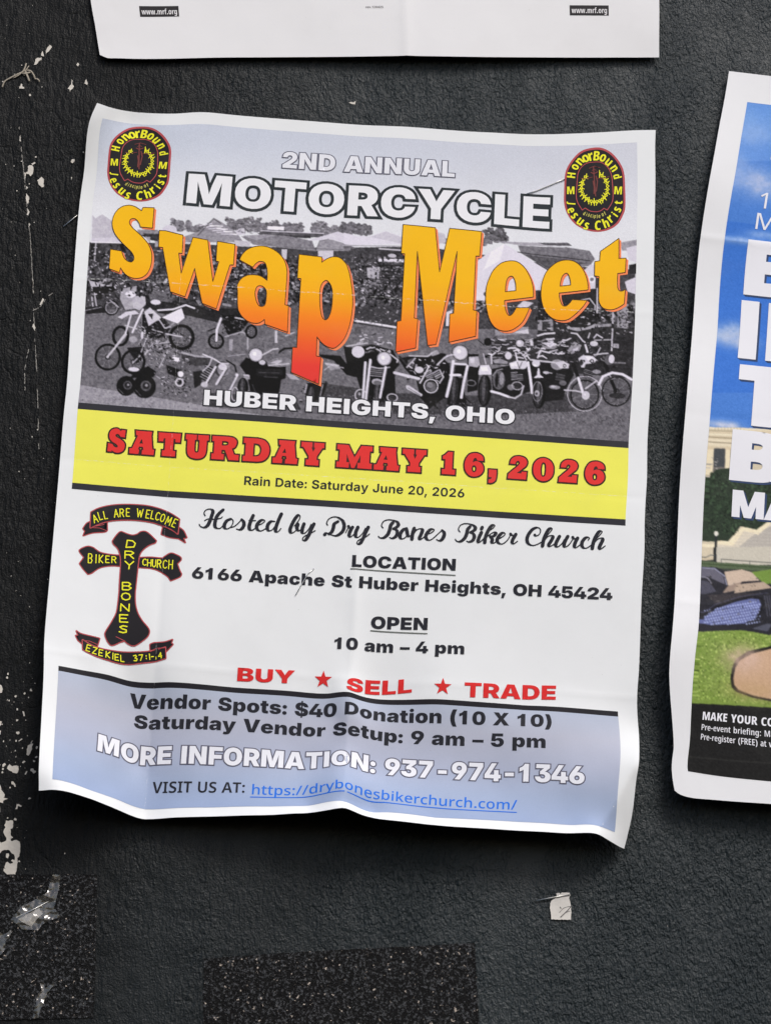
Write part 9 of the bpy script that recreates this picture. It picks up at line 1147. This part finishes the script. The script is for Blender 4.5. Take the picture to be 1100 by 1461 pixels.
# ------------------------------------------------------------------ painter for the two printed photographs
class Canvas:
    def __init__(s, u0, v0, u1, v1, res):
        s.u0, s.v0, s.res = u0, v0, res; s.w = int((u1 - u0) * res); s.h = int((v1 - v0) * res)
        s.a = np.zeros((s.h, s.w, 3), np.float32)
    def box(s, x0, y0, x1, y1):
        i0 = max(0, int((x0 - s.u0) * s.res) - 1); i1 = min(s.w, int((x1 - s.u0) * s.res) + 2)
        j0 = max(0, int((y0 - s.v0) * s.res) - 1); j1 = min(s.h, int((y1 - s.v0) * s.res) + 2)
        if i1 <= i0 or j1 <= j0: return None
        X = (np.arange(i0, i1) + .5) / s.res + s.u0; Y = (np.arange(j0, j1) + .5) / s.res + s.v0
        return i0, i1, j0, j1, X[None, :], Y[:, None]
    def put(s, bx, m, c):
        i0, i1, j0, j1 = bx[:4]; v = s.a[j0:j1, i0:i1]; v[:] = v * (1 - m[..., None]) + np.asarray(c, np.float32) * m[..., None]
    def poly(s, pts, c):
        P = np.asarray([p[:2] for p in pts], float); bx = s.box(P[:, 0].min(), P[:, 1].min(), P[:, 0].max(), P[:, 1].max())
        if bx is None: return
        X, Y = bx[4], bx[5]; m = np.zeros((Y.shape[0], X.shape[1]), bool)
        for a, b in zip(P, np.roll(P, -1, 0)):
            if a[1] == b[1]: continue
            rows = (np.minimum(a[1], b[1]) <= Y) & (Y < np.maximum(a[1], b[1]))
            xc = a[0] + (Y - a[1]) * (b[0] - a[0]) / (b[1] - a[1])
            m ^= rows & (X > xc)
        s.put(bx, m.astype(np.float32), c)
    def ell(s, x, y, rx, ry, c, hole=None):
        bx = s.box(x - rx, y - ry, x + rx, y + ry)
        if bx is None: return
        d = ((bx[4] - x) / rx) ** 2 + ((bx[5] - y) / ry) ** 2; m = d <= 1
        if hole: m &= ((bx[4] - x) / hole[0]) ** 2 + ((bx[5] - y) / hole[1]) ** 2 > 1
        s.put(bx, m.astype(np.float32), c)
    def line(s, pts, w, c):
        P = np.asarray([p[:2] for p in pts], float)
        for a, b in zip(P[:-1], P[1:]):
            bx = s.box(min(a[0], b[0]) - w, min(a[1], b[1]) - w, max(a[0], b[0]) + w, max(a[1], b[1]) + w)
            if bx is None: continue
            d = b - a; L2 = max(1e-9, float(d @ d)); t = np.clip(((bx[4] - a[0]) * d[0] + (bx[5] - a[1]) * d[1]) / L2, 0, 1)
            q = np.hypot(bx[4] - a[0] - t * d[0], bx[5] - a[1] - t * d[1])
            s.put(bx, np.clip((w / 2 - q) * s.res + .5, 0, 1).astype(np.float32), c)
    def soft(s, x, y, rx, ry, c, k, seed=1):
        bx = s.box(x - 2 * rx, y - 2 * ry, x + 2 * rx, y + 2 * ry)
        if bx is None: return
        X, Y = bx[4] + 0 * bx[5], bx[5] + 0 * bx[4]
        n = vnoise(X, Y, .35, 5) * .6 + vnoise(X, Y, 1.0, 6) * .4
        d = ((X - x) / rx) ** 2 + ((Y - y) / ry) ** 2
        s.put(bx, (k * np.clip(np.exp(-d * 1.6) * (0.55 + .9 * n), 0, 1)).astype(np.float32), c)
    def run(s, ops, tint):
        for op in ops:
            k = op[0]
            def C(g): return tint(g) if isinstance(g, (int, float)) else tuple(g)
            if k == 'P': s.poly(op[2], C(op[1]))
            elif k == 'E': s.ell(op[2], op[3], op[4], op[5], C(op[1]))
            elif k == 'R': s.ell(op[2], op[3], op[4], op[6], C(op[1]), (max(.05, op[4] - op[5]), max(.05, op[6] - op[5])))
            elif k == 'L': s.line(op[3], op[2], C(op[1]))
            elif k == 'C': s.soft(*op[1:5], op[5], op[6])
            elif k == 'N':
                x0, y0, x1, y1, n, lo, hi, ln, w, seed, ang = op[1:]
                r = random.Random(seed)
                for _ in range(n):
                    x = r.uniform(x0, x1); y = r.uniform(y0, y1); a = r.uniform(0, 3.14) if ang is None else ang + r.gauss(0, .35)
                    L = ln * r.uniform(.15, .9) ** 1.3; g = lo + (hi - lo) * r.random() ** 1.8
                    if r.random() < .45:
                        s.ell(x, y, L * r.uniform(.12, .4), L * r.uniform(.12, .45), tint(g)); continue
                    s.line([(x - L / 2 * math.cos(a), y - L / 2 * math.sin(a)), (x + L / 2 * math.cos(a), y + L / 2 * math.sin(a))], w * r.uniform(.5, 1.2), tint(g))
            elif k == 'G':
                x0, y0, x1, y1, g, seed = op[1:]
                r = random.Random(seed)
                X_ = np.linspace(x0, x1, 60); prof = y0 + (y1 - y0) * (.9 * (vnoise(X_, X_ * 0 + seed, .14, seed) - .35) + .55 * (vnoise(X_, X_ * 0, .5, seed) - .5)) * np.clip(1.4 - np.abs((X_ - (x0 + x1) / 2) / (x1 - x0) * 2) ** 4, .4, 1)
                for _ in range(int((x1 - x0) * 26)):
                    i = r.randrange(60); yy_ = prof[i] + (y1 - prof[i]) * r.random() ** .8; q = r.uniform(.25, .85)
                    s.ell(X_[i] + r.uniform(-.5, .5), yy_, q, q * r.uniform(.6, 1), tint(g + r.gauss(0, 17)))
            elif k == 'T':
                x0, y0, x1, y1, n, c, sz, seed = op[1:]
                r = random.Random(seed)
                for _ in range(n):
                    q = sz * r.uniform(.3, 1); f = r.uniform(.8, 1.2); s.ell(r.uniform(x0, x1), r.uniform(y0, y1), q * .7, q * r.uniform(.5, 1.1), tuple(min(255, v * f) for v in c))
    def blur(s, k):
        for ax in (0, 1):
            p = np.roll(s.a, 1, ax); q = np.roll(s.a, -1, ax); s.a = (s.a + k * (p + q)) / (1 + 2 * k)
    def grain(s, amp):
        s.a += rng.normal(0, 1, s.a.shape[:2])[..., None].astype(np.float32) * amp
    def tones(s):
        a = np.clip(s.a, 6, 240); h, w = a.shape[0] // 2 * 2, a.shape[1] // 2 * 2; a = a[:h, :w] / 255.0
        l = np.where(a <= .04045, a / 12.92, ((a + .055) / 1.055) ** 2.4) / lin1(226) * PAPER
        l = np.minimum(l, .88)
        return (l[0::2, 0::2] + l[1::2, 0::2] + l[0::2, 1::2] + l[1::2, 1::2]) / 4
def photo(name, cv, u1, v1, mat, parent, sheet, lift):
    t = cv.tones(); h, w = t.shape[:2]
    UV, F = grid_uv(cv.u0, cv.v0, u1, v1, w - 1, h - 1)
    return new_mesh(name, sheet.at(UV, lift), F, mat, parent, uv=UV, cols=t.reshape(-1, 3))

# ------------------------------------------------------------------ the swap meet flyer
PG = 'flyers pinned to the black wall'
main = Sheet(MAINCTRL, None, folds_v=((74.8, .12, 1.0), (148.6, -.14, .9), (224.0, .16, 1.2)), folds_u=((40.5, -.6, 3.0, 150), (111.5, .9, 4.0, 170)))
main.corner = ((215.9, 248.5), (202.5, 279.4), -0.62); main.cflip = False
fly = thing('event_flyer', 'creased swap meet flyer with large amber lettering over a motorcycle photo', 'flyer', (0.108, 0, -0.2794), PG)
paper('paper_sheet', 215.9, 279.4, M_paper, fly, main)
u0, u1, B_ = BOX['u0'], BOX['u1'], BOX
cv = Canvas(u0, B_['a'], u1, B_['b'], 7.0)
yy = np.linspace(0, 1, cv.h)[:, None]; xx = np.linspace(0, 1, cv.w)[None]
k_ = np.clip(yy / .34, 0, 1); k_ = k_ * k_ * (3 - 2 * k_)
for c_, (tl, tr, bt) in enumerate(((191, 201, 219), (198, 203, 220), (213, 213, 226))):
    cv.a[..., c_] = (tl * (1 - xx) + tr * xx) * (1 - k_) + bt * k_
skyrows = cv.a.copy()
cv.run(PHOTO, lambda g: (g * .985, g * .965, g * 1.02))
gr = np.abs(cv.a - skyrows).sum(-1, keepdims=True) > 6
tx_ = (vnoise(xx * 204 + 0 * yy, yy * 121 + 0 * xx, 1.3, 8) - .5) * .5 + (vnoise(xx * 204 + 0 * yy, yy * 121 + 0 * xx, 2.9, 9) - .5) * .42
cv.a *= 1 + tx_[..., None] * gr * .85 * np.clip(1.3 - cv.a / 165, .06, 1)
cv.a = np.where(gr, (cv.a - 112) * 1.14 + 106, cv.a)
cv.blur(.2); cv.grain(6.5)
photo('photo_print', cv, u1, B_['b'], M_photo, fly, main, 0.06)
panel('rule', u0, B_['b'], u1, B_['c'], M_dark, fly, main, 0.07)
panel('date_band', u0, B_['c'], u1, B_['d'], M_yellow, fly, main, 0.06)
panel('rule', u0, B_['d'], u1, B_['e'], M_dark, fly, main, 0.07)
panel('rule', u0, B_['f'], u1, B_['g'] + .1, M_black, fly, main, 0.07)
panel('contact_panel', u0, B_['g'] + .1, u1, B_['h'], M_info, fly, main, 0.09, 0.8)
tx = {t_[0]: t_[1:] for t_ in TX}
def outlined(name, mat, outmat, r, miter=True):
    f, s, a, b_, v0, v1, cap = tx[name]
    g = glyphs(f, s, a, b_, v0, v1, cap)
    o = lay(name, g, mat, fly, main, 0.24)
    pcs = []
    for c in g: pcs += stroke(c, r, closed=True, miter=miter)
    lay('letter_outline', pcs, outmat, o, main, 0.16, 3.0)
    return o
outlined('annual_lettering', M_white2, M_thin, .8)
outlined('title_lettering', M_white, M_titleout, 2.3)
outlined('town_lettering', M_white, M_dark, .85)
outlined('telephone_lettering', M_white2, M_thin, .85)
for n in ('rain_date', 'location', 'address', 'opening', 'hours', 'buy', 'sell', 'trade', 'vendor_price', 'vendor_setup', 'visit', 'web_address'):
    n += '_lettering'; f, s, a, b_, v0, v1, cap = tx[n]
    mat = M_redtext if n[:3] in ('buy', 'sel', 'tra') else M_link if n[:3] == 'web' else M_text
    o = lay(n, glyphs(f, s, a, b_, v0, v1, cap), mat, fly, main, 0.16)
    ui_ = {'location_lettering': 0, 'opening_lettering': 1, 'web_address_lettering': 2}.get(n)
    if ui_ is not None:
        a, b_, v = UNDER[ui_]; lay('underline', [ccw([(a, v), (b_, v), (b_, v + .42), (a, v + .42)])], M_link if ui_ == 2 else M_rule, o, main, 0.16)
for x, y, rr in STARS:
    lay('star', [ccw([(x + (rr if k % 2 == 0 else rr * .4) * math.sin(k * math.pi / 5), y - (rr if k % 2 == 0 else rr * .4) * math.cos(k * math.pi / 5)) for k in range(10)])], M_redtext, fly, main, 0.16)
# big distorted words
for word, keys in (('swap_lettering', 'Swap'), ('meet_lettering', 'Meft')):
    g = []; sh = []; ol = []
    for k in keys:
        cs = shape(SWAP[k]); g += cs
        for d in (0.0, 0.34, 0.67, 1.0): sh += [c + np.array((.88, .8)) * d for c in cs]
        for c in cs: ol += stroke(c, .26, closed=True)
    o = lay(word, g, M_swap, fly, main, 0.22)
    lay('letter_shadow', sh, M_swapshadow, o, main, 0.15)
    lay('letter_outline', ol, M_swapline, o, main, 0.29, 4.0)
# the date in slab capitals
L, vb, cap = DATE; g = []; ol = []
for ch, x, w in L:
    gw, cs = SLAB[ch]
    for i, c in enumerate(cs):
        p = smooth(c, 4); p = ccw(np.c_[x + .3 + p[:, 0] / gw * (w - .6), vb - p[:, 1] / 100.0 * cap], 1 if i == 0 else -1)
        g.append(p); ol += stroke(p, 1.15, closed=True, miter=True)
o = lay('date_lettering', g, M_red, fly, main, 0.24); lay('letter_outline', ol, M_dateline, o, main, 0.16)
pcs = []
for s_ in SCRIPT: pcs += pen(s_, .42, 1.38)
lay('host_lettering', pcs, M_text, fly, main, 0.16)
# round topped club emblems
def emblem(f_):
    """f_ maps the left emblem's drawing to its place"""
    def fm(P): return [tuple(f_(p)) + tuple(p[2:]) for p in P]
    e = lay('emblem', shape([fm(BADGE_IN)]), M_embblack, fly, main, 0.16)
    lay('emblem_border', shape([fm(BADGE)]), M_embred, e, main, 0.10)
    lay('inner_line', stroke(smooth(fm(BADGE_LINE)), .3, closed=True), M_embred, e, main, 0.2)
    g = []
    for ch, u, v, a, h in BT: g += [np.array([f_(p) for p in c]) for c in char_at('bad', ch, u, v, a, h * 1.06, .95)]
    lay('emblem_lettering', g, M_lemon, e, main, 0.22)
    g = []
    for ch, u, v, a, h in BT2: g += [np.array([f_(p) for p in c]) for c in char_at('bad', ch, u, v, a, h * .85, .72)]
    lay('small_lettering', g, M_lemon2, e, main, 0.22)
    g = []
    for s_ in THORN: g += stroke(fm(s_), .3, caps=False)
    lay('thorn_wreath', g, M_lemon, e, main, 0.22)
    g = []
    for i, s_ in enumerate(FIG): g += stroke(fm(s_), .42 if i in (0, 5, 6, 7) else .26)
    lay('crucifix_figure', g, M_crucif, e, main, 0.26)
emblem(lambda p: (p[0], p[1]))
bl = np.array([p[:2] for p in BADGE]); lo, hi = bl.min(0), bl.max(0); b0 = np.array(BADGE2[:2]); b1 = np.array(BADGE2[2:])
emblem(lambda p: tuple(b0 + (np.array(p[:2]) - lo) / (hi - lo) * (b1 - b0)))
# crossed bones logo with ribbons
def skel(L, w):
    out = []
    for ch, u, v, a, h, wd in L:
        ca, sa = math.cos(math.radians(a)), math.sin(math.radians(a))
        for s_ in SKEL[ch]:
            P = [((x - .5) * wd, -(y - .5) * h) for x, y in s_]
            out += stroke([(u + x * ca - y * sa, v + x * sa + y * ca) for x, y in P], w)
    return out
def logo_piece(name, P, lift):
    c = shape([P]); o = lay(name, c, M_embblack, fly, main, lift + .05)
    lay('logo_border', stroke(c[0], .8, closed=True), M_embred, o, main, lift)
    return o
for t_ in RIB1T: logo_piece('ribbon_tail', t_, .08)
rb = logo_piece('ribbon', RIB1, .16)
for s_ in RIB1L: lay('fold_line', stroke(s_, .22), M_embred, rb, main, .25)
lay('ribbon_lettering', skel([q for q in LT if q[0:1] and q[2] < 190 and LT.index(q) < 13], .36), M_lemon, rb, main, .27)
bnL = logo_piece('bone', BONEL, .08); bnR = logo_piece('bone', BONER, .08); bnV = logo_piece('bone', BONEV, .16)
lay('bone_lettering', skel(LT[13:18], .36), M_lemon, bnL, main, .2); lay('bone_lettering', skel(LT[18:], .36), M_lemon, bnR, main, .2)
lay('bone_lettering', skel(LTV, .46), M_lemon, bnV, main, .27)
for t_ in RIB2T: logo_piece('ribbon_tail', t_, .08)
rb = logo_piece('ribbon', RIB2, .16)
for s_ in RIB2L: lay('fold_line', stroke(s_, .22), M_embred, rb, main, .25)
lay('ribbon_lettering', skel(LTE, .36), M_lemon, rb, main, .27)

# ------------------------------------------------------------------ the rally flyer at the right edge
right = Sheet(RIGHTCTRL, RFRAME, folds_v=((69.8, .3, 1.4), (139.7, -.1, 1.2), (211.0, .22, 1.4)))
fr = thing('rally_flyer', 'rally flyer with blue sky, white slogan and green lawn cut off by the frame', 'flyer', (0.30, 0, -0.29), PG)
paper('paper_sheet', 215.9, 279.4, R_paper, fr, right)
bu, bv0, bv1 = RBOX; bu1 = 212.0
CW = 70.0
cv = Canvas(bu, bv0, bu + CW, bv1, 6.0)
vv_ = np.linspace(bv0, bv1, cv.h)[:, None]
for lo_, c_ in ((0, (64, 118, 204)), (148, (206, 194, 170)), (192, (60, 66, 58)), (206, (44, 44, 52)), (222, (118, 142, 64))): cv.a[vv_[:, 0] >= lo_] = c_
cv.run(RPHOTO, lambda g: (g, g * .97, g * .95)); 
k = int(1.6 * cv.res); cv.a[:, :k] = cv.a[:, k:k + 1]; k = int(2.0 * cv.res); cv.a[-k:] = (26, 26, 26); cv.a[:k] = cv.a[k:k + 1]
cv.a += ((vnoise(np.arange(cv.w)[None] * .5 + 0 * np.arange(cv.h)[:, None], np.arange(cv.h)[:, None] * .5 + 0 * np.arange(cv.w)[None], .8, 4) - .5) * 10)[..., None]
cv.blur(.6); cv.grain(5.0)
photo('photo_print', cv, bu + CW, bv1, R_photo, fr, right, 0.06)
def fr_(v): return (v - bv0) / (bv1 - bv0)
R_rest = printed('rally photo colours', grad=(bv0, bv1, [(0, ink_rgb(92, 140, 208)), (.3, ink_rgb(58, 114, 202)), (fr_(144), ink_rgb(66, 120, 204)), (fr_(146), ink_rgb(206, 194, 170)), (fr_(190), ink_rgb(190, 182, 168)), (fr_(193), ink_rgb(70, 76, 70)), (fr_(221), ink_rgb(46, 46, 54)), (fr_(223), ink_rgb(118, 142, 64)), (fr_(246), ink_rgb(124, 146, 68)), (fr_(247), ink_rgb(26, 26, 26))]))
panel('photo_print', bu + CW, bv0, bu1, bv1, R_rest, fr, right, 0.06, 2.0)
for n, f, s, u, v, cap, w in RTX:
    mat = R_white
    if w > 0: g = glyphs(f, s, u, u + w, v, v, cap)
    else: g = glyphs(f, s, u, None, v, (-w if w < 0 else 1.0), cap)
    if n == 'slogan_lettering': g = g + sum([stroke(c, .9, closed=True, miter=True) for c in g], []) if area(max(g, key=lambda c: abs(area(c)))) > 0 else [c[::-1] for c in g] + sum([stroke(c, .9, closed=True, miter=True) for c in g], [])
    o = lay(n, g, mat, fr, right, 0.2)
    if n == 'slogan_lettering':
        sh = []
        for d in (.25, .5, .75, 1.0): sh += [c + np.array((.75, .7)) * d for c in g]
        lay('letter_shadow', sh, R_shadow, o, right, 0.13)

# ------------------------------------------------------------------ the notice above
top = Sheet(TOPCTRL, TFRAME, folds_u=((118.0, .5, 2.0, 100),))
ft = thing('printed_notice', 'white notice with two small black web address boxes hanging above the swap meet flyer', 'notice', (0.11, 0, 0.02), PG)
paper('paper_sheet', 215.9, 279.4, T_paper, ft, top, step=1.4)
for (x0, y0, x1, y1) in TTX[0]:
    o = panel('web_address_box', x0, y1, x1, y0, T_black, ft, top, 0.06)
    lay('box_lettering', glyphs('condb', 'www.mrf.org', x0 + .7, x1 - .7, y0 - 1.0, y0 - 1.0, 2.35), T_white, o, top, 0.12)
q = TTX[1]
lay('revision_lettering', glyphs('condb', 'rev.120425', q[0], q[2], q[1], q[3], .95), T_grey, ft, top, 0.08)

# ------------------------------------------------------------------ small things on the wall
def tube(name, P, rad, mat, parent=None, n=8, flat_=1.0):
    P = [Vector(p) for p in P]; vs = []; fs = []
    for i, p in enumerate(P):
        d = (P[min(i + 1, len(P) - 1)] - P[max(i - 1, 0)]).normalized(); a = d.cross(Vector((0, 1, 0)))
        a = a.normalized() if a.length > 1e-6 else Vector((1, 0, 0)); b = d.cross(a)
        for k in range(n):
            t_ = 2 * math.pi * k / n; vs.append(tuple(p + a * rad * math.cos(t_) + b * rad * flat_ * math.sin(t_)))
    for i in range(len(P) - 1):
        for k in range(n): fs.append((i * n + k, i * n + (k + 1) % n, (i + 1) * n + (k + 1) % n, (i + 1) * n + k))
    fs.append(tuple(range(n - 1, -1, -1))); fs.append(tuple((len(P) - 1) * n + k for k in range(n)))
    return new_mesh(name, np.array(vs), fs, mat, parent)
def wp(p, out): return (p[0] / 1000.0, -out / 1000.0, -p[1] / 1000.0)
SG = 'staples in the wall and flyers'
def staple(P, outs, rad, label, bent=True):
    pts = [wp(p, o_) for p, o_ in zip(P, outs)]
    if bent: pts = [(pts[0][0], pts[0][1] + .0015, pts[0][2])] + pts + [(pts[-1][0], pts[-1][1] + .0015, pts[-1][2])]
    o = tube('staple', pts, rad / 1000.0, M_steel); tag(o, label, 'staple', SG); return o
def on_sheet(P, lift):
    return [tuple(q) for q in main.at(np.array(P), lift)]
o = tube('staple', on_sheet([STAPLE3[0]], -.6) + on_sheet(STAPLE3, .45) + on_sheet([STAPLE3[-1]], -.6), .00021, M_steel); tag(o, 'long thin staple through the flyer between the title and the right emblem', 'staple', SG)
o = tube('staple', on_sheet([STAPLE4[0]], -.5) + on_sheet(STAPLE4, .35), .00016, M_steel); tag(o, 'short bent staple leg lying across the address line of the flyer', 'staple', SG)
staple(STAPLE5, (.5, .7), .2, 'thin staple on the bare black wall beside the flyer left edge')
staple(STAPLE2, (.7, .9, .8), .24, 'bright staple holding the torn scrap with a pen scribble')
staple(STAPLE1, (1.0, 1.2), .2, 'staple lying across the torn paper corner under clear tape')
def curl(k): return lambda vs: k * np.sin(vs[:, 0] * .6) * np.cos(vs[:, 1] * .5)
sc2 = thing('paper_scrap', 'small torn cream paper scrap with a black pen scribble', 'paper scrap', wp(SCRAP2[0], 0), 'torn paper scraps')
flat('torn_paper', [ccw(rag(SCRAP2, 3, .08, .5))], M_scrap, sc2, .62, thick=.12, lattice=1.5, bend=curl(.06))
pcs = []
for s_ in PEN: pcs += pen(s_, .14, .3)
flat('pen_scribble', pcs, M_pen, sc2, .72, lattice=50)
gp = [('grit_strip', TAPE['patch'], 'large gritty black rectangle in the lower left corner under torn tape'), ('grit_strip', TAPE['patch2'], 'wide gritty black strip with coppery flecks at the bottom edge')]
for n, p, lab in gp:
    o = flat(n, [ccw(rag(p, 7, .12, .7))], M_grit, None, .34, thick=.2, lattice=10); tag(o, lab, 'strip', 'gritty black strips on the wall')
o = flat('paper_scrap', [ccw(rag(SCRAP1, 5, .08, .6))], M_scrap, None, .75, thick=.1, lattice=1.6, bend=curl(.1)); tag(o, 'torn triangular paper corner stuck under clear tape on gritty strip', 'paper scrap', 'torn paper scraps')
for p, lab in zip(CLEAR, ('shiny clear tape remnant covering the torn triangular paper corner', 'twisted forked clear tape remnant low on the gritty strip', 'crumpled clear tape remnant at the left edge of the wall')):
    o = flat('clear_tape', [ccw(rag(p, 11, .12, .8))], M_clear, None, 1.25, lattice=1.0, bend=lambda vs: .9 * (vnoise(vs[:, 0] + 60, vs[:, 1], .28, 3) - .5) + .5 * (vnoise(vs[:, 0] + 60, vs[:, 1], .7, 4) - .5))
    tag(o, lab, 'tape', 'clear tape remnants')
tf = thing('torn_paper_tuft', 'frayed tan tuft of torn paper left on the upper left wall', 'paper scrap', wp(FIBRES[0][-1], 0), 'torn paper scraps')
for i, s_ in enumerate(FIBRES):
    P = smooth([tuple(p) + (1,) for p in s_], 5, False)
    tube('paper_fibre', [wp(p, .3 + .5 * math.sin(3.1 * k / len(P))) for k, p in enumerate(P)], (.00032, .00026, .0004, .0003, .0003, .0002, .00035)[i], M_fibre, tf, n=6, flat_=.4)
